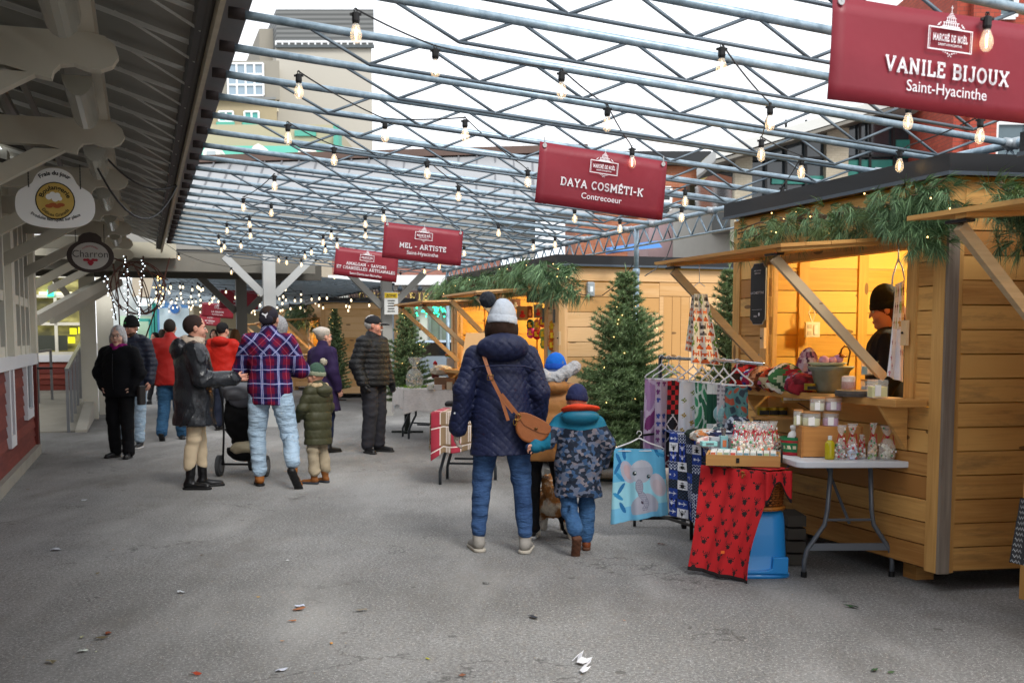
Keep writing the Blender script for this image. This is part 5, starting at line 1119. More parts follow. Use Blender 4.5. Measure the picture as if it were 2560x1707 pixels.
# tins
GOLD = mat('a8902c', .3, .6, var=.1)
def tin(label, p, r=.038, h=.042):
    t = T('candle_tin', label, 'tin', p, 'gold candle tins'); m = MB(); m.lathe([(r, 0), (r, h*.7), (r*1.04, h*.72), (r*1.04, h)], p, 18); m.build('tin', GOLD, t, False); m = MB(); m.box(p+Vector((0, -r-.001, h*.36)), (r*1.5, .004, h*.55)); m.build('label_card', mat('dedbd2' if 'white' in label else '1c1a16', .5, var=0), t)
tin('gold tin with dark label alone on the black wire stand', onz(2027, 7.25, 1.145)); 
for i, x in enumerate((1968, 1990, 2012)): tin(['left', 'middle', 'right'][i]+' gold tin with white label in the row of three before the shelf', onz(x, 7.6, 1.055))
tin('single gold tin with white label on top of the row of three', onz(1980, 7.6, 1.10))
for i, x in enumerate((1910, 1935, 1955)): tin(['left', 'middle', 'right'][i]+' gold tin with dark label behind the sweet bags', onz(x, 7.9, .935), .045, .055)
st = onz(1960, 7.75, .74); t = T('display_riser', 'pale wooden display riser with boards on black wire legs', 'display stand', st); m = MB(); m.box(st+Vector((.0, 0, .185)), (.42, .14, .015)); m.box(st+Vector((.09, -.12, .308)), (.26, .1, .012)); m.build('board', TRW, t)
m = MB(); 
for x in (-.18, .18): m.bar(st+Vector((x, 0, 0)), st+Vector((x, 0, .18)), .03, .12)
m.tube([st+Vector((0, -.12, .3)), st+Vector((.2, -.1, .42)), st+Vector((.22, -.1, .30))], .004, 5); m.tube([st+Vector((.02, -.2, .0)), st+Vector((.2, -.16, .22)), st+Vector((.05, -.15, .31))], .004, 5); m.build('legs', BLK, t)
# galvanised tub with a bowl of bath bombs
tb = sh(2075, 4.3); t = T('galvanised_tub', 'oval galvanised tub heaped with bath bombs on the counter shelf', 'tub', tb); m = MB(); m.lathe([(.085, 0), (.095, .02), (.125, .14), (.155, .17), (.15, .175), (.11, .165)], tb, 24, None, .75); m.build('tub', mat('7d8478', .45, .5, var=.35, vs=14), t, True)
m = MB(); m.lathe([(.02, 0), (.1, .008), (.13, .028), (.125, .03), (.08, .015)], tb+Vector((-.03, -.02, .17)), 24, None, .7); m.build('dish', mat('b8bf9c', .5, var=.2, vs=40), t, True)
for i, (x, y, z, r, c) in enumerate(((-.035, -.03, .215, .034, 'cf96ae'), (.03, .0, .212, .03, 'd6a0b8'), (.075, .02, .222, .034, 'b48ac0'), (.0, .05, .21, .028, 'c890a8'))):
    m = MB(); m.ball(tb+Vector((x-.02, y, z)), (r, r, r*.85), 12, 8); one(m.build('bath_bomb', mat(c, .8, var=.08, vs=60), None, True), ['front pink bath bomb', 'middle pink bath bomb', 'lilac bath bomb', 'rear rose bath bomb'][i]+' lying in the dish on the tub', 'bath bomb', 'bath bombs on the tub')
q = tb+Vector((.085, .03, .2)); m = MB(); m.tube([q+Vector((.035, 0, -.02)), q+Vector((.05, 0, .07)), q+Vector((.035, 0, .10)), q+Vector((.01, 0, .105)), q+Vector((-.008, 0, .085)), q+Vector((-.012, 0, .06))], .006, 8); m.lathe([(.045, 0), (.04, .01), (.012, .022), (.006, .035)], q+Vector((-.015, 0, .032)), 16)
one(m.build('brass_scoop', mat('7a4f2c', .25, .8, var=.2), None, True), 'bronze tap shaped ornament standing in the galvanised tub', 'ornament')
# rolled textiles on the shelf
def lump(label, name, cat, p, r, cols, seed, grp=None, n=26, mm=20, sc=9, ax=None, wob=.16):
    rr = random.Random(seed); ph = [rr.uniform(0, 6) for _ in range(6)]; X, Y_, Z = ax or (Vector((1, 0, 0)), Vector((0, 1, 0)), EZ)
    def fn(u, v):
        th = v*math.pi; a = u*2*math.pi; d = 1+wob*math.sin(3*a+ph[0]+2*th)*math.sin(th)+wob*.6*math.sin(7*a+ph[1]-5*th)*math.sin(th)+wob*.35*math.sin(13*a+ph[2]+6*th)*math.sin(th)
        return Vector(p)+X*(r[0]*math.sin(th)*math.cos(a)*d)+Y_*(r[1]*math.sin(th)*math.sin(a)*d)-Z*(r[2]*math.cos(th)*(1+.1*d))
    def c(u, v): 
        k = hsh(int(u*sc*2+math.sin(v*9)), int(v*sc), seed); return cols[int(k*len(cols))]
    o = csurf(name, fn, c, n*2, mm*2, None, 0, .85); return one(o, label, cat, grp)
g_ = 'bunched headbands on the counter shelf'
rolls = [(1862, 'red and black buffalo check headband roll, far end of the shelf', ['b01820', '200608', 'b01820', '3a0a0e'], .10), (1884, 'blue and white patterned headband roll beside the red check one', ['2a3f9c', 'd8dce8', '283064', 'b02050'], .075), (1905, 'tan and brown marbled headband roll on the shelf', ['7a3c20', 'b0683c', '4a2414', 'c89068'], .085),
 (1922, 'yellow flowered headband roll on the shelf', ['c8b428', '2c2418', 'd06a8a', '3f7f3c', 'e0d8a0'], .06), (1938, 'orange poppy headband roll on the shelf', ['c8401c', 'd85a28', '5a2c14', 'd8c8a0'], .085), (1962, 'green and cream sprigged headband roll with loose ends', ['c8d4b4', '3f7f4c', 'a02838', 'e8e8dc', '2c4c30'], .10), (1990, 'dark berry coloured headband roll by the tins', ['6a1c34', 'a02040', '241c28', '8a90a0'], .07)]
for i, (x, lab, cs, s) in enumerate(rolls):
    s *= 1.6; p = sh(x, 4.2, s*.5); lump(lab, 'headband_roll', 'headband', p, (.045, s*.8, s*.62), cs, i, g_, 16, 14, 7, (EA, EB, EZ), .14)
# upright rolled textiles
p = sh(1908, 4.42, .11); lump('black and white floral cloth roll standing on the shelf behind the brace', 'cloth_roll', 'cloth', p, (.085, .06, .13), ['2a2826', 'c8c4bc', '7a2c2c', '8a8a84', '15140f'], 31, None, 20, 16, 12)
p = sh(2020, 4.4, .13); lump('tall roll of purple rose patterned fleece on the shelf', 'cloth_roll', 'cloth', p, (.075, .07, .15), ['c8b0bc', '7a3c5c', 'a87894', 'e0d4d8', '4f3450'], 32, None, 20, 18, 10); 
p = sh(2050, 4.38, .10); lump('second purple rose fleece roll lying beside the tall one', 'cloth_roll', 'cloth', p, (.07, .06, .065), ['c8b0bc', '7a3c5c', 'c09cb0', 'e0d4d8', '6a4460'], 33, None, 18, 14, 9)
p = sh(2005, 4.2, .05); lump('crimson folded cloth behind the gold tins', 'cloth_roll', 'cloth', p, (.09, .06, .07), ['8a1424', '6a0c1a', '9c2030'], 34, None, 18, 12, 4)
# hats and cloth pile
p = onz(1826, 7.8, .95); lump('big round pale blue knitted bonnet with a navy band on the side table', 'bonnet', 'hat', p, (.105, .10, .095), ['9fc8c8', '88b4b8', 'c8dcdc', '7fa8ac'], 41, None, 22, 16, 8, None, .06)
p = onz(1846, 7.6, .885); lump('navy speckled bonnet in front of the pale blue one', 'bonnet', 'hat', p, (.085, .07, .07), ['1c2438', '28344c', 'a8b4c4', '141a28'], 42, None, 20, 14, 9, None, .08)
for i, (x, Y, z, r, cs, lab) in enumerate([(1828, 7.78, .82, (.14, .1, .075), ['c8c4bc', '2c3c4c', 'd8d4cc', '6a8a8c'], 'folded heap of grey and teal knitwear under the pale blue bonnet'), (1890, 7.5, .82, (.10, .08, .085), ['a0283c', 'd8ccb8', '3c6a3c', 'c87838', '2c2c30'], 'heap of christmas patterned cloth behind the sweet bags'), (1930, 7.35, .80, (.09, .07, .065), ['c8a84c', '7a3c24', 'd8d0b8', '4c5c34'], 'mustard and rust knitted heap left of the wooden box'), (1765, 7.75, .80, (.10, .07, .045), ['e0d8cc', 'c8b8a0', 'd8884c', 'efe9e0'], 'cream and orange patterned cloth bundle at the table corner'), (1810, 7.6, .82, (.11, .05, .035), ['1c2440', 'd8dce4', '26305c'], 'navy and white patterned cloth lying across the side table'), (1742, 7.9, .80, (.07, .05, .035), ['2c3c30', '1c2c24'], 'dark green cloth bundle at the far table corner'), (1858, 7.5, .82, (.06, .05, .04), ['141c40', 'c8ccdc', '20306a'], 'dark blue starry cloth bundle left of the sweet bags'), (1778, 7.5, .775, (.085, .05, .04), ['d8ccc8', 'efe8e0', 'c89c9c'], 'white bobbly knitted snood on the side table')]):
    lump(lab, 'cloth_bundle', 'cloth', onz(x, Y, z), r, cs, 50+i, None, 18, 12, 9, None, .16)
for i, (x, Y, w, d, h, c, lab) in enumerate([(1792, 7.3, .075, .06, .09, 'a9adb4', 'grey card box standing before the snood'), (1812, 7.28, .05, .05, .10, '7fb0b8', 'blue picture box with an orange cone on it'), (1838, 7.28, .05, .05, .085, 'c8b4b0', 'pale pink box beside the blue picture box'), (1858, 7.3, .035, .05, .085, 'd0cc98', 'pale yellow box touching the sweet bags'), (1775, 7.2, .10, .06, .03, '8cc8c8', 'flat aqua box in front of the grey box'), (1825, 7.1, .12, .06, .03, '94ccc8', 'flat aqua box nearest the tray')]):
    p = onz(x, Y, .74 if x > 1790 else .78); m = MB(); m.box(p+EZ*(h/2), (w, d, h), (X1, Y1, EZ)); t = T('gift_box', lab, 'box', p, 'small gift boxes beside the tray'); m.build('box', mat(c, .5, var=.06, vs=20), t, bevel=.002)
    m = MB(); m.box(p+EZ*(h*.5)-Y1*(d/2+.001), (w*.5, .002, h*.45), (X1, Y1, EZ)); m.build('print', mat('c9734a' if i == 1 else '5f6a70', .6, var=0), t)
m = MB(); m.lathe([(.012, 0), (.012, .02), (.017, .022), (.017, .05)], onz(1812, 7.28, .84), 12); one(m.build('silver_cap', mat('a8acb0', .2, .9, var=0)), 'little silver bottle cap standing on the blue picture box', 'cap')
# cellophane bags
CEL, c_ = new('cellophane', .08); c_.inputs['Base Color'].default_value = (.85, .88, .88, 1); c_.inputs['Alpha'].default_value = .28; c_.inputs['Specular IOR Level'].default_value = 1.0; lk(CEL, bump(CEL, noise(CEL, coords(CEL), 40, 4), .8, .01), c_.inputs['Normal'])
def treat(label, p, w, h, cs, seed, ribbon='b01828', grp='tied cellophane treat bags', lean=0):
    rr = random.Random(seed); t = T('treat_bag', label, 'gift bag', p, grp)
    pr = [(w*.42, .0), (w*.5, h*.12), (w*.48, h*.4), (w*.3, h*.56), (w*.10, h*.64), (w*.09, h*.68), (w*.26, h*.84), (w*.38, h*1.0)]
    m = MB(); n = 16; vs = []; fs = []
    for i, (r, z) in enumerate(pr):
        for k in range(n): a = 2*math.pi*k/n; q = r*(1+.12*math.sin(5*a+seed+i)*(i > 2)+.25*math.sin(3*a+i)*(i > 5)); vs.append(p+Vector((q*math.cos(a)+lean*z, q*.7*math.sin(a), z)))
    for i in range(len(pr)-1):
        for k in range(n): fs.append((i*n+k, i*n+(k+1) % n, (i+1)*n+(k+1) % n, (i+1)*n+k))
    m.add(vs, fs); m.build('bag', CEL, t, True)
    m = MB()
    for i in range(42):
        z = rr.uniform(.006, h*.42); r = w*.40*math.sqrt(rr.random()); a = rr.random()*6.28; m.c = rr.choice(cs); m.ball(p+Vector((r*math.cos(a)+lean*z, r*.65*math.sin(a), z)), rr.uniform(.006, .013), 6, 4)
    m.c = None; m.build('sweets', vcol(.5), t)
    m = MB()
    for i in range(10):      # printed marks on the foil
        a = rr.uniform(3.3, 6.1); z = rr.uniform(h*.1, h*.95); f = 1 if z < h*.5 else .6; m.c = rr.choice([ribbon, 'efe9ea', cs[0], '2f7f44']); c = p+Vector((w*.5*f*math.cos(a)+lean*z, w*.36*f*math.sin(a)-.004, z)); m.box(c, (.009, .002, .012))
    m.c = None; m.build('print', vcol(.5), t)
    m = MB(); q = p+EZ*(h*.66)+Vector((lean*h*.66, 0, 0)); m.lathe([(w*.12, -.006), (w*.12, .006)], q, 10); m.tube([q+Vector((0, -w*.1, 0)), q+Vector((-w*.25, -w*.2, .02)), q+Vector((-w*.4, -w*.2, -.03))], .003, 4); m.tube([q+Vector((0, -w*.1, 0)), q+Vector((w*.25, -w*.2, .015)), q+Vector((w*.35, -w*.2, -.045))], .003, 4); m.build('ribbon', mat(ribbon, .4, var=0), t)
def tt(x, Y): return onz(x, Y, .742)
m = MB(); p = tt(2080, 6.74); t = T('bath_bottle', 'clear bottle of yellow bath gel, leftmost of the wrapped gifts on the grey table', 'bottle', p); m.lathe([(.028, 0), (.03, .01), (.03, .10), (.012, .12)], p, 16); m.build('bottle', mat('c8b81c', .12, var=.05, trans=.3), t, True); m = MB(); m.lathe([(.013, .12), (.013, .145)], p, 12); m.build('cap', mat('d8d8d4', .3), t)
treat('treat bag with santa print leaning over the yellow bottle', tt(2105, 6.74), 0.069, .21, ['efe9e0', '2f6a3c', 'b02030'], 1, lean=.05)
treat('treat bag of blue and white candy, third from the right of the table', tt(2136, 6.74), 0.073, .22, ['c8d0e8', 'efefef', 'c02838'], 2)
treat('small treat bag with a brown card between taller ones', tt(2160, 6.78), .045, .15, ['c8a888', 'efefef', '8a6a4c'], 3)
treat('tall slim treat bag with green sprigs', tt(2187, 6.72), 0.060, .225, ['d8b898', 'e8d8c8', '6a9a3c'], 4, lean=.02)
treat('wide treat bag of cream popcorn at the right end of the table', tt(2224, 6.72), 0.106, .21, ['e8e0c8', 'f0ead8', 'd8d0b0'], 5)
for i in range(9):
    x = 1845+i*11.5; Y = 7.0 if i % 2 else 7.2; treat(['far left', 'second', 'third', 'fourth', 'middle', 'sixth', 'seventh', 'eighth', 'far right'][i]+' candy bag in the crowded row behind the tray', onz(x, Y, .742), .07, .20, [['e8e0d0', 'd0582c', '3f9a4c', 'f0ead8', 'c02838'], ['efe9e0', 'd86a2c', '2f8a44', 'e8d8b8']][i % 2], 20+i, ribbon='c8283c')
# woven red green basket with a bottle
bc = tt(1998, 7.02); t = T('woven_basket', 'round red and green woven ribbon basket with a dark bow', 'basket', bc)
for k, (c, z0, z1) in enumerate([('b02030', 0, .02), ('1f7a4c', .02, .04), ('e0d8b8', .04, .062), ('1f7a4c', .062, .08), ('b02030', .08, .095), ('1f7a4c', .095, .115)]):
    m = MB(); n = 32; vs = []
    for z in (z0, z1):
        for i in range(n): a = 2*math.pi*i/n; r = (.088+.022*z/.115)*(1+.025*math.cos(i*math.pi/2+k*3.14)); vs.append(bc+Vector((r*math.cos(a), r*.8*math.sin(a), z)))
    m.add(vs, [(i, (i+1) % n, n+(i+1) % n, n+i) for i in range(n)]); m.build('band', mat(c, .5, var=.12, vs=40), t, solid=.003)
m = MB(); 
for i in range(16): a = 2*math.pi*(i+.5)/16; m.bar(bc+Vector((.094*math.cos(a), .076*math.sin(a), .038)), bc+Vector((.1*math.cos(a), .081*math.sin(a), .064)), .016, .004, Vector((math.cos(a), math.sin(a), 0)))
m.build('stakes', mat('1f7a4c', .5), t)
m = MB(); m.tube([bc+Vector((.108*math.cos(a), 0, .10+.07*math.sin(a))) for a in [R(x) for x in range(0, 181, 15)]], .005, 6) if False else m.tube([bc+Vector((.1, 0, .10)), bc+Vector((.115, 0, .15)), bc+Vector((.095, 0, .165)), bc+Vector((.08, 0, .12))], .005, 6); m.build('handle', mat('1f7a4c', .5), t)
m = MB(); q = bc+Vector((.05, -.085, .12)); m.ball(q, (.012, .008, .01), 8, 6); m.ball(q+Vector((-.025, 0, .008)), (.024, .008, .012), 8, 6); m.ball(q+Vector((.025, 0, .012)), (.024, .008, .013), 8, 6); m.bar(q, q+Vector((-.03, 0, -.04)), .014, .003, Vector((0, 1, 0))); m.bar(q, q+Vector((.02, 0, -.04)), .014, .003, Vector((0, 1, 0))); m.build('bow', mat('4a0c18', .6), t)
m = MB(); q = bc+Vector((-.02, 0, .06)); m.lathe([(.04, 0), (.045, .05), (.035, .08), (.02, .09), (.02, .10), (.028, .105), (.028, .125), (.01, .13)], q, 16); t2 = one(m.build('white_bottle', mat('e4e4e2', .3, var=.02), None, True), 'white potion bottle with a black house mark standing in the woven basket', 'bottle')
m = MB(); m.poly([q+Vector((x, -.045, z)) for x, z in ((-.02, .045), (0, .062), (.02, .045), (.012, .042), (-.012, .042))], .002, (0, -1, 0)); m.build('mark', BLK, t2)
# ---- clothes rack
CHR = mat('c8ccd2', .15, .9, var=0); BKM = mat('141516', .45, .2, var=0); WPL = mat('e6e6ea', .35, var=.02)
ra, rbv = Vector((1.16, 8.62, 0)), Vector((1.56, 7.55, 0)); t = T('clothes_rack', 'black wheeled clothes rack with a chrome top bar', 'clothes rack', ra)
ZB = 1.335
m = MB(); m.tube([ra+EZ*(ZB), rbv+EZ*(ZB-.01), rbv+(rbv-ra)*.25+EZ*(ZB-.02)], .012, 8); m.build('top_bar', CHR, t, True)
rd = (rbv-ra).normalized(); rs = Vector((rd.y, -rd.x, 0))
for k, P0 in enumerate((ra, rbv+(rbv-ra)*.22)):
    if k: P0 = P0
    m = MB(); m.tube([P0+EZ*.07, P0+EZ*(ZB+.02 if k == 0 else .70)], .0155, 8); m.build('upright', BKM, t, True)
    m = MB(); m.tube([P0-Vector((.2, 0, 0))+EZ*.07, P0+Vector((.2, 0, 0))+EZ*.07], .015, 8); m.build('foot', BKM, t, True)
    for s in (-1, 1):
        if k == 0 or s == 1:
            m = MB(); m.lathe([(.026, -.01), (.026, .01)], P0+Vector((s*.19, 0, .028)), 14, (Vector((0, 1, 0)), EZ, Vector((1, 0, 0)))); m.bar(P0+Vector((s*.19, 0, .03)), P0+Vector((s*.19, 0, .07)), .012, .02); m.build('wheel', BKM, t)
m = MB(); m.tube([ra+EZ*.09, rbv+EZ*.09], .012, 8); m.tube([ra+EZ*.12-rs*.02, rbv+EZ*.12-rs*.02], .009, 8); m.build('base_bar', BKM, t, True)
m = MB(); fr = D(1725, 1290, 8.0); m.tube([Vector((fr.x-.06, fr.y+.1, .20)), Vector((fr.x, fr.y, .19)), Vector((fr.x+.01, fr.y, .15)), Vector((fr.x+.01, fr.y-.02, .01))], .014, 8); m.build('bent_leg', BKM, t, True)
m = MB(); m.tube([Vector((1.0, 8.45, .07)), Vector((1.0, 8.45, .92)), Vector((1.0, 8.46, .92))], .012, 6); m.tube([Vector((1.0, 8.45, .74)), ra+EZ*.74], .009, 6); m.build('side_rail', BKM, t, True)
def hanger(label, p, yaw, w=.2, drop=.09, mt=WPL, hook=.05):
    X = Vector((math.cos(yaw), math.sin(yaw), 0)); t = T('clothes_hanger', label, 'hanger', p, 'white plastic hangers'); m = MB(); q = p-EZ*hook
    m.tube([p+X*(.018*math.cos(a))+EZ*(.018*math.sin(a)-.0) for a in [R(x) for x in (200, 160, 120, 80, 40, 0, -40, -80)]]+[p-EZ*.02, q], .0032, 6); m.build('hook', mt, t, True)
    m = MB(); m.tube([q, q+X*(w*.35)-EZ*(drop*.45), q+X*(w*.9)-EZ*(drop*.95), q+X*w-EZ*(drop*1.1), q+X*(w*.93)-EZ*(drop*1.28)], .006, 6); m.tube([q, q-X*(w*.35)-EZ*(drop*.45), q-X*(w*.9)-EZ*(drop*.95), q-X*w-EZ*(drop*1.1), q-X*(w*.93)-EZ*(drop*1.28)], .006, 6)
    m.tube([q+X*(w*.93)-EZ*(drop*1.28), q-X*(w*.93)-EZ*(drop*1.28)], .005, 6); m.build('shoulders', mt, t, True); return q-EZ*(drop*1.28), X
def marb(c1, c2, c3, s):
    def f(u, v):
        k = math.sin(u*7+3*math.sin(v*6+s)+s)+.6*math.sin(v*11+2*math.sin(u*9)+2*s); return c1 if k > .5 else (c2 if k > -.5 else c3)
    return f
def bufcheck(u, v):
    if v > .62: return 'b81a22' if (int(u*6)+int(v*18)) % 2 else '1a0a0c'
    if v > .3: return 'd8d0d4' if abs(((u*2+v*5)) % 1-.5) < .06 or abs(((u*2-v*5)) % 1-.5) < .06 else '17161c'
    if v > .15: return 'cfcfd4' if bit('arrow', (u-.2)/.7, ((v*20) % 1-.2)/.6) else '26262c'
    return 'd8d0d4' if abs(((u*2+v*9)) % 1-.5) < .07 or abs(((u*2-v*9)) % 1-.5) < .07 else '5c1420'
def sprig(bg, cs, n=4, m_=8, mot='leaf', prob=.6):
    def f(u, v):
        i, j = int(u*n), int(v*m_); a, b = (u*n) % 1, (v*m_) % 1
        if hsh(i, j) < prob:
            k = bit(mot, (a-.1-.2*hsh(j, i))/.7, (b-.1)/.7)
            if k: return cs[int(hsh(i, j, 3)*len(cs))]
        return bg
    return f
def towel(label, x, u, w, zl, colf, yaw, nm='hanging_towel', folds=2, amp=.014, nu=44, nv=90, hw=.13, dp=.09):
    P0 = ra.lerp(rbv, u)+EZ*(ZB+.0-.01*u); q, X = hanger('white hanger holding the '+label, P0+EZ*.0, yaw, hw, dp)
    tl, tr = q-X*w/2, q+X*w/2; zt = q.z; t = T(nm, label, 'towel', q, 'printed towels on the rack'); k = .92
    bl, br = Vector((q.x, q.y, zl))-X*w/2*1.08, Vector((q.x, q.y, zl))+X*w/2*1.08
    csurf('cloth', quadf(tl, tr, bl, br, folds, amp, x*.01), colf, nu, nv, t, .004)
towel('purple and pink marbled towel, leftmost on the rack', 1600, .02, .26, .48, marb('8a3c7c', 'd8c4dc', 'b890bc', 0), R(3), folds=3)
towel('white towel with violet spots behind the rack upright', 1660, .12, .20, .55, sprig('c8b8cc', ['7a3c7c', '3c4c9c'], 5, 10, 'flower', .7), R(10))
towel('long towel of red check, black diamonds and arrows', 1690, .26, .17, .50, bufcheck, R(5), folds=1.3, nu=36, nv=120)
towel('white towel with golden leaf sprigs', 1715, .45, .2, .78, sprig('dcdde2', ['a88a30', '7a8a3c'], 3, 7, 'leaf', .35), R(-10), hw=.12)
towel('white towel with big emerald leaves', 1748, .56, .11, .76, marb('3c9468', 'c8d8d0', '2c7050', 2), R(-35), hw=.10)
towel('dark green and white banded towel', 1770, .70, .10, .78, lambda u, v: 'dfe2e0' if v < .25 or v > .8 else '164c38', R(-40), hw=.10)
towel('pale grey towel with tiny flowers', 1790, .82, .10, .80, sprig('c4bfc4', ['6a6470', '8a8490'], 4, 12, 'flower', .6), R(-45), hw=.10)
towel('short rust and teal patterned towel at the end of the rack', 1815, .97, .15, .93, marb('a04c38', '4f7f80', '2c3c48', 4), R(-15), hw=.11)
# extra empty-ish hangers overlap
# elephant blanket on its own hanger in front of the rack
hp = D(1598, 1083, 8.15); q, X = hanger('wide white hanger holding the elephant blanket', hp, R(2), .19, .075, hook=.035)
def elephant(u, v):
    def el(cx, cy, rx, ry, rot=0):
        c, s = math.cos(rot), math.sin(rot); x, y = (u-cx), (v-cy)*1.35; X_, Y_ = x*c+y*s, -x*s+y*c; return (X_/rx)**2+(Y_/ry)**2 < 1
    for cx, cy in ((.41, .66), (.68, .60)):
        if el(cx+.012, cy+.008, .012, .012): return 'ffffff'
        if el(cx, cy, .04, .045): return '1c2228' if el(cx, cy, .028, .035) else '5c7c84'
    if el(.55, .24, .02, .035, .4): return '4a3c50'
    for cx, cy, rx, ry, ro in ((.50, .47, .075, .14, .1), (.55, .34, .06, .13, .55), (.62, .23, .05, .11, .2), (.60, .15, .05, .05, 0)):
        if el(cx, cy, rx, ry, ro):
            return '7f7f94' if abs((v*38+u*8) % 1-.5) < .13 or not el(cx, cy, rx*.85, ry*.9, ro) else 'a5a7b8'
    if el(.545, .68, .22, .22): return 'b3b6c4' if v < .74 else 'bfc2ce'
    if el(.28, .68, .12, .22, .4) : return 'c4aab0' if el(.29, .68, .07, .15, .4) else 'b4b4c4'
    if el(.85, .47, .13, .24, .25): return 'c6b8c0' if el(.84, .44, .08, .16, .25) else 'c4c0cc'
    if el(.60, .17, .24, .26) and v > .08: return 'aeb0c0' if u < .8 else 'bdbcc8'
    for cx, cy, ro in ((.1, .86, .5), (.2, .93, .2), (.08, .74, -.5), (.13, .62, .8), (.16, .46, -.6), (.11, .36, .9), (.2, .2, .5), (.93, .92, 1.2), (.84, .97, .4)):
        if el(cx, cy, .035, .12, ro): return '2f90c4' if (int(cx*100)) % 2 else '1f6fa8'
    return '62b4dc' if v > .55 else ('9ad4e4' if v > .2 else '74bce0')
W2_ = .375
t = T('elephant_blanket', 'light blue child blanket with a grey baby elephant hanging in front of the rack', 'blanket', q)
bl = Vector((q.x-W2_/2-.02, q.y-.01, .10)); br = Vector((q.x+W2_/2+.03, q.y-.03, .175))
csurf('cloth', quadf(q-X*W2_/2+EZ*.02, q+X*W2_/2+EZ*.01, bl, br, 2.4, .02), elephant, 110, 130, t, .005)
# fox dress and flowered dress from the flaps
def foxp(u, v):
    i, j = int(u*3+.5*(int(v*5) % 2)), int(v*5); a, b = (u*3+.5*(j % 2)) % 1, (v*5) % 1; k = int(hsh(i, j, 5)*3.9)
    z = bit(['fox', 'rac', 'leaf', 'leaf'][k], (a-.08)/.84, (b-.08)/.84)
    return {'o': 'cf5f28', 'w': 'f0e8dc', 'k': '2c2420', 'g': '6a6460', 'l': '6f8f3c'}.get(z, 'e2ddd4')
hk = AA(1749, 663, 7.05); fm = T('hanging_dress', 'cream child dress printed with foxes hanging from the far corner of the flap', 'dress', hk)
m = MB(); m.tube([hk, hk-EZ*.12], .003, 5); m.tube([hk-EZ*.12, hk-EZ*.15+X1*.04], .003, 5); m.tube([hk-EZ*.12, hk-EZ*.15-X1*.04], .003, 5); m.build('wire_hook', WPL, fm)
tl, tr = AA(1735, 735, 7.05), AA(1768, 735, 7.05); bl, br = AA(1727, 908, 7.0), AA(1800, 913, 7.0)
csurf('skirt', quadf(tl, tr, bl, br, 2, .010), foxp, 60, 90, fm, .003); csurf('back_panel', quadf(AA(1730, 738, 7.12), AA(1742, 738, 7.1), AA(1713, 875, 7.15), AA(1735, 882, 7.12), 1, .01), foxp, 20, 60, fm, .003)
hk = AA(2247, 606, 5.62); hd = T('hanging_towel', 'white towel with autumn flowers hanging at the near jamb of the nearest stall', 'towel', hk); hm_ = mat('d8d4d0', .4)
m = MB(); m.tube([hk, hk-EZ*.10], .004, 6); m.tube([hk-EZ*.10, AA(2232, 690, 5.62), AA(2230, 712, 5.62)], .005, 6); m.tube([hk-EZ*.10, AA(2256, 670, 5.62), AA(2262, 700, 5.62)], .005, 6); m.build('hanger', hm_, hd, True)
csurf('cloth', quadf(AA(2238, 712, 5.62), AA(2262, 700, 5.62), AA(2217, 940, 5.6), AA(2256, 955, 5.6), 1.5, .012), lambda u, v: (sprig('d9cfc0', ['a8682c', 'c08a40', '8a9a50', '7a4a3c'], 4, 6, 'flower', .8)(u, v) if v > .52 else sprig('dadae2', ['b07888', '9a7080'], 6, 12, 'flower', .2)(u, v)), 40, 110, hd, .004)
# patterned dark knit at the right edge
kp = D(2555, 1240, 5.35); t = T('knitted_shawl', 'black and white zigzag knitted shawl hanging at the right edge of the photo', 'shawl', kp)
csurf('cloth', quadf(D(2550, 1245, 5.35), D(2640, 1235, 5.3), D(2524, 1405, 5.3), D(2640, 1430, 5.25), 2, .02), lambda u, v: '8f9296' if abs((v*12+.8*abs((u*14) % 1-.5)) % 1-.5) < .08 else ('5c6066' if abs((v*12+.3) % 1-.5) < .05 else '1c1e22'), 60, 60, t, .006)
# ================================================================ middle stalls: tables and goods
def drape_table(label, tlabel, P00, P10, P01, P11, drop, colf, z=.745, legs=True, nm='tablecloth', nu=70):
    ctr = (P00+P10+P01+P11)/4; t = T('cloth_table', tlabel, 'table', Vector((ctr.x, ctr.y, 0)))
    m = MB(); m.hexa([P+EZ*(z-.03) for P in (P00, P10, P11, P01)]+[P+EZ*(z-.002) for P in (P00, P10, P11, P01)]); m.build('table_top', PLA, t)
    for (A, B) in ((P00, P10), (P01, P11)):
        i_ = (ctr-Vector((0, 0, 0))-(A+B)/2).normalized()*.15; LG = mat('3a4046', .4, .3)
        for s in (.2, .8):
            c = A.lerp(B, s)+i_; o_ = A.lerp(B, .5+(s-.5)*1.35)+i_; m = MB(); m.tube([c+EZ*(z-.04), c+EZ*.36, c.lerp(o_, .3)+EZ*.3, o_+EZ*.13, o_+EZ*.0], .016, 8); m.build('leg', LG, t, True)
        m = MB(); m.tube([A.lerp(B, .22)+i_+EZ*.22, A.lerp(B, .78)+i_+EZ*.22], .012, 6); m.build('cross_bar', LG, t)
    cl = T(nm, label, 'tablecloth', ctr)
    for (A, B, ph) in ((P00, P10, 0), (P01, P00, 2)):
        A2, B2 = A+EZ*z, B+EZ*z; n = Vector(((B-A).y, -(B-A).x, 0)).normalized(); n = n if n.dot(ctr-A) < 0 else -n
        def f(u, v, A2=A2, B2=B2, n=n, ph=ph): 
            q = 1-v; p = A2.lerp(B2, u)-EZ*(drop*q*(1+.12*math.sin(u*5+ph)+.35*max(0, 1-u*5)))+n*(.012+.02*q+.014*q*math.sin(u*22+ph)); return p
        csurf('drape', f, lambda u, v: colf(u, v), nu, 36, cl, .002)
    csurf('top', lambda u, v: (P00.lerp(P10, u).lerp(P01.lerp(P11, u), v))+EZ*(z+.003), colf, nu, 20, cl, .002)
    return t
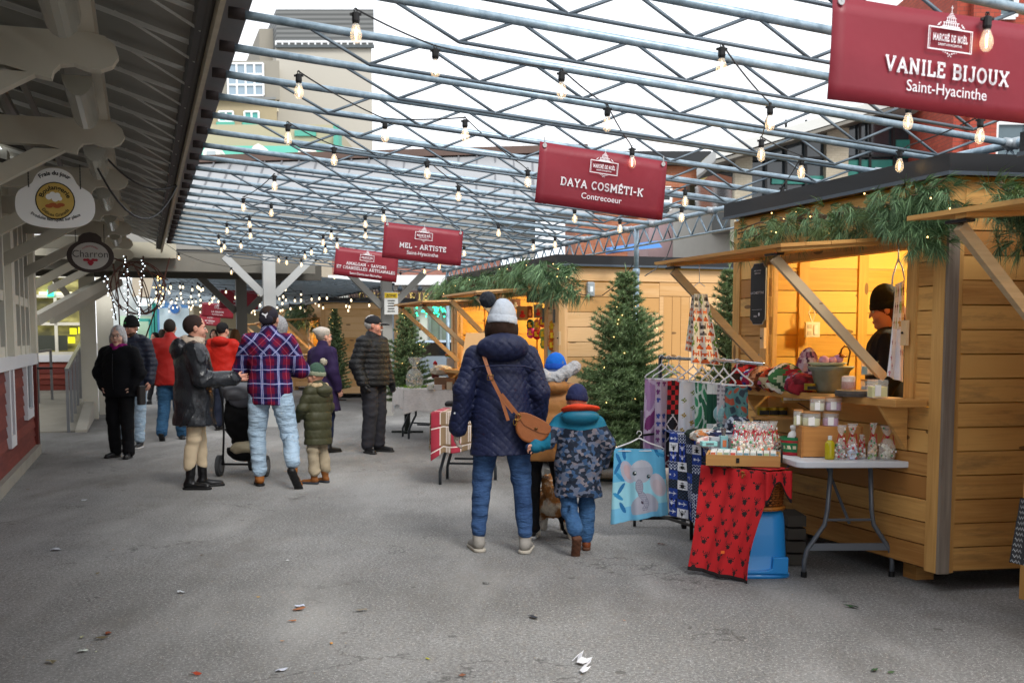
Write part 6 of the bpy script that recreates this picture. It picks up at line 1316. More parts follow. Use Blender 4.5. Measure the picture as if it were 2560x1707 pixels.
def plaidr(u, v):
    x = (u*3) % 1; y = (v*2) % 1; c = 'a02a3c' if x < .45 else '8c7458'
    if .42 < x < .47 or .74 < x < .77 or .82 < x < .85 or .9 < x < .93: c = 'dcd0c8'
    if .3 < y < .34 or .42 < y < .46: c = 'e0d4cc'
    if .34 <= y < .42: c = '8f2436' if x < .45 else '7a6248'
    return c
g1 = lambda x, y, z=.745: Vector((G(x, y, z).x, G(x, y, z).y, 0))
P00, P10 = g1(1078, 1031), g1(1235, 1033); P01, P11 = P00+Vector((.08, .75, 0)), P10+Vector((.08, .75, 0))
drape_table('red, beige and white plaid cloth on the table behind the woman in navy', 'table with bent dark legs under the red plaid cloth', P00, P10, P01, P11, .36, plaidr)
Q00, Q10 = onz(1010, 16.2, 0), onz(1190, 15.5, 0); Q01, Q11 = Q00+EA*.7, Q10+EA*.7
drape_table('pale linen cloth on the gift table of the far stall', 'gift table under the pale linen cloth', Q00, Q10, Q01, Q11, .28, lambda u, v: 'dcd6d2' if hsh(int(u*50), int(v*40)) > .3 else 'd2ccc8', legs=True)
# brown display board leaning between the tables
c0, c1, c2, c3 = D(1165, 832, 11.4), D(1225, 832, 11.4), D(1205, 1012, 11.2), D(1136, 1012, 11.2)
m = MB(); m.poly([c0, c1, c2, c3], .012, (0, 1, 0)); one(m.build('display_board', mat('c89c68', .7, var=.05)), 'plain tan fibreboard panel leaning between the tables behind the woman in navy', 'board')
m = MB(); bk = g1(1130, 1020, .75)+EZ*.75; m.box(bk+Vector((.12, .3, .03)), (.42, .25, .05)); o = m.build('black_bag', mat('15161a', .7, var=.1), None, bevel=.02); one(o, 'flat black bag lying on the red plaid table', 'bag')
def bx(label, x, y, Y, w, d, h, c, cat='box', nm='box', ax=None, zz=None):
    p = D(x, y, Y); z = p.z if zz is None else zz; p = Vector((p.x, p.y, z)); m = MB(); m.box(p+EZ*(h/2), (w, d, h)); return one(m.build(nm, mat(c, .6, var=.1, vs=15), None, bevel=.004), label, cat)
# gift table goods
rr = random.Random(4)
m = MB(); mp_ = onz(1035, 16.4, .75)
for i in range(260): c = mp_+Vector((rr.gauss(0, .14), rr.gauss(0, .12), rr.random()*.03)); v = Vector((rr.gauss(0, 1), rr.gauss(0, 1), .8)).normalized()*.05; m.tone = rr.random(); x = v.orthogonal().normalized()*.005; m.add([c-x, c+x, c+v], [(0, 1, 2)])
one(m.build('moss_mat', needle_mat('3c6a20', '8ab43c')), 'bright green moss mat at the corner of the linen table', 'moss', None)
treat('large clear gift bag with a cream bow on the linen table', onz(1036, 16.3, .77), .26, .44, ['d8c8a0', '2c2420', 'e8e0d0', 'c0a060'], 71, ribbon='d8ccb4', grp=None)
bx('brown wooden crate of gifts on the linen table', 1107, 957, 16.1, .24, .2, .17, '8a6a50', 'crate', 'gift_crate', zz=.75)
bx('second wooden crate beside the first on the linen table', 1128, 957, 16.0, .14, .18, .16, '9c7050', 'crate', 'gift_crate', zz=.75)
lump('cream wool stuffing heaped on the wooden crate', 'wool_filling', 'wool', D(1103, 925, 16.1), (.15, .1, .07), ['d8ccb8', 'c8bca8', 'e8e0d0'], 61, None, 16, 12, 8)
bx('white box raised at the back of the linen table', 1138, 918, 16.4, .24, .2, .14, 'bfc0c2', 'box', 'white_box')
lump('orange and green preserves packed on the white box', 'preserves', 'jars', D(1135, 888, 16.4), (.13, .09, .035), ['c8601c', '6a9a2c', '8a4a1c', 'b0b03c'], 62, None, 14, 10, 9)
bx('small black box left on the raised white box', 1122, 892, 16.5, .1, .1, .05, '181818', 'box', 'black_box')
for i, (x, w, c, lab) in enumerate([(1075, .08, 'd8dcd4', 'small white soap box, left of the linen table goods'), (1095, .12, 'dadada', 'white card box in the middle of the linen table'), (1108, .04, 'a87858', 'small brown packet in a front row on linen'), (1124, .08, 'cfc4ac', 'kraft labelled jar box right on the linen table'), (1138, .06, 'c8c8d4', 'lilac grey box at the right of the linen table')]): bx(lab, x, 980, 15.9, w, .08, .07+.04*(i == 3), c, 'box', 'gift_box', zz=.75)
# santa figurine: generic elf doll with red cap
p = D(1088, 925, 16.4); t = T('christmas_doll', 'little bearded christmas doll with a red cap on the linen table', 'doll', p); m = MB(); m.lathe([(.05, -.12), (.06, -.05), (.035, .03), (.02, .05)], p, 12); m.build('coat', mat('5c1c1c', .8), t, True); m = MB(); m.ball(p+EZ*.075, .032, 10, 8); m.build('head', mat('c89a80', .7), t, True); m = MB(); m.lathe([(.034, .09), (.03, .11), (.012, .135), (.002, .14)], p, 10); m.build('cap', mat('b01420', .7), t, True); m = MB(); m.ball(p+Vector((0, -.02, .055)), (.028, .018, .03), 8, 6); m.build('beard', mat('d8d4cc', .9), t, True)
# items in the opening of stall C: cards on a line, yarn skeins
yl = [BB(1268, 742, 4.45), BB(1395, 735, 4.45)]; m = MB(); 
t = T('card_line', 'cord with pegs strung across the opening of the middle stall', 'cord', yl[0]); m.tube([yl[0].lerp(yl[1], i/8)-EZ*(.05*math.sin(i/8*math.pi)) for i in range(9)], .003, 4); m.build('cord', mat('c8b48a', .8), t)
CU, CN = Vector((1, .06, 0)).normalized(), Vector((-.06, 1, 0)).normalized()
cards = [(1306, 783, .11, .15, '8f8a78', 'grey card with a red figure, left on the cord'), (1288, 760, .10, .11, 'a07c70', 'pinkish brown card behind the grey one'), (1325, 780, .05, .13, '7a4c3c', 'narrow dark red card on the cord'), (1340, 742, .17, .12, '3c3848', 'dark slate cloth card at the middle of the cord'), (1345, 778, .08, .14, '777268', 'grey card below the slate cloth'), (1372, 788, .12, .15, '5c5850', 'dark card with a cat drawing'), (1393, 790, .08, .14, '4f4c48', 'tilted dark card beside the cat card'), (1392, 757, .07, .12, '7a2c2c', 'dark red card at the right end of the cord'), (1385, 878, .11, .10, '9cc8cc', 'light blue card low on the sill')]
for i, (x, y, w, h, c, lab) in enumerate(cards):
    p = BB(x, y, 4.40+.012*(i % 3)); t = T('greeting_card', lab, 'card', p, 'cards hanging in the middle stall'); m = MB(); m.box(p, (w*1.3, .004, h*1.1), (CU, CN, EZ)); m.build('card', mat(c, .7, var=.15, vs=20), t)
    m = MB(); m.ball(p-CN*.004+EZ*h*.08, (w*.2, .003, h*.14), 8, 5, (CU, CN, EZ)); m.ball(p-CN*.004-EZ*h*.2, (w*.33, .003, h*.18), 8, 5, (CU, CN, EZ)); m.build('drawing', mat(['b0303c', 'e0d8cc', 'c89a80', '1c1a1c'][i % 4], .7, var=0), t)
sk = [(1326, 812, '1f4c38', 'dark green skein, upper left'), (1344, 812, 'c8885c', 'peach skein, upper row'), (1357, 805, 'c84c3c', 'coral skein, upper row'), (1327, 832, 'c8389c', 'magenta skein, middle left'), (1342, 835, 'b81c38', 'crimson skein in the middle'), (1358, 835, '8a9c48', 'olive green skein, middle row'), (1360, 858, '7a9a4c', 'moss green skein, lowest'), (1382, 815, 'd08a1c', 'amber skein by the jamb, upper'), (1382, 838, 'd06a14', 'orange skein by the jamb, middle'), (1380, 862, 'd0641c', 'deep orange skein by the jamb, lowest')]
for i, (x, y, c, lab) in enumerate(sk):
    p = BB(x, y, 4.40); t = T('yarn_skein', lab+' in the yarn display', 'yarn', p, 'yarn skeins in the middle stall'); m = MB()
    for j in range(4): m.ball(p+EA*(.02*math.sin(j*2.1))+EZ*(-.03+.02*j), (.05, .042, .036), 9, 6, (EA, EB, EZ))
    m.build('yarn', mat(c, .9, var=.3, vs=60), t, True); m = MB(); m.box(p-CN*.055-EB*.01, (.045, .003, .06), (CU, CN, EZ)); m.build('paper_tag', mat('d8b410', .6, var=0), t)
# notice on the post, zone sign
p = AA(978, 745, 20.7); t = T('zone_sign', 'white notice with a yellow head reading ZONE on the grey post', 'sign', p); m = MB(); m.box(p-EZ*.1, (.26, .02, .42)); m.build('sheet', mat('c8c8c4', .6), t); m = MB(); m.box(p+Vector((0, -.012, .05)), (.25, .01, .1)); m.build('header', mat('c8a818', .6), t); m = MB(); text_mesh(m, 'ZONE', p+Vector((0, -.02, .02)), Vector((1, 0, 0)), EZ, .05, .02)
for i in range(5): m.box(p+Vector((0, -.013, -.05-i*.05)), (.14-.02*(i % 2), .004, .018))
m.build('lettering', mat('1a1a18', .6, var=0), t)
# parked car far behind the tree
cp = D(1105, 900, 34); cp.z = 0; t = T('parked_car', 'pale blue grey car parked beyond the gift table, mostly hidden', 'car', cp); CB = mat('9fb0c0', .25, .3, var=.03)
m = MB(); pr = [(-2.1, .35), (-2.1, .85), (-1.5, .95), (-.9, 1.42), (.7, 1.45), (1.5, .98), (2.1, .85), (2.1, .35)]; m.poly([cp+Vector((x, -.85, z)) for x, z in pr], 1.7, (0, 1, 0)); m.build('body', CB, t, bevel=.06)
m = MB(); m.poly([cp+Vector((x, -.87, z)) for x, z in [(-1.35, .97), (-.85, 1.36), (.65, 1.38), (1.3, .99)]], .01, (0, 1, 0)); m.build('windows', DGLASS, t)
for x in (-1.35, 1.35): m = MB(); m.lathe([(.32, -.1), (.32, .1)], cp+Vector((x, -.8, .32)), 20, (Vector((1, 0, 0)), EZ, Vector((0, 1, 0)))); w_ = m.build('wheel', BLK, t); m = MB(); m.lathe([(.2, -.01), (.2, .01)], cp+Vector((x, -.91, .32)), 16, (Vector((1, 0, 0)), EZ, Vector((0, 1, 0)))); m.build('rim', mat('8a8e92', .3, .6), w_)
# wooden platform foot by the fir, litter
m = MB(); c = M(11.0, 4.4, .06); m.box(c+Vector((0, 0, -.02)), (.55, .3, .08), (EB, EA, EZ)); one(m.build('paving_block', mat('8a8880', .9, var=.15)), 'grey concrete block on the ground by the broad fir tree', 'block')
# ---- litter
def leafy(label, x, y, s, c, seed, kind='leaf', grp='fallen leaves and scraps on the asphalt'):
    p = G(x, y, .004); rr = random.Random(seed); m = MB(); n = 9; a0 = rr.random()*6.28; pts = []
    for k in range(n):
        a = a0+2*math.pi*k/n; r = s*rr.uniform(.55, 1.1); e = .45 if kind == 'leaf' else .8
        q = Vector((r*math.cos(a-a0), r*e*math.sin(a-a0), 0)); q = Vector((q.x*math.cos(a0)-q.y*math.sin(a0), q.x*math.sin(a0)+q.y*math.cos(a0), rr.uniform(0, .3)*s)); pts.append(p+q)
    cv = sum(pts, Vector())/n; cv.z = .004+s*.25; m.add([cv]+pts, [(0, 1+k, 1+(k+1) % n) for k in range(n)]); o = m.build('fallen_leaf' if kind == 'leaf' else 'paper_scrap', mat(c, .8, var=.2, vs=40), None); return one(o, label, 'leaf' if kind == 'leaf' else 'paper scrap', grp)
lf = [(748, 1523, .055, '8a5a3c', 'crumpled brown leaf beside a white scrap'), (905, 1526, .045, '7a7264', 'greyish leaf right of the brown one'), (270, 1583, .035, '7a3c1c', 'dark rust leaf at the lower left'), (252, 1596, .04, '5c5238', 'olive leaf under the rust one'), (125, 1655, .05, '8c8468', 'pale dry leaf bundle near the left edge'), (487, 1684, .035, 'a03c20', 'red pointed leaf at the bottom'), (730, 1552, .03, 'a0643c', 'small orange leaf near the bottom centre'), (648, 1492, .02, 'c09a40', 'tiny yellow leaf upper left of centre'), (828, 1607, .018, 'c88a2c', 'tiny amber leaf right of the pale scrap'), (706, 1602, .02, 'b0845c', 'tan leaf fragment below the brown leaf'), (1070, 1646, .018, 'b8b820', 'lime leaf fragment at the bottom, centre'), (1845, 1360, .0, '', ''), (2130, 1517, .05, '2c4a28', 'green fir sprig on the asphalt, right side'), (2185, 1675, .035, '2f4a2c', 'green fir sprig at the bottom right'), (2230, 1681, .025, '3a5230', 'smaller fir sprig at the bottom right'), (1653, 1360, .035, '5a3c30', 'small dark curled leaf before the rack'), (1333, 1543, .045, '2a2c34', 'dark flat strip on the asphalt'), (1215, 1458, .03, '3c3c38', 'thin dark twig scrap right of centre'), (283, 1374, .02, 'a07850', 'ochre leaf at the left'), (505, 1387, .02, '6a6258', 'dim leaf at the middle left'), (245, 1433, .03, '7a7050', 'dry grass tuft on the left asphalt'), (205, 1592, .03, '9a9a78', 'pale green leaf with red end'), (240, 1628, .015, 'a8a890', 'white tipped leaf near the lower left'), (1560, 1550, .015, 'c08050', 'tiny tan leaf right of centre'), (1155, 1688, .03, '7a4c34', 'brown sprig at the bottom middle'), (70, 1224, .035, '7a6a48', 'leaf at the foot of the left wall')]
for i, (x, y, s, c, lab) in enumerate(lf):
    if s: leafy(lab, x, y, s, c, 200+i)
for i, (x, y, s, c, lab) in enumerate([(140, 1374, .05, 'b0b4ba', 'flat pale paper square at the left'), (210, 1250, .035, 'c0c4c8', 'white paper scrap far left'), (452, 1480, .035, 'c4c8cc', 'white scrap left of centre'), (748, 1515, .03, 'c0c8dc', 'white scrap lying on the brown leaf'), (704, 1675, .035, 'b8bcc8', 'pale blue scrap at the bottom'), (206, 1627, .03, 'b8c0b8', 'curled pale scrap lower left'), (720, 1401, .02, 'd0d0d0', 'small white curl in the middle')]): leafy(lab, x, y, s, c, 300+i, 'paper')
# the white crumpled ribbon
m = MB(); pts = [G(x, y, .02) for x, y in ((1436, 1645), (1452, 1632), (1447, 1648), (1462, 1652), (1474, 1648), (1470, 1660), (1455, 1668), (1462, 1674), (1472, 1670))]; rr = random.Random(9)
for a, b in zip(pts, pts[1:]): 
    s = Vector((.012, .02, .006)); m.add([a-s, b-s*.9, b+s, a+s*1.2], [(0, 1, 2, 3)])
one(m.build('paper_ribbon', mat('dcdce0', .6, var=.05), None, solid=.002), 'crumpled white paper ribbon in the foreground', 'paper ribbon')
# fine grit and tiny litter nobody could count
m = MB(); rr = random.Random(77)
for i in range(2600):
    x = rr.uniform(-5, 5); y = 4.2+rr.random()**1.6*14; s = rr.uniform(.0015, .005); m.c = rr.choice(['8a8478', '6a5a40', '9a9488', '5a4c38', '7a7468', 'a88a58']); a = rr.random()*3; m.add([(x, y, .003), (x+s*2*math.cos(a), y+s*2*math.sin(a), .006), (x-s*math.sin(a), y+s*math.cos(a), .004)], [(0, 1, 2)])
m.c = None; tag(m.build('grit', vcol(.9)), 'fine dry grit and leaf crumbs scattered over the asphalt', 'grit', None, 'stuff')
# ================================================================ PEOPLE: smooth distance-field bodies meshed with surface nets
def _nets(F, o, h):
    S = F < 0; cs = np.zeros(tuple(n-1 for n in F.shape), np.int8)
    for i in (0, 1):
        for j in (0, 1):
            for k in (0, 1): cs += S[i:F.shape[0]-1+i, j:F.shape[1]-1+j, k:F.shape[2]-1+k]
    act = (cs > 0) & (cs < 8); idx = -np.ones(act.shape, int); C = np.argwhere(act); idx[act] = np.arange(len(C))
    P = np.zeros((len(C), 3)); N = np.zeros(len(C))
    E = [((0, 0, 0), a) for a in range(3)]
    for a in range(3):
        b, c = (a+1) % 3, (a+2) % 3
        for db in (0, 1):
            for dc in (0, 1):
                q = C.copy(); q[:, b] += db; q[:, c] += dc; r = q.copy(); r[:, a] += 1
                f0, f1 = F[tuple(q.T)], F[tuple(r.T)]; mm = (f0 < 0) != (f1 < 0); t = f0[mm]/(f0[mm]-f1[mm]); pt = q[mm].astype(float); pt[:, a] += t; P[mm] += pt; N[mm] += 1
    P = P/N[:, None]*h+o; Q = []
    for a in range(3):
        b, c = (a+1) % 3, (a+2) % 3; s0 = [slice(None)]*3; s1 = [slice(None)]*3; s0[a] = slice(0, -1); s1[a] = slice(1, None); A, B = S[tuple(s0)], S[tuple(s1)]
        e = np.argwhere(A != B); e = e[(e[:, b] > 0) & (e[:, c] > 0) & (e[:, b] < F.shape[b]-1) & (e[:, c] < F.shape[c]-1)]
        inn = A[tuple(e.T)]
        def g(db, dc): q = e.copy(); q[:, b] -= db; q[:, c] -= dc; return idx[tuple(q.T)]
        q = np.stack([g(1, 1), g(0, 1), g(0, 0), g(1, 0)], 1); q[~inn] = q[~inn][:, ::-1]; Q.append(q)
    Q = np.concatenate(Q); return P, Q[(Q >= 0).all(1)]
def sdf(prims, vox, disp=None, pad=.03):
    """prims: ('c',p,q,r1,r2,k,sy) cone | ('e',c,(rx,ry,rz),k,rotmat) ellipsoid | leading '-' cuts | ('z>',h) ('z<',h)"""
    lo = np.full(3, 1e9); hi = -lo
    for p in prims:
        if p[0] == 'c': r = max(p[3], p[4]); pts = np.array([p[1], p[2]]); lo = np.minimum(lo, pts.min(0)-r*1.5); hi = np.maximum(hi, pts.max(0)+r*1.5)
        elif p[0] == 'e': r = max(p[2]); lo = np.minimum(lo, np.array(p[1])-r); hi = np.maximum(hi, np.array(p[1])+r)
    lo -= pad; hi += pad; n = np.ceil((hi-lo)/vox).astype(int)+1; F = np.full(tuple(n), .5, np.float32); ax = [lo[i]+np.arange(n[i])*vox for i in range(3)]
    for p in prims:
        if p[0] in ('z>', 'z<', 'pl'):
            if p[0] == 'pl': nn_, d0 = np.array(p[1]), p[2]; d = (ax[0][:, None, None]*nn_[0]+ax[1][None, :, None]*nn_[1]+ax[2][None, None, :]*nn_[2])-d0; F = np.maximum(F, d)
            else: d = (p[1]-ax[2]) if p[0] == 'z>' else (ax[2]-p[1]); F = np.maximum(F, d[None, None, :])
            continue
        neg = p[0][0] == '-'; ty = p[0][-1]
        if ty == 'c': r = max(p[3], p[4]); pts = np.array([p[1], p[2]]); a, b = pts.min(0)-r*1.6-.05, pts.max(0)+r*1.6+.05
        else: r = max(p[2]); a, b = np.array(p[1])-r-.05, np.array(p[1])+r+.05
        i0 = np.clip(np.floor((a-lo)/vox).astype(int), 0, n); i1 = np.clip(np.ceil((b-lo)/vox).astype(int)+1, 0, n); sl = tuple(slice(i0[i], i1[i]) for i in range(3))
        if min(i1-i0) <= 0: continue
        X, Y, Z = ax[0][sl[0]][:, None, None], ax[1][sl[1]][None, :, None], ax[2][sl[2]][None, None, :]
        if ty == 'c':
            A, B = np.array(p[1], float), np.array(p[2], float); v = B-A; L = (v*v).sum()+1e-9; k = p[5] if len(p) > 5 else .02; sy = p[6] if len(p) > 6 else 1
            t = np.clip(((X-A[0])*v[0]+(Y-A[1])*v[1]+(Z-A[2])*v[2])/L, 0, 1); d = np.sqrt((X-A[0]-t*v[0])**2+((Y-A[1]-t*v[1])/sy)**2+(Z-A[2]-t*v[2])**2)-(p[3]+(p[4]-p[3])*t)
        else:
            c, r3 = p[1], p[2]; k = p[3] if len(p) > 3 else .02; x, y, z = X-c[0], Y-c[1], Z-c[2]
            if len(p) > 4 and p[4] is not None: Rm = np.array(p[4].to_3x3() if hasattr(p[4], 'to_3x3') else p[4]).T; x, y, z = Rm[0, 0]*x+Rm[0, 1]*y+Rm[0, 2]*z, Rm[1, 0]*x+Rm[1, 1]*y+Rm[1, 2]*z, Rm[2, 0]*x+Rm[2, 1]*y+Rm[2, 2]*z
            q = np.sqrt((x/r3[0])**2+(y/r3[1])**2+(z/r3[2])**2); q2 = np.sqrt((x/r3[0]**2)**2+(y/r3[1]**2)**2+(z/r3[2]**2)**2)+1e-9; d = q*(q-1)/q2
        G_ = F[sl]
        if neg: hh = np.clip(.5-.5*(G_+d)/k, 0, 1); F[sl] = G_*(1-hh)-d*hh+k*hh*(1-hh)
        else: hh = np.clip(.5+.5*(G_-d)/k, 0, 1); F[sl] = G_*(1-hh)+d*hh-k*hh*(1-hh)
    if disp is not None: F = F+disp(ax[0][:, None, None], ax[1][None, :, None], ax[2][None, None, :])
    return _nets(F, lo, vox)
def sobj(name, prims, vox, material, parent, disp=None):
    P, Q = sdf(prims, vox, disp); me = bpy.data.meshes.new(name); me.vertices.add(len(P)); me.vertices.foreach_set('co', P.ravel()); me.loops.add(Q.size); me.loops.foreach_set('vertex_index', Q.ravel().astype(np.int32)); me.polygons.add(len(Q)); me.polygons.foreach_set('loop_start', np.arange(0, Q.size, 4, dtype=np.int32)); me.polygons.foreach_set('use_smooth', np.ones(len(Q), bool)); me.update(calc_edges=True); me.validate()
    me.materials.append(material); o = bpy.data.objects.new(name, me); COL.objects.link(o); o.parent = parent; return o
def folds(a=.006, f=14, s=0): return lambda X, Y, Z: a*(np.sin(Z*f*1.7+5*X+3*Y+s)*np.sin(X*f+Z*f*.6+s*2)+.6*np.sin(Z*f*3.1-X*f*1.3+Y*8+s)*np.sin(Y*f*1.4+Z*f*.9+s))
def crease(a=.006, f=34, s=0): return lambda X, Y, Z: -a*(1-np.abs(np.sin(Z*f+2.4*np.sin(X*13+Z*5+s)+1.9*np.sin(Y*15-Z*7+s))))**3*np.clip(np.sin(X*9+Y*7+Z*6+s)+.5, 0, 1)
def puff(h=.075, a=.012, z0=0): 
    def f(X, Y, Z): return a*(1-np.abs(np.sin(np.pi*(Z-z0+.10*np.abs(X)*0)/h))**.55)*1.2-a*.35+.0022*np.sin(X*90+np.sin(Z*50)*2)*np.sin(Y*80)
    return f
def addf(*fs): return lambda X, Y, Z: sum(f(X, Y, Z) for f in fs)
def quilt(p=.07, a=.006): 
    def f(X, Y, Z):
        u = ((X+Y*.8)*1.0+Z*.95)/p; v = ((X+Y*.8)*1.0-Z*.95)/p; w = np.minimum(np.abs(((u) % 1)-.5), np.abs(((v) % 1)-.5)); w = .5-np.maximum(np.abs((u % 1)-.5), np.abs((v % 1)-.5)); return a*(1-np.clip(w/.14, 0, 1)**.6)*1.1-a*.3
    return f
# ---- cloth materials
def cloth(c, rough=.85, bs=90, bmp=.25, var=.15, spec=.25, vs=9, sheen=0):
    key = ('cl', str(c), rough, bs, bmp, var, spec, vs)
    if key in _mats: return _mats[key]
    m, p = new('cloth', rough, 0, spec); n = noise(m, coords(m), vs, 4); n2 = noise(m, coords(m), bs, 3); f = mth(m, 'MULTIPLY_ADD', n, 2*var, 1-var); o = nd(m, 'ShaderNodeVectorMath', operation='SCALE'); o.inputs[0].default_value = lin(c); lk(m, f, o.inputs[3]); lk(m, o.outputs[0], p.inputs['Base Color'])
    lk(m, bump(m, n2, bmp, .004, bump(m, n, bmp*1.2, .02)), p.inputs['Normal']); _mats[key] = m; return m
def skin(c='cc9a82'):
    m, p = new('skin', .55, 0, .35); n = noise(m, coords(m), 18, 3); lk(m, mixc(m, mth(m, 'MULTIPLY', n, .35), c, 'bc7a66'), p.inputs['Base Color']); p.inputs['Subsurface Weight'].default_value = .08; p.inputs['Subsurface Radius'].default_value = (.01, .004, .002); return m
SKIN = skin(); 
def band(m, x, per, lo, hi, off=0.0):
    f = mth(m, 'FRACT', mth(m, 'ADD', mth(m, 'DIVIDE', x, per), 10.0+off)); return mth(m, 'MULTIPLY', mth(m, 'GREATER_THAN', f, lo), mth(m, 'LESS_THAN', f, hi))
def flannel():
    m, p = new('flannel', .9, 0, .15); t = nd(m, 'ShaderNodeTexCoord'); s = nd(m, 'ShaderNodeSeparateXYZ'); wv = nd(m, 'ShaderNodeVectorMath', operation='ADD'); sc_ = nd(m, 'ShaderNodeVectorMath', operation='SCALE'); sc_.inputs[3].default_value = .035
    lk(m, noise(m, t.outputs['Object'], 5, 2, out_='Color'), sc_.inputs[0]); lk(m, t.outputs['Object'], wv.inputs[0]); lk(m, sc_.outputs[0], wv.inputs[1]); lk(m, wv.outputs[0], s.inputs[0]); X0, Z0_ = s.outputs[0], s.outputs[2]
    X0 = mth(m, 'ADD', X0, mth(m, 'MULTIPLY', s.outputs[1], .5)); yoke = mth(m, 'GREATER_THAN', Z0_, 1.335)
    D1 = mth(m, 'MULTIPLY', mth(m, 'ADD', mth(m, 'ABSOLUTE', X0), Z0_), .8); D2 = mth(m, 'MULTIPLY', mth(m, 'SUBTRACT', mth(m, 'ABSOLUTE', X0), Z0_), .8)
    def mixv(a, b): return mth(m, 'ADD', mth(m, 'MULTIPLY', a, mth(m, 'SUBTRACT', 1, yoke)), mth(m, 'MULTIPLY', b, yoke))
    X, Z = mixv(X0, D1), mixv(Z0_, D2)
    c = mixc(m, .5, '6a1230', '641230'); c = mixc(m, mth(m, 'MULTIPLY', band(m, X, .175, .25, .8), .75), c, '161a44'); c = mixc(m, mth(m, 'MULTIPLY', band(m, Z, .14, .3, .85), .62), c, '1c1e4e')
    rd_ = mth(m, 'MULTIPLY', band(m, X, .175, .25, .8), band(m, Z, .14, .3, .85)); c = mixc(m, mth(m, 'MULTIPLY', rd_, .6), c, '101338')
    for X_, per, b in ((X, .175, [(.47, .50), (.55, .58)]), (Z, .14, [(.52, .56)])):
        for lo_, hi_ in b: c = mixc(m, mth(m, 'MULTIPLY', band(m, X_, per, lo_-.04, hi_+.04), .5), c, '3a58a8'); 
        for lo_, hi_ in b: c = mixc(m, mth(m, 'MULTIPLY', band(m, X_, per, lo_, hi_), .7), c, 'd0c8d8')
    c = mixc(m, mth(m, 'MULTIPLY', band(m, X, .175, .02, .05), .6), c, 'c05060'); lk(m, c, p.inputs['Base Color']); lk(m, bump(m, noise(m, coords(m), 12, 4), .5, .02), p.inputs['Normal']); return m
def camo():
    m, p = new('camo', .75, 0, .3); v = nd(m, 'ShaderNodeTexVoronoi', feature='F1'); v.inputs['Scale'].default_value = 34; g = coords(m, 'Object', (1, 1, 1.3)); wv = nd(m, 'ShaderNodeVectorMath', operation='ADD'); sc_ = nd(m, 'ShaderNodeVectorMath', operation='SCALE'); sc_.inputs[3].default_value = .03; lk(m, noise(m, g, 20, 3, out_='Color'), sc_.inputs[0]); lk(m, g, wv.inputs[0]); lk(m, sc_.outputs[0], wv.inputs[1]); lk(m, wv.outputs[0], v.inputs['Vector'])
    sx = nd(m, 'ShaderNodeSeparateColor'); lk(m, v.outputs['Color'], sx.inputs[0]); r = nd(m, 'ShaderNodeValToRGB'); r.color_ramp.interpolation = 'CONSTANT'; e = r.color_ramp.elements; st = [(0, '121c2c'), (.28, '2f4a6c'), (.5, '5c6478'), (.68, '1c2a3c'), (.84, '6f6a72')]
    while len(e) < 5: e.new(1)
    for i, (a, c) in enumerate(st): e[i].position = a; e[i].color = (*lin(c), 1)
    lk(m, sx.outputs[0], r.inputs[0]); s = nd(m, 'ShaderNodeSeparateXYZ'); t = nd(m, 'ShaderNodeTexCoord'); lk(m, t.outputs['Object'], s.inputs[0])
    top = mth(m, 'MAXIMUM', mth(m, 'GREATER_THAN', mth(m, 'ADD', s.outputs[2], mth(m, 'MULTIPLY', mth(m, 'ABSOLUTE', s.outputs[0]), -.15)), CAMZ), mth(m, 'LESS_THAN', s.outputs[0], -.205)); lk(m, mixc(m, top, r.outputs[0], '0e6480'), p.inputs['Base Color']); lk(m, bump(m, noise(m, coords(m), 14, 4), .6, .02), p.inputs['Normal']); return m
def denim(c1, c2):
    m, p = new('denim', .85, 0, .2); n = noise(m, coords(m, 'Object', (1, 1, .6)), 7, 5, .65); fade = noise(m, coords(m, 'Object', (2, 2, 9)), 3, 4); f = mth(m, 'ADD', mth(m, 'MULTIPLY', n, .6), mth(m, 'MULTIPLY', fade, .4)); lk(m, ramp(m, f, [(.22, c1), (.85, c2)]), p.inputs['Base Color']); cr_ = noise(m, coords(m, 'Object', (2.2, 2.2, 7)), 3.2, 5, .6); lk(m, bump(m, cr_, .8, .045, bump(m, n, .35, .02)), p.inputs['Normal']); return m
J_BLUE, J_LIGHT, J_MID = denim('142448', '486a98'), denim('8aa4bc', 'b4c8d8'), denim('22406a', '4d76a0')
def fuzz(a, f): return lambda X, Y, Z: a*np.sin(X*f+np.sin(Z*f*.7)*1.5)*np.sin(Y*f*1.1+1)*np.sin(Z*f*.9+2)
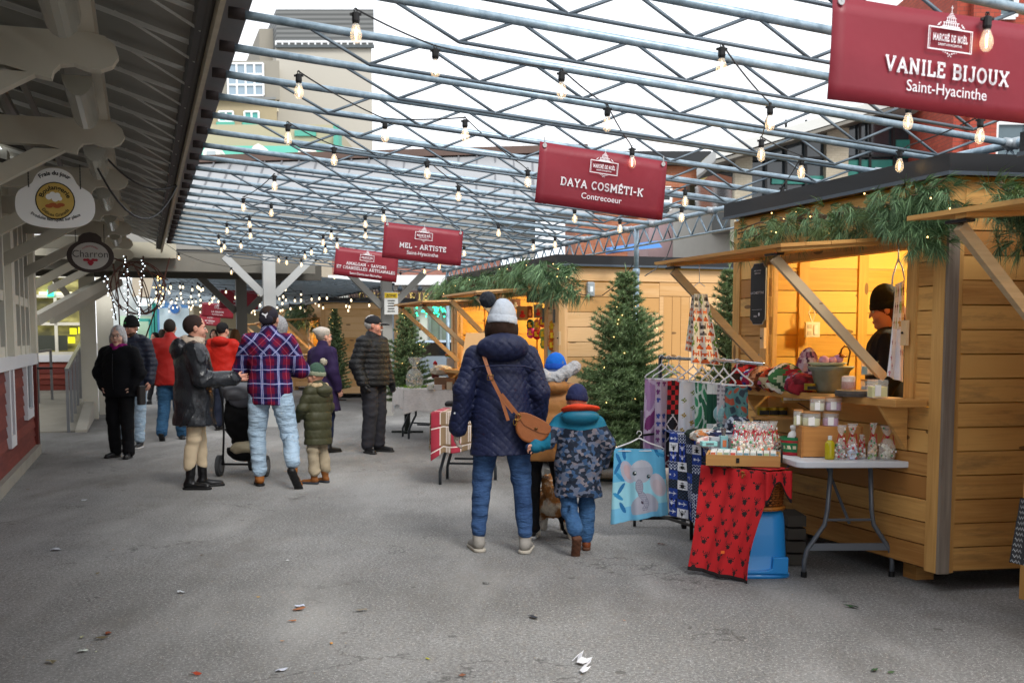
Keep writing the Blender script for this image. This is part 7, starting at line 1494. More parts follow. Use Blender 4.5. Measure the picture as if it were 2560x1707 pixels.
# ---- figure
V3 = lambda *a: np.array(a, float)
def rotz(p, a): c, s = math.cos(a), math.sin(a); return V3(p[0]*c-p[1]*s, p[0]*s+p[1]*c, p[2])
def figure(label, pos, yaw, H, pose=None, top=None, legs=None, shoes=None, head=None, vox=.012, cat='person', build=1.0):
    s = H/1.75; t = thing('person', label, cat, (pos[0], pos[1], pos[2] if len(pos) > 2 else 0), yaw); J = {}
    base = dict(pel=(0, 0, .95), che=(0, .0, 1.27), nec=(0, -.01, 1.46), hd=(0, .015, 1.62), shL=(-.185, -.01, 1.41), shR=(.185, -.01, 1.41), elL=(-.25, -.03, 1.14), elR=(.25, -.03, 1.14), wrL=(-.26, .05, .90), wrR=(.26, .05, .90),
                hiL=(-.095, 0, .93), hiR=(.095, 0, .93), knL=(-.10, .02, .51), knR=(.10, .02, .51), anL=(-.11, -.02, .09), anR=(.11, -.02, .09), toL=(-.12, .12, .03), toR=(.12, .12, .03))
    base.update(pose or {})
    for k, v in base.items():
        if k not in ('hy', 'hp', 'hr', 'cur', 'hs'): J[k] = V3(*v)*s
    hs = s*base.get('hs', 1.07); b = build; hy, hp, hr = base.get('hy', 0), base.get('hp', 0), base.get('hr', 0); RM = Matrix.Rotation(hy, 3, 'Z') @ Matrix.Rotation(hr, 3, 'Y') @ Matrix.Rotation(hp, 3, 'X'); hc = J['hd']
    HP = lambda x, y, z: hc+np.array(RM @ Vector((x*hs, y*hs, z*hs)))
    # body
    pr = [('c', J['pel'], J['che'], .11*s, .12*s, .05, .7), ('c', J['che'], J['nec']-V3(0, 0, .06*s), .11*s, .07*s, .05, .7), ('c', J['shL'], J['shR'], .045*s, .045*s, .04), ('c', J['nec']-V3(0, 0, .05*s), hc-V3(0, .01, .05*s), .055*s, .052*s, .02)]
    for q in 'LR': pr += [('c', J['sh'+q], J['el'+q], .045*s, .036*s, .02), ('c', J['el'+q], J['wr'+q], .036*s, .025*s, .02), ('c', J['hi'+q], J['kn'+q], .075*s, .05*s, .02), ('c', J['kn'+q], J['an'+q], .048*s, .034*s, .02), ('c', J['an'+q]-V3(0, 0, .045*s), J['to'+q]-V3(0, 0, .005), .022*s, .018*s, .02)]
    rx = lambda: RM
    E_ = lambda x, y, z, r, k=.015: ('e', HP(x, y, z), tuple(v*hs for v in r), k*hs, RM)
    Cc = lambda a, b_, r1, r2, k=.01: ('c', HP(*a), HP(*b_), r1*hs, r2*hs, k*hs)
    pr += [E_(0, -.012, .03, (.074, .094, .098)), E_(0, .022, -.04, (.056, .068, .082), .03), E_(0, .07, -.098, (.024, .022, .02), .02), Cc((0, .090, .012), (0, .107, -.026), .007, .0105), Cc((-.036, .078, .03), (.036, .078, .03), .011, .011, .012), E_(-.038, .055, -.03, (.026, .03, .03), .02), E_(.038, .055, -.03, (.026, .03, .03), .02),
           ('-e', HP(-.031, .103, .006), (.017*hs, .018*hs, .012*hs), .008*hs, RM), ('-e', HP(.031, .103, .006), (.017*hs, .018*hs, .012*hs), .008*hs, RM), Cc((-.018, .084, -.064), (.018, .084, -.064), .0085, .0085, .006), E_(-.076, -.002, 0, (.011, .02, .032), .006), E_(.076, -.002, 0, (.011, .02, .032), .006)]
    # hands: five separate fingers each
    HN = {}
    for q in 'LR':
        w = J['wr'+q]; d = w-J['el'+q]; d = d/np.linalg.norm(d); d = d+V3(0, .12, 0); d /= np.linalg.norm(d); sg = -1 if q == 'L' else 1
        nrm = V3(-sg, .15, 0.0); nrm = nrm-d*nrm.dot(d); nrm /= np.linalg.norm(nrm); sd = np.cross(d, nrm); sd = sd*np.sign(sd[1]+1e-6+.3*sd[2])
        cu = base.get('cur', {}).get(q, .55); hnd = [('e', w+d*.052*s, (.04*s, .04*s, .04*s), .01)] if False else [('c', w+d*.02*s-sd*.016*s, w+d*.078*s-sd*.02*s, .019*s, .015*s, .012), ('c', w+d*.02*s+sd*.014*s, w+d*.08*s+sd*.02*s, .019*s, .015*s, .012)]
        for i, (o_, l) in enumerate(((-.03, .055), (-.010, .068), (.011, .072), (.031, .064))):
            f0 = w+d*.078*s+sd*o_*s; d1 = d*math.cos(cu*.6)+nrm*math.sin(cu*.6); f1 = f0+d1*l*.5*s; d2 = d*math.cos(cu*1.8)+nrm*math.sin(cu*1.8); f2 = f1+d2*l*.55*s; hnd += [('c', f0, f1, .0098*s, .0088*s, .003), ('c', f1, f2, .0088*s, .0072*s, .003)]
        th0 = w+d*.03*s+sd*.028*s; th1 = th0+(d*.6+sd*.7+nrm*.3)*.036*s; th2 = th1+(d*.85+sd*.15+nrm*.5)*.032*s; hnd += [('c', th0, th1, .0125*s, .0105*s, .006), ('c', th1, th2, .0105*s, .008*s, .003)]; HN[q] = (hnd, w, d)
        pr += hnd
    bo = sobj('body', pr, vox*.72, head.get('skin', SKIN) if head else SKIN, t)
    # face
    if head is not None and not head.get('noface'):
        m = MB(); axs = tuple(RM @ Vector(v) for v in ((1, 0, 0), (0, 1, 0), (0, 0, 1)))
        def blob(mb, x, y, z, r): mb.ball(HP(x, y, z), tuple(v*hs for v in r), 10, 8, axs)
        for sx in (-1, 1): blob(m, sx*.031, .083, .006, (.0125, .009, .0085))
        e = m.build('eyes', mat('d8d4cc', .3, var=0), bo, True, local=True); m = MB()
        for sx in (-1, 1): blob(m, sx*.031, .0895, .006, (.006, .004, .0065))
        m.build('irises', mat('2c2018', .2, var=0), e, True, local=True); m = MB()
        for sx in (-1, 1): m.tube([HP(sx*.016, .094, .027), HP(sx*.032, .094, .033), HP(sx*.046, .082, .027)], .0034*hs, 5)
        m.build('eyebrows', mat(head.get('brow', '3a2a20'), .8, var=0), bo, local=True); m = MB(); m.tube([HP(-.02, .088, -.062), HP(-.006, .0945, -.060), HP(.006, .0945, -.060), HP(.02, .088, -.062)], .0042*hs, 6); m.tube([HP(-.017, .089, -.069), HP(0, .094, -.071), HP(.017, .089, -.069)], .0048*hs, 6); m.build('lips', mat(head.get('lips', '9c5a50'), .5, var=0), bo, True, local=True)
        if head.get('glasses'):
            m = MB()
            for sx in (-1, 1): m.tube([HP(sx*.032+.021*math.cos(a), .106, .004+.017*math.sin(a)) for a in [i*math.pi/6 for i in range(13)]], .0018*hs, 5); m.tube([HP(sx*.053, .105, .008), HP(sx*.078, .0, .012)], .0018*hs, 5)
            m.tube([HP(-.011, .108, .008), HP(.011, .108, .008)], .0018*hs, 5); m.build('glasses', mat('2a2a2e', .3, .4, var=0), bo, local=True)
        if head.get('moustache'): m = MB(); m.tube([HP(-.03, .088, -.054), HP(0, .104, -.044), HP(.03, .088, -.054)], [.005*hs, .009*hs, .005*hs], 6); m.build('moustache', mat('c4c0ba', .9), bo, local=True)
        if head.get('beard'): sobj('beard', [E_(0, .03, -.062, (.061, .066, .066), .01), ('-e', HP(0, .10, -.02), (.05*hs, .05*hs, .05*hs), .01, RM), ('pl', np.array(RM @ Vector((0, 0, 1))), float(np.dot(RM @ Vector((0, 0, 1)), HP(0, 0, -.045))))], vox*.8, mat(head['beard'], .9, var=.3, vs=60), bo)
    # hair / hats
    up = np.array(RM @ Vector((0, 0, 1))); fw = np.array(RM @ Vector((0, 1, 0)))
    cutz = lambda z, tl=0.0: ('pl', -(up+fw*tl)/np.linalg.norm(up+fw*tl), float(-np.dot((up+fw*tl)/np.linalg.norm(up+fw*tl), HP(0, 0, z))))
    for kind, cm, *a in (head or {}).get('wear', []):
        if kind == 'hair': ln = a[0]; sobj('hair', [E_(0, -.02, .035, (.086, .098, .102)), E_(0, -.045, -.02-ln*.5, (.080, .07, .06+ln*.6), .03), E_(-.08, -.01, -.03, (.024, .045, .065), .02), E_(.08, -.01, -.03, (.024, .045, .065), .02), ('-e', HP(0, .125, -.035), (.074*hs, .105*hs, .088*hs), .008, RM), ('-e', HP(0, .13, -.10), (.09*hs, .1*hs, .10*hs), .008, RM)], vox*.8, cm, bo, addf(fuzz(.0035, 130), fuzz(.005, 45)))
        elif kind == 'long': sobj('hair', [E_(0, -.015, .03, (.083, .1, .1)), Cc((-.03, -.07, -.02), (-.05, -.08, -.25), .055, .035, .03), Cc((.03, -.07, -.02), (.05, -.08, -.25), .055, .035, .03), Cc((.075, .02, -.03), (.085, .04, -.24), .025, .02, .02), ('-e', HP(0, .115, -.03), (.06*hs, .08*hs, .09*hs), .012, RM)], vox*.8, cm, bo, fuzz(.003, 90))
        elif kind == 'crop': sobj('hair', [E_(0, -.018, .034, (.079, .096, .098)), ('-e', HP(0, .11, -.02), (.068*hs, .085*hs, .085*hs), .01, RM), cutz(-.06)], vox*.8, cm, bo, fuzz(.003, 120))
        elif kind == 'beanie': h = a[0]; tl = a[1] if len(a) > 1 else -.25; bm_ = cm if not isinstance(cm, tuple) else cm[0]; o = sobj('beanie', [E_(0, -.014, .045, (.087, .106, .09+h)), cutz(.022, tl)], vox*.8, bm_, bo, lambda X, Y, Z: .0016*np.sin(np.arctan2(X-hc[0], Y-hc[1])*46)); sobj('turned_brim', [E_(0, -.014, .03, (.094, .113, .10)), cutz(.005, tl), ('pl', (up+fw*tl)/np.linalg.norm(up+fw*tl), float(np.dot((up+fw*tl)/np.linalg.norm(up+fw*tl), HP(0, 0, .058))))], vox*.8, cm[1] if isinstance(cm, tuple) else cm, o, lambda X, Y, Z: .002*np.sin(np.arctan2(X-hc[0], Y-hc[1])*40))
        elif kind == 'pompom': sobj('pompom', [('e', HP(*a[0]), (a[1]*hs,)*3, .01)], vox*.6, cm, bo, addf(fuzz(.006, 140), fuzz(.004, 60)))
        elif kind == 'cap': fl = a[0]; o = sobj('cap', [E_(0, -.01, .042, (.084, .103, .088)), cutz(.018, -.05)], vox*.8, cm, bo); sobj('cap_peak', [E_(0, fl*.125, .022 if fl > 0 else -.0, (.062, .07, .012 if fl > 0 else .03), .01), ('-e', HP(0, fl*.11, -.018), (.056*hs, .07*hs, .022*hs), .01, RM)] if fl > 0 else [E_(0, -.10, .01, (.068, .022, .045), .01)], vox*.6, cm, o)
        elif kind == 'beret': sobj('beret', [E_(0, -.02, .05, (.085, .102, .07)), E_(a[0], -.035, .085, (.098, .115, .05), .03), cutz(.022, -.2)], vox*.8, cm, bo, folds(.004, 25))
        elif kind == 'bun': sobj('head_scarf', [E_(0, -.022, .035, (.08, .10, .098)), ('-e', HP(0, .12, -.03), (.075*hs, .075*hs, .105*hs), .01, RM), cutz(-.10, .6)], vox*.8, cm, bo)
    # legs
    if legs:
        lm = legs['m']; th, kn, an = (v*s*b for v in legs.get('r', (.092, .066, .058))); flare = legs.get('z', .07)*s; lp_ = [('e', J['pel'], (.155*s*b, .103*s*b, .12*s), .05)]
        for q in 'LR': 
            lp_ += [('c', J['hi'+q]+V3(0, 0, -.03), J['kn'+q], th, kn, .03), ('c', J['kn'+q], J['an'+q]+V3(0, 0, flare-.0), kn, an, .02), ('e', (J['kn'+q]+J['an'+q])/2+V3(0, -.02*s, .06*s), (.045*s*b, .052*s*b, .12*s), .04)]
        sobj('trousers', lp_, vox, lm, t, addf(folds(.0028*legs.get('f', 1), 22, 1), folds(.0025, 9, 4), crease(.0075*legs.get('f', 1), 30, 2), lambda X, Y, Z: .0022*np.sin(Z*70+X*12)*(np.exp(-((Z-J['knL'][2])/.09)**2)+np.exp(-((Z-.14*s)/.07)**2))))
    if shoes:
        for q in 'LR':
            an, to = J['an'+q], J['to'+q]; v = to-an; v = v/np.linalg.norm(v); hl = an-V3(v[0], v[1], 0)*.03*s; r = .042*s; tall = shoes.get('tall', .06)*s; sh_ = [('c', hl+V3(0, 0, -.035*s), to+v*.042*s+V3(0, 0, .012*s), .040*s, .036*s, .03), ('c', an+V3(0, 0, -.02*s), an+(J['kn'+q]-an)/np.linalg.norm(J['kn'+q]-an)*tall, .044*s, shoes.get('cuff', .048)*s, .02)]
            sz = min(an[2]-.085*s, to[2]-.03*s); lift = an[2] > .13*s; tt_ = v if lift else V3(0, 0, 0)
            if not lift: sh_.append(('z>', max(.012, 0)))
            o = sobj('shoe', sh_, vox*.7, shoes['m'], t, folds(.002, 40))
            if not lift: so_ = [('c', hl+V3(0, 0, -hl[2]+.016), to+v*.047*s+V3(0, 0, -to[2]-v[2]*.047*s+.016), .046*s, .042*s, .03), ('z>', .001), ('z<', .024)]; sobj('sole', so_, vox*.5, shoes.get('sole', BLK), o)
            else: w2 = np.cross(v, V3(1, 0, 0)); w2 = w2/np.linalg.norm(w2); w2 = w2 if w2[2] < 0 or w2[1] < 0 else -w2; dn = -(J['kn'+q]-an); dn = dn/np.linalg.norm(dn); dn = dn-v*dn.dot(v); dn = dn/np.linalg.norm(dn); sobj('sole', [('c', hl+dn*.045*s, to+v*.055*s+dn*.034*s, .030*s, .03*s, .02), ('c', hl+dn*.04*s+V3(.015, 0, 0), to+v*.05*s+dn*.034*s+V3(.012, 0, 0), .028*s, .028*s, .02), ('c', hl+dn*.04*s-V3(.015, 0, 0), to+v*.05*s+dn*.034*s-V3(.012, 0, 0), .028*s, .028*s, .02)], vox*.6, shoes.get('sole', BLK), o, lambda X, Y, Z: .0012*np.sign(np.sin(Z*160)*np.sin(X*150)))
    if top:
        T_ = top; tm = T_['m']; hem = T_['hem']*s; cw, cd = T_.get('w', .20)*s*b, T_.get('d', .68); hw = T_.get('hw', .215)*s*b; hz = V3(J['pel'][0], J['pel'][1], hem); ar = T_.get('ar', (.072, .062, .052)); tp = [('c', J['che']+V3(0, 0, .03*s), J['pel'], cw*.86, cw*.86*T_.get('wst', .98), .06, cd), ('c', J['pel'], hz+V3(0, 0, 0), cw*.86, hw*.88, .06, cd*1.03), ('c', J['shL']+V3(.045, 0, -.02)*s, J['shR']+V3(-.045, 0, -.02)*s, .078*s, .078*s, .06, .95), ('c', J['che']+V3(0, 0, .08*s), J['nec']+V3(0, 0, -.07*s), cw*.68, .085*s, .06, cd)]
        for q in 'LR': d = (J['wr'+q]-J['el'+q]); tp += [('c', J['sh'+q]+V3(0, 0, -.01), J['el'+q], ar[0]*s*b, ar[1]*s*b, .035), ('c', J['el'+q], J['el'+q]+d*T_.get('slv', .93), ar[1]*s*b, ar[2]*s*b, .03)]
        if T_.get('collar'): tp.append(('c', J['nec']+V3(0, -.005, -.05*s), J['nec']+V3(0, .0, T_['collar']*s), .085*s, .078*s, .03))
        tp.append(('z>', hem)); tp += T_.get('cut', [])
        to_ = sobj('coat' if T_.get('name') is None else T_['name'], tp, vox*T_.get('vx', 1), tm, t, T_.get('disp', addf(folds(.006, 13, len(label)), crease(.009, 16, len(label)))))
        if T_.get('hood'): hd_ = T_['hood']; sobj('hood', [('e', J['nec']+V3(*hd_[0])*s, tuple(v*s for v in hd_[1]), .03, Matrix.Rotation(hd_[2], 3, 'X'))]+[('c', J['nec']+V3(-.11, .0, -.02)*s, J['nec']+V3(0, -.1, -.0)*s, .045*s, .05*s, .04), ('c', J['nec']+V3(.11, .0, -.02)*s, J['nec']+V3(0, -.1, -.0)*s, .045*s, .05*s, .04)]+[('-e', J['nec']+V3(0, .0, .10)*s, (.1*s, .11*s, .12*s), .02)], vox, hd_[3] if len(hd_) > 3 else tm, to_, T_.get('disp'))
        if T_.get('scarf'): sf = T_['scarf']; sobj('scarf', [('c', J['nec']+V3(.068*math.cos(a)*1.0, .068*math.sin(a)+.01, .025+.015*math.sin(a*2))*s, J['nec']+V3(.068*math.cos(a+.8), .068*math.sin(a+.8)+.01, .03+.015*math.sin(a*2))*s, sf[1]*s, sf[1]*s, .02) for a in [i*.785 for i in range(8)]]+([('c', J['nec']+V3(0, .08, -.0)*s, J['nec']+V3(0, .13, -.12)*s, .05*s, .04*s, .03)] if len(sf) > 2 else []), vox*.8, sf[0], to_, folds(.006, 40))
        if T_.get('gloves'):
            for q in T_.get('gq', 'LR'): hnd, w, d = HN[q]; g_ = [(p[0], p[1], p[2], p[3]*1.28, p[4]*1.28, p[5]) for p in hnd]+[('c', w-d*.05*s, w+d*.03*s, .034*s, .03*s, .01)]; sobj('glove', g_, vox*.7, T_['gloves'], t)
    return t, J, s, HP
BLK_L, pb = new('black_leather', .27, 0, .45); pb.inputs['Base Color'].default_value = (.012, .014, .018, 1); nL = noise(BLK_L, coords(BLK_L, 'Object', (1, 1, .7)), 9, 5, .6); lk(BLK_L, bump(BLK_L, nL, .6, .03), pb.inputs['Normal'])
BLK_P, pb = new('black_shell', .55, 0, .3); pb.inputs['Base Color'].default_value = (.006, .0065, .008, 1); nL = noise(BLK_P, coords(BLK_P, 'Object', (1, 1, 1.4)), 16, 5, .6); lk(BLK_P, bump(BLK_P, nL, .8, .02), pb.inputs['Normal'])
LEA = mat('8a4f26', .42, var=.2, vs=25, bmp=.15, bs=120); GREYW = cloth('c4ccd6', bs=160, bmp=.5); FURG = cloth('b4b4b6', bs=200, bmp=.8, var=.25, vs=40)
SHB = mat('121214', .45, var=.1)
def gp2(x, y): p = G(x, y); return (p.x, p.y)
def pt(o, name, mb, m_, sm=True, **k): return mb.build(name, m_, o, sm, local=True, **k)
# 1. woman in navy quilted coat, centre, seen from behind
NAVQ = cloth('121a3a', .6, 120, .3, .2, .35)
t, J, s, HP = figure('woman in a navy quilted coat and grey bobble hat, seen from behind in the centre', gp2(1255, 1375), R(4), 1.70,
    dict(hs=1.15, hr=R(4), hd=(.0, .02, 1.615), elL=(-.275, -.05, 1.16), wrL=(-.315, .02, .87), elR=(.27, -.02, 1.15), wrR=(.26, .09, .91), anL=(-.17, -.02, .09), toL=(-.20, .11, .03), anR=(.16, -.10, .09), toR=(.19, .02, .03), knL=(-.14, .04, .51), knR=(.14, .0, .51), hiL=(-.10, 0, .93), hiR=(.10, 0, .93)),
    dict(m=NAVQ, hem=.70, w=.218, hw=.262, d=.66, ar=(.082, .07, .064), wst=1.14, disp=addf(quilt(.062, .0085), folds(.004, 9)), vx=.62, hood=((0, -.10, .0), (.185, .115, .10), R(-25)), gloves=cloth('b8aca0', bs=130, bmp=.9, var=.5, vs=60)),
    dict(m=J_BLUE, r=(.106, .07, .052), z=.06, f=.8), dict(m=cloth('8e8a84', .9), sole=mat('b4ada0', .7), tall=.07, cuff=.048), dict(noface=True, wear=[('beanie', (GREYW, GREYW), .035, .15), ('hair', cloth('2c1c14'), .02), ('pompom', cloth('2a2e36', bs=200, bmp=.9), (-.10, -.03, .155), .05)]), vox=.012, build=1.0)
# shoulder seams, bag
m = MB(); zy = J['shL'][2]-.075
m.tube([(-.235, -.075, zy-.03), (-.15, -.150, zy), (0, -.168, zy+.005), (.15, -.150, zy), (.235, -.075, zy-.03)], .0065, 6); pt(t, 'yoke_seam', m, NAVQ)
bag = thing('crossbody_bag', 'tan leather crossbody saddle bag on the back of the woman in navy', 'bag', t.location, R(4))
m = MB(); c = V3(.19, -.215, .885); prf = [(-.125, .06), (-.11, -.03), (-.075, -.085), (-.01, -.115), (.06, -.10), (.11, -.06), (.135, .0), (.125, .05), (.06, .07), (-.06, .08)]
TA_ = R(-20); rr2 = lambda x, z: Vector((c[0]+x*math.cos(TA_)-z*math.sin(TA_), c[1], c[2]+x*math.sin(TA_)+z*math.cos(TA_)))
m.poly([rr2(x, z) for x, z in sm(prf, 1)], .075, (0, 1, 0)); body_ = m.build('bag_body', LEA, bag, local=True, bevel=.014)
m = MB(); m.poly([rr2(x, z)+Vector((0, -.007, 0)) for x, z in sm([(-.11, .082), (-.085, .0), (.04, -.02), (.125, -.012), (.132, .045), (.06, .072)], 1)], .008, (0, 1, 0)); m.build('bag_flap', LEA, bag, local=True, bevel=.002)
m = MB(); q = rr2(.03, .0); m.ball(q+Vector((0, -.012, 0)), (.012, .005, .01), 8, 5); pt(bag, 'clasp', m, mat('5a3c1c', .3, .6))
m = MB()
def strap(a, b, w=.024): m.bar(a, b, w, .005, Vector((0, 1, 0)))
P_ = [Vector(v) for v in ((-.15, -.03, 1.43), (-.13, -.135, 1.36), (-.085, -.185, 1.22), (-.02, -.2, 1.09), (.065, -.215, .985))]
for a, b in zip(P_, P_[1:]): strap(a, b)
strap(P_[3], Vector((.03, -.21, .93)), .022); strap(P_[3]+Vector((.005, -.002, .02)), Vector((.10, -.222, .965)), .02); pt(bag, 'strap', m, LEA, False)
m = MB(); GLD = mat('8f6f35', .3, .8); q = P_[2]+Vector((-.005, -.008, .0))
m.tube([q+Vector((.02*x, 0, .017*z)) for x, z in ((-1, -1), (1, -1), (1, 1), (-1, 1), (-1, -1))], .003, 5); m.tube([Vector((.095+.02*math.cos(a), -.228, .955+.02*math.sin(a))) for a in [i*.6283 for i in range(11)]], .003, 5); m.tube([Vector((.075+.012*math.cos(a), -.228, .92+.02*math.sin(a))) for a in [i*.6283 for i in range(11)]], .003, 5); pt(bag, 'buckles', m, GLD)
m = MB(); m.ball((-.33, -.065, .97), (.008, .004, .008), 8, 5); pt(t, 'cuff_button', m, mat('b8bcc0', .3, .5))
# 2. child in tan puffer (behind)
TAN = cloth('a87440', .6, 110, .3, .12, .35)
t2_, J2, s2, HP2 = figure('child in a tan puffer coat with grey fur-trimmed hood, half hidden behind the navy coat', gp2(1362, 1345), R(-2), 1.36,
    dict(nec=(.07, -.01, 1.46), che=(.05, 0, 1.27), shR=(.25, -.01, 1.41), shL=(-.12, -.01, 1.41), hd=(.1, .02, 1.60), hs=1.16, anL=(-.13, -.02, .09), anR=(.22, .1, .09), toL=(-.16, .12, .03), toR=(.25, .24, .03), knL=(-.13, .03, .50), knR=(.17, .08, .5), elL=(-.3, -.02, 1.16), wrL=(-.3, .1, .95)),
    dict(m=TAN, hem=.76, w=.25, hw=.27, ar=(.09, .08, .07), disp=puff(.13, .014, .03), hood=((0, -.11, -.0), (.15, .1, .08), R(-15))), dict(m=cloth('14151a'), r=(.10, .085, .075), z=.02, f=1.4), dict(m=SHB, sole=mat('c8c8c8', .6)), dict(noface=True, wear=[('beanie', (cloth('1566c8'), cloth('1c50b0')), .02, .1), ('hair', cloth('5c6f9c'), .05)]), vox=.013)
nk = J2['nec']; sobj('fur_trim', [('c', nk+V3(.165*math.cos(a)*1.0, .075*math.sin(a)-.05, .045+.10*abs(math.cos(a))), nk+V3(.165*math.cos(a+.45), .075*math.sin(a+.45)-.05, .045+.10*abs(math.cos(a+.45))), .042, .042, .02) for a in [math.pi+i*.45 for i in range(7)]], .010, FURG, t2_, addf(fuzz(.007, 130), fuzz(.006, 60)))
# 3. child in teal and camouflage coat
CAMZ = .855
TEALC = cloth('0e6480', .55, 110, .3, .12, .4)
t3, J3, s3, HP3 = figure('small child in a teal and camouflage winter coat with a navy beanie, walking away', gp2(1445, 1378), R(4), 1.16,
    dict(hd=(-.02, .02, 1.58), hs=1.24, hr=R(4), hy=R(-8), elL=(-.34, -.06, 1.17), wrL=(-.47, -.17, 1.14), elR=(.29, -.02, 1.14), wrR=(.27, .1, .92), anL=(-.06, -.30, .22), toL=(-.06, -.22, .06), knL=(-.10, -.02, .45), anR=(.10, .08, .09), toR=(.12, .22, .03), knR=(.10, .08, .48), shL=(-.19, -.01, 1.36), shR=(.19, -.01, 1.36)),
    dict(m=camo(), hem=.585, w=.268, hw=.285, d=.72, ar=(.095, .082, .078), slv=.95, hood=((0, -.13, -.03), (.20, .11, .085), R(-20), TEALC)), dict(m=J_MID, r=(.10, .085, .078), z=.06), dict(m=cloth('6a3418', .6), sole=mat('5a3826', .7), tall=.10, cuff=.056), dict(noface=True, wear=[('beanie', (cloth('20264a'), cloth('1c2142')), .02, .1)]), vox=.010)
sobj('hood_lining', [('e', J3['nec']+V3(0, -.085, .035), (.135, .085, .03), .03, Matrix.Rotation(R(-18), 3, 'X'))], .009, cloth('c03818', .6), t3, folds(.003, 30))
m = MB(); q = J3['wrL']; sobj('mitten', [('e', q+V3(-.03, .0, -.01), (.04, .03, .03), .01), ('c', q+V3(-.02, .01, .01), q+V3(-.045, .02, .03), .014, .011, .01)], .008, cloth('2a3a5c'), t3)
# 4. woman in black leather coat, profile to the right
BEI_T = cloth('c0ae92', .9, 100, .2, .08)
t, J, s, HP = figure('woman in a hooded black leather coat and beige trousers holding out her hand, facing right', gp2(490, 1220), R(-68), 1.70,
    dict(hy=R(-6), hp=R(-3), hd=(0, .035, 1.625), elL=(-.24, .02, 1.13), wrL=(-.20, .27, 1.09), elR=(.24, .05, 1.12), wrR=(.17, .40, 1.13), cur=dict(R=.35, L=.7), anL=(-.09, .08, .09), toL=(-.10, .22, .03), anR=(.09, -.07, .09), toR=(.14, .06, .03), knR=(.09, -.02, .50), knL=(-.09, .06, .5)),
    dict(m=BLK_L, hem=.655, w=.255, hw=.285, d=.82, ar=(.098, .082, .072), hood=((0, -.115, -.045), (.15, .095, .125), R(12)), collar=.03, scarf=(cloth('bfae9c', bs=60, bmp=.7, var=.3, vs=30), .055), disp=addf(folds(.009, 9, 2), crease(.016, 15, 3)), slv=.9), dict(m=BEI_T, r=(.094, .068, .052), z=.14, f=.8), dict(m=mat('0c0c0e', .3), tall=.17, cuff=.05), dict(skin=skin('d09a84'), brow='2a1810', lips='b04a50', wear=[('bun', cloth('2e2320', bs=150)), ('crop', cloth('3a241a'))]), vox=.012)
m = MB(); m.tube([(0, .18, .62), (0, .205, .95), (0, .19, 1.2)], .004, 5); pt(t, 'zip', m, mat('3a3c40', .3, .7))
# 5. man in plaid shirt
FLN = flannel()
t, J, s, HP = figure('man in a maroon plaid flannel shirt, light jeans and backwards black cap, seen from behind', gp2(680, 1215), R(-4), 1.80,
    dict(elL=(-.30, .05, 1.15), wrL=(-.20, .26, 1.10), elR=(.29, .06, 1.14), wrR=(.16, .27, 1.12), hp=R(4), anL=(-.13, .03, .09), toL=(-.18, .15, .03), knL=(-.15, .04, .51), knR=(.18, .02, .50), anR=(.27, -.22, .20), toR=(.30, -.16, .06), hiL=(-.105, 0, .93), hiR=(.105, 0, .93)),
    dict(name='shirt', m=FLN, hem=.80, w=.238, hw=.215, d=.68, ar=(.088, .076, .06), wst=.92, collar=.05, disp=addf(folds(.006, 11, 3), crease(.011, 15, 1)), cut=[]), dict(m=J_LIGHT, r=(.108, .08, .068), z=.07, f=1.2), dict(m=cloth('8a5424', .7), tall=.12, cuff=.06), dict(noface=True, wear=[('cap', cloth('23202a', .8), -1), ('crop', cloth('2a1c14'))]), vox=.012, build=1.04)
# cap mark: leaping cat emblem
m = MB(); cc_ = HP(0, -.118, .05); bsh = [(-.035, .012), (-.028, .02), (-.018, .016), (-.002, .008), (.012, .016), (.026, .022), (.024, .012), (.016, .0), (.006, -.014), (.010, -.028), (.004, -.024), (-.002, -.010), (-.012, .0), (-.026, .006)]
m.poly([Vector((cc_[0]+x*s, cc_[1]-.006*0, cc_[2]+z*s)) for x, z in bsh], .004, (0, -1, 0)); pt(t, 'cap_emblem', m, mat('e4e4ea', .6, var=0), False)
# baby carried on his chest: only the patterned hat shows either side
HATP = cloth('9a9a9c', bs=90, bmp=.8, var=.7, vs=70)
bb = thing('person', 'baby in a grey speckled hat held against the chest of the plaid shirt man', 'person', t.location, R(-4))
sobj('body', [('e', (.0, .24, 1.22), (.10, .09, .17), .04), ('e', (0, .25, 1.47), (.075, .085, .09), .03), ('c', (-.08, .22, 1.3), (-.12, .16, 1.2), .035, .03, .02), ('c', (.08, .22, 1.3), (.12, .16, 1.2), .035, .03, .02), ('e', (0, .33, 1.45), (.012, .015, .012), .01), ('c', (-.06, .25, 1.1), (-.1, .16, .98), .045, .04, .03), ('c', (.06, .25, 1.1), (.1, .16, .98), .045, .04, .03)], .012, SKIN, bb)
sobj('hat', [('e', (0.0, .20, 1.60), (.135, .12, .13), .03), ('z>', 1.50)], .010, HATP, bb, fuzz(.005, 70)); sobj('romper', [('e', (.0, .24, 1.20), (.13, .11, .19), .04), ('c', (-.07, .25, 1.08), (-.11, .17, .97), .055, .05, .03), ('c', (.07, .25, 1.08), (.11, .17, .97), .055, .05, .03)], .013, cloth('c8c4c0'), bb, folds(.004, 20))
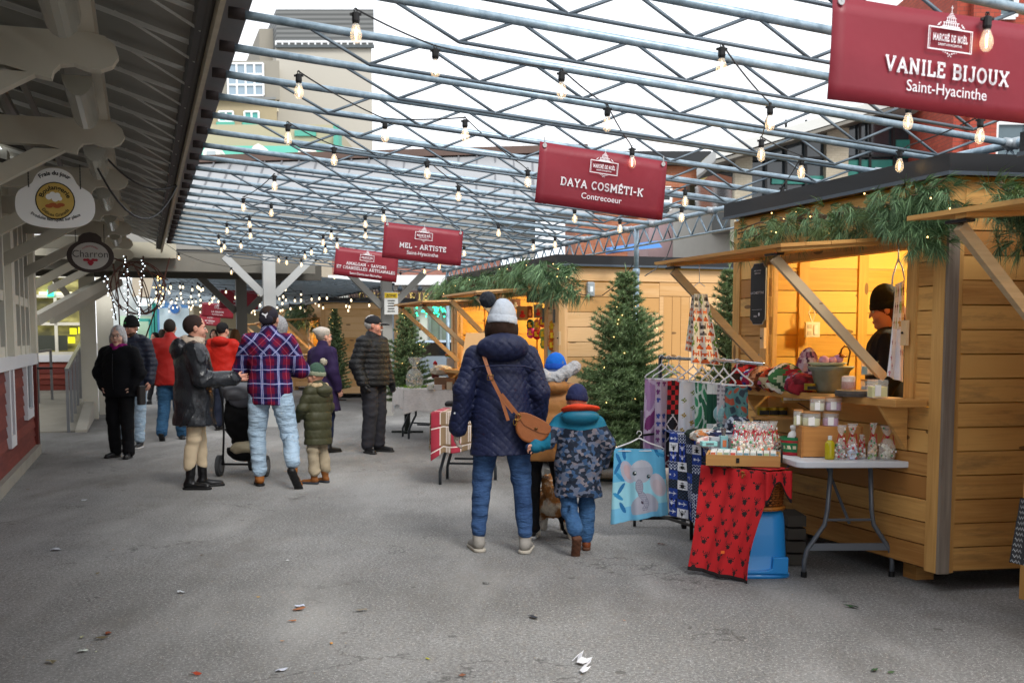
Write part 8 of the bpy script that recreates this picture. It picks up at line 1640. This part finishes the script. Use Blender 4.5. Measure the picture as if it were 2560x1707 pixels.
# 6. boy in olive coat
OLV = cloth('3a3a24', .6, 100, .3, .15, .35)
t, J, s, HP = figure('boy in an olive padded coat and green striped bobble hat holding orange mittens', gp2(797, 1208), R(58), 1.19,
    dict(hd=(.0, .03, 1.62), hs=1.25, hy=R(26), elR=(.28, .03, 1.13), elL=(-.27, .05, 1.15), wrR=(.20, .22, 1.02), wrL=(-.22, .22, .98), anL=(-.10, .0, .09), anR=(.12, -.03, .09), toL=(-.14, .14, .03), toR=(.14, .11, .03)),
    dict(m=OLV, hem=.60, w=.25, hw=.265, d=.78, ar=(.092, .082, .072), disp=puff(.09, .008, .02), collar=.04, hood=((0, -.12, -.06), (.15, .10, .10), R(10))), dict(m=cloth('a0937c', .85), r=(.10, .085, .08), z=.12, f=1.5), dict(m=cloth('7a4a22', .7), tall=.17, cuff=.074, sole=mat('30343c', .7)), dict(brow='6a4a30', wear=[('beanie', (cloth('3c5446', bs=120, bmp=.7, var=.2), cloth('8a8f78', bs=120, bmp=.7)), .03, -.1), ('pompom', cloth('b4ac98', bs=200, bmp=.9, var=.6, vs=60), (.03, -.09, .17), .045)]), vox=.010)
sobj('fur_collar', [('c', J['nec']+V3(.085*math.cos(a), .075*math.sin(a), .012), J['nec']+V3(.085*math.cos(a+.7), .075*math.sin(a+.7), .012), .028, .028, .015) for a in [i*.7 for i in range(9)]], .009, cloth('b09a78', bs=200, bmp=.9), t, addf(fuzz(.005, 120), fuzz(.004, 55)))
q = J['wrR']; ot = thing('mittens', 'pair of orange mittens held by the boy in the olive coat', 'mittens', t.location, R(58)); sobj('mitten', [('e', q+V3(.02, .05, -.06), (.05, .05, .06), .01), ('c', q+V3(.03, .07, -.05), q+V3(.05, .10, -.02), .016, .012, .01)], .009, cloth('a8502c', bs=90, bmp=.6), ot); sobj('mitten', [('e', q+V3(-.01, .04, -.14), (.042, .045, .07), .01)], .009, cloth('a04a28', bs=90, bmp=.6), ot)
m = MB()
for z in (.115, .14, .165): m.tube([HP(.089*math.cos(a), -.014+.108*math.sin(a), z-.03+.0) for a in [i*.3491 for i in range(19)]], .0035, 5)
# 7. lady in purple coat
t, J, s, HP = figure('older woman in a purple coat and cream beret, behind the boy', gp2(812, 1130), R(-42), 1.62,
    dict(hy=R(-14), anL=(-.1, 0, .09)), dict(m=cloth('2a1c40', .8), hem=.60, w=.25, hw=.29, d=.8, ar=(.09, .078, .068), collar=.06), dict(m=cloth('16203c'), r=(.09, .07, .06), z=.08), dict(m=SHB), dict(skin=skin('cf9d88'), glasses=True, brow='8a8078', wear=[('beret', cloth('b8b0a6', bs=120, bmp=.6), -.01), ('crop', cloth('8c7f74'))]), vox=.014)
# 8. older man in black puffer jacket
t, J, s, HP = figure('older man with a moustache in a black puffer jacket and cap, standing alone', gp2(935, 1130), R(-118), 1.78,
    dict(hy=R(28), hp=R(-2), elL=(-.27, -.02, 1.13), wrL=(-.27, .08, .88), elR=(.28, -.06, 1.13), wrR=(.28, .04, .89), anL=(-.10, .0, .09), toL=(-.12, .14, .03), anR=(.14, -.0, .09), toR=(.21, .12, .03)),
    dict(m=BLK_P, hem=.86, w=.25, hw=.25, d=.80, ar=(.098, .084, .07), collar=.055, disp=puff(.072, .011), gloves=mat('141416', .6)), dict(m=cloth('2c2c32', .85), r=(.108, .088, .078), z=.02, f=1.3), dict(m=SHB, sole=mat('2a2a2a', .7)), dict(skin=skin('c88c78'), moustache=True, brow='a8a098', wear=[('cap', cloth('1c1d22', .8), 1), ('crop', cloth('b8b4ae'))]), vox=.013, build=1.05)
sobj('blue_shirt', [('c', J['nec']+V3(0, .045, -.03), J['nec']+V3(0, .085, -.13), .045, .03, .02)], .012, cloth('2f6fc0'), t)
# 9. grey-haired woman in black fleece
t, J, s, HP = figure('grey-haired woman with glasses, magenta neck warmer and black fleece, walking this way', gp2(305, 1143), R(172), 1.63,
    dict(hy=R(8), hs=1.14, elL=(-.29, .0, 1.14), wrL=(-.20, .06, .95), elR=(.29, .0, 1.14), wrR=(.20, .06, .95), anL=(-.13, .06, .09), toL=(-.16, .19, .03), anR=(.10, -.03, .09), toR=(.13, .10, .03)),
    dict(m=cloth('0c0d12', .85, spec=.2), hem=.82, w=.258, hw=.262, d=.72, ar=(.092, .08, .066), slv=.98, scarf=(cloth('86186a', bs=70, bmp=.6), .042, 1)), dict(m=cloth('0b0c10', .9), r=(.105, .085, .075), z=.0), dict(m=mat('0c0c0e', .3)), dict(skin=skin('e4bca8'), glasses=True, brow='8a8580', lips='a04c50', wear=[('hair', cloth('c8c8ca', bs=140, bmp=.9, var=.3, vs=30), .02)]), vox=.013, build=1.03)
m = MB(); m.tube([(0, .165, .83), (0, .18, 1.05), (0, .155, 1.3)], .003, 5); pt(t, 'zip', m, mat('2c2e34', .3, .5))
hb = thing('handbag', 'black flat shoulder bag hanging beside the grey-haired woman', 'bag', t.location, R(172)); m = MB(); m.box((-.27, -.02, .78), (.05, .16, .24)); m.build('bag_body', SHB, hb, local=True, bevel=.012); m = MB(); m.tube([(-.27, .03, .9), (-.25, .06, 1.2), (-.17, .04, 1.42)], .007, 5); pt(hb, 'strap', m, SHB)
# 10. man in beanie behind her
t, J, s, HP = figure('bearded man in a black beanie and navy puffer jacket behind the grey-haired woman', gp2(338, 1118), R(172), 1.76,
    dict(hy=R(-10), hp=R(-8), anL=(-.11, .08, .09), toL=(-.13, .2, .03), anR=(.26, -.18, .09), toR=(.3, -.05, .03), knR=(.2, -.02, .5)),
    dict(m=cloth('141c30', .5, 110, .3, .1, .4), hem=.80, w=.25, hw=.24, d=.76, ar=(.094, .082, .068), disp=puff(.065, .009), hood=((0, -.11, 0), (.15, .1, .08), R(-15)), collar=.05), dict(m=J_LIGHT, r=(.095, .075, .066), z=.04), dict(m=SHB, sole=mat('c0c0c0', .6)), dict(skin=skin('c89480'), beard='4a3428', brow='2a1c14', wear=[('beanie', (cloth('0f1214'), cloth('0f1214')), .03, -.1)]), vox=.014)
m = MB(); q = HP(0, .105, .075); m.ball(q, (.012, .004, .012), 8, 5); pt(t, 'cap_mark', m, mat('2fa84a', .5, var=0))
# 11, 12. two people in red jackets
REDJ = cloth('9c1812', .6, 100, .35, .12, .35)
figure('walker in an orange-red jacket and blue jeans behind the woman in leather', gp2(432, 1100), R(8), 1.76, dict(anL=(-.12, -.2, .14), toL=(-.13, -.08, .04), knL=(-.11, .02, .5), anR=(.1, .2, .09), elL=(-.30, -.05, 1.13), wrL=(-.33, .02, .88)),
    dict(m=REDJ, hem=.80, w=.25, hw=.255, ar=(.092, .08, .07), gloves=SHB, collar=.05), dict(m=denim('1c3c5c', '3c6484'), r=(.105, .088, .08), z=.0), dict(m=SHB), dict(noface=True, wear=[('crop', cloth('2a2420'))]), vox=.016)
figure('man in a bright red hooded jacket and black cap seen from behind', gp2(562, 1075), R(-8), 1.74, dict(hy=R(-20), elR=(.27, .05, 1.14), wrR=(.2, .2, 1.0)),
    dict(m=cloth('b01c10', .6), hem=.84, w=.25, hw=.245, ar=(.09, .08, .07), hood=((0, -.11, -.01), (.15, .1, .08), R(-15)), scarf=(cloth('8c8880'), .03)), dict(m=cloth('1a2030'), r=(.095, .08, .072), z=.02), dict(m=SHB), dict(noface=True, wear=[('cap', cloth('141416'), 1), ('crop', cloth('1c1a1a'))]), vox=.016)
# 13.. background strollers
for i, (x, y, H, yaw, c, lg, lab) in enumerate([(592, 1040, 1.66, R(10), '2a2c3c', '1c2030', 'person in a dark coat with brown hair beside the grey inner post'), (392, 1010, 1.62, R(160), '16181c', '15161a', 'person in a black padded coat far down the lane on the left'), (410, 1000, 1.7, R(0), '3a4048', '2a2c34', 'distant walker in a grey coat on the left'), (505, 985, 1.7, R(20), '5c2430', '22242c', 'distant walker in a dark red coat'), (620, 985, 1.65, R(-170), 'a0a4a8', '20242c', 'distant person in a pale coat beyond the posts'), (538, 990, 1.72, R(190), '22303c', '30343c', 'distant person in a slate coat facing this way')]):
    figure(lab, gp2(x, y), yaw, H, dict(anR=(.12, .12, .09), toR=(.13, .25, .03), anL=(-.1, -.12, .1), toL=(-.1, 0, .04)), dict(m=cloth(c), hem=.78, w=.24, hw=.24), dict(m=cloth(lg)), dict(m=SHB), dict(brow='2a2018', wear=[('hair', cloth(['6a4a30', '1a1614', '3a3028', '2a201a', '8a7a6a', '241c18'][i]), .03)]), vox=.022)
# vendors inside the stalls
p = D(2212, 850, 6.75); t, J, s, HP = figure('vendor with long hair and a black beanie inside the nearest stall, in profile', (p.x+.30, p.y+.85, .14), R(72), 1.66, dict(hy=R(6), hp=R(-12)), dict(m=cloth('15161c'), hem=.7, w=.24, hw=.24), dict(m=cloth('15161a')), dict(m=SHB), dict(skin=skin('c88a6c'), brow='3a2418', wear=[('beanie', (cloth('121214'), cloth('121214')), .045, -.1), ('long', cloth('5c3018'))]), vox=.012)
p = BB(1210, 800, 5.0); figure('vendor with brown hair and glasses looking out of the middle stall', (p.x, p.y, .14), R(150), 1.62, dict(), dict(m=cloth('2a2022'), hem=.7, w=.23, hw=.23), dict(m=cloth('15161a')), dict(m=SHB), dict(skin=skin('b87a60'), glasses=True, wear=[('hair', cloth('4a2c1c'), .03)]), vox=.014)
# ---- dog
dp = gp2(1376, 1342); dg = thing('dog', 'small tan, white and grey long-haired dog seen from behind, its tail up', 'dog', (dp[0], dp[1], 0), R(-6)); dg.scale = (1.2, 1.1, 1.1)
def dogm():
    m, p = new('dog_fur', .95, 0, .15); n = noise(m, coords(m, 'Object', (1, 1, .7)), 9, 4); c = ramp(m, n, [(.40, 'd8ccb8'), (.48, 'b07a48'), (.58, '8a5c38'), (.66, '5a5048')]); s_ = nd(m, 'ShaderNodeSeparateXYZ'); lk(m, coords(m), s_.inputs[0]); lk(m, mixc(m, mth(m, 'LESS_THAN', s_.outputs[2], .11), c, 'd6cfc2'), p.inputs['Base Color']); lk(m, bump(m, noise(m, coords(m, 'Object', (1, 1, .35)), 120, 3), 1.0, .02), p.inputs['Normal']); return m
sobj('body', [('c', (0, .02, .22), (0, .28, .24), .088, .10, .04), ('c', (0, .28, .24), (0, .36, .31), .075, .06, .03), ('e', (0, .42, .34), (.055, .06, .055), .03), ('c', (0, .46, .33), (0, .51, .315), .03, .02, .02), ('e', (-.055, .40, .34), (.016, .03, .045), .01), ('e', (.055, .40, .34), (.016, .03, .045), .01),
  ('c', (-.05, .04, .20), (-.07, .10, .13), .055, .035, .03), ('c', (-.07, .10, .13), (-.08, -.01, .075), .032, .022, .02), ('c', (-.08, -.01, .075), (-.09, .0, .025), .024, .026, .02), ('c', (-.09, .0, .02), (-.095, .045, .018), .025, .02, .02), ('c', (.05, .0, .20), (.085, .06, .13), .055, .035, .03), ('c', (.085, .06, .13), (.12, -.07, .08), .032, .022, .02), ('c', (.12, -.07, .08), (.14, -.06, .025), .024, .026, .02), ('c', (.14, -.06, .02), (.15, -.015, .018), .025, .02, .02),
  ('c', (-.055, .27, .2), (-.06, .29, .11), .038, .026, .02), ('c', (-.06, .29, .11), (-.06, .27, .02), .026, .024, .02), ('c', (.055, .27, .2), (.06, .30, .11), .038, .026, .02), ('c', (.06, .30, .11), (.065, .29, .02), .026, .024, .02), ('c', (0, -.03, .26), (-.015, -.05, .34), .026, .034, .02), ('c', (-.015, -.05, .34), (-.04, -.01, .40), .034, .02, .02)], .008, dogm(), dg, addf(fuzz(.006, 130), fuzz(.005, 50)))
# ---- stroller
sp = G(604, 1190); st_ = thing('stroller', 'black pushchair with a grey hood pushed by the man in the plaid shirt', 'stroller', (sp.x, sp.y, 0), R(-4)); BF = mat('121316', .55, var=.08)
def sx_(name, pts, r, m_, n=8, par=st_): q = MB(); q.tube(pts, r, n); return q.build(name, m_, par, True, local=True)
for x, y, r in ((-.24, .0, .115), (.27, .0, .115), (-.06, .55, .085), (.08, .55, .085)):
    q = MB(); q.lathe([(r-.02, -.022), (r, -.018), (r, .018), (r-.02, .022)], (x, y, r), 24, (Vector((0, 1, 0)), EZ, Vector((1, 0, 0)))); w_ = q.build('wheel', mat('3a3c3e', .8), st_, False, local=True); q = MB(); q.lathe([(r*.6, -.024), (r*.6, .024)], (x, y, r), 16, (Vector((0, 1, 0)), EZ, Vector((1, 0, 0)))); q.build('hub', mat('6a6c70', .4, .5), w_, local=True)
for x in (-.2, .2): sx_('frame_tube', [(x*1.05, .02, .14), (x*1.1, .1, .45), (x, .02, .8), (x*.95, -.12, 1.0)], .012, BF); sx_('frame_tube', [(x, .1, .5), (x*.4, .5, .12)], .011, BF)
sx_('axle', [(-.24, 0, .13), (.27, 0, .13)], .012, BF); sx_('handlebar', [(-.19, -.12, 1.0), (-.15, -.19, 1.04), (.15, -.19, 1.04), (.19, -.12, 1.0)], .017, BF)
sobj('seat', [('e', (0, .12, .62), (.215, .13, .34), .04, Matrix.Rotation(R(12), 3, 'X')), ('e', (0, .28, .36), (.18, .2, .07), .05)], .014, cloth('0e0f12'), st_, folds(.005, 20)); sobj('canopy', [('e', (-.02, .13, .93), (.215, .25, .16), .03), ('-e', (0, .28, .82), (.18, .26, .16), .02)], .014, cloth('6e7076', bs=120), st_, folds(.004, 22))
sobj('basket', [('e', (0, .12, .27), (.19, .17, .12), .03), ('z<', .30)], .014, cloth('101114'), st_, folds(.005, 20)); bx_ = sobj('cream_blanket', [('e', (.02, .05, .30), (.15, .13, .075), .03)], .012, cloth('b4aa90'), st_, folds(.008, 25)); sobj('rear_pocket', [('e', (.02, -.03, .83), (.14, .03, .09), .02)], .012, cloth('4a4b52'), st_)
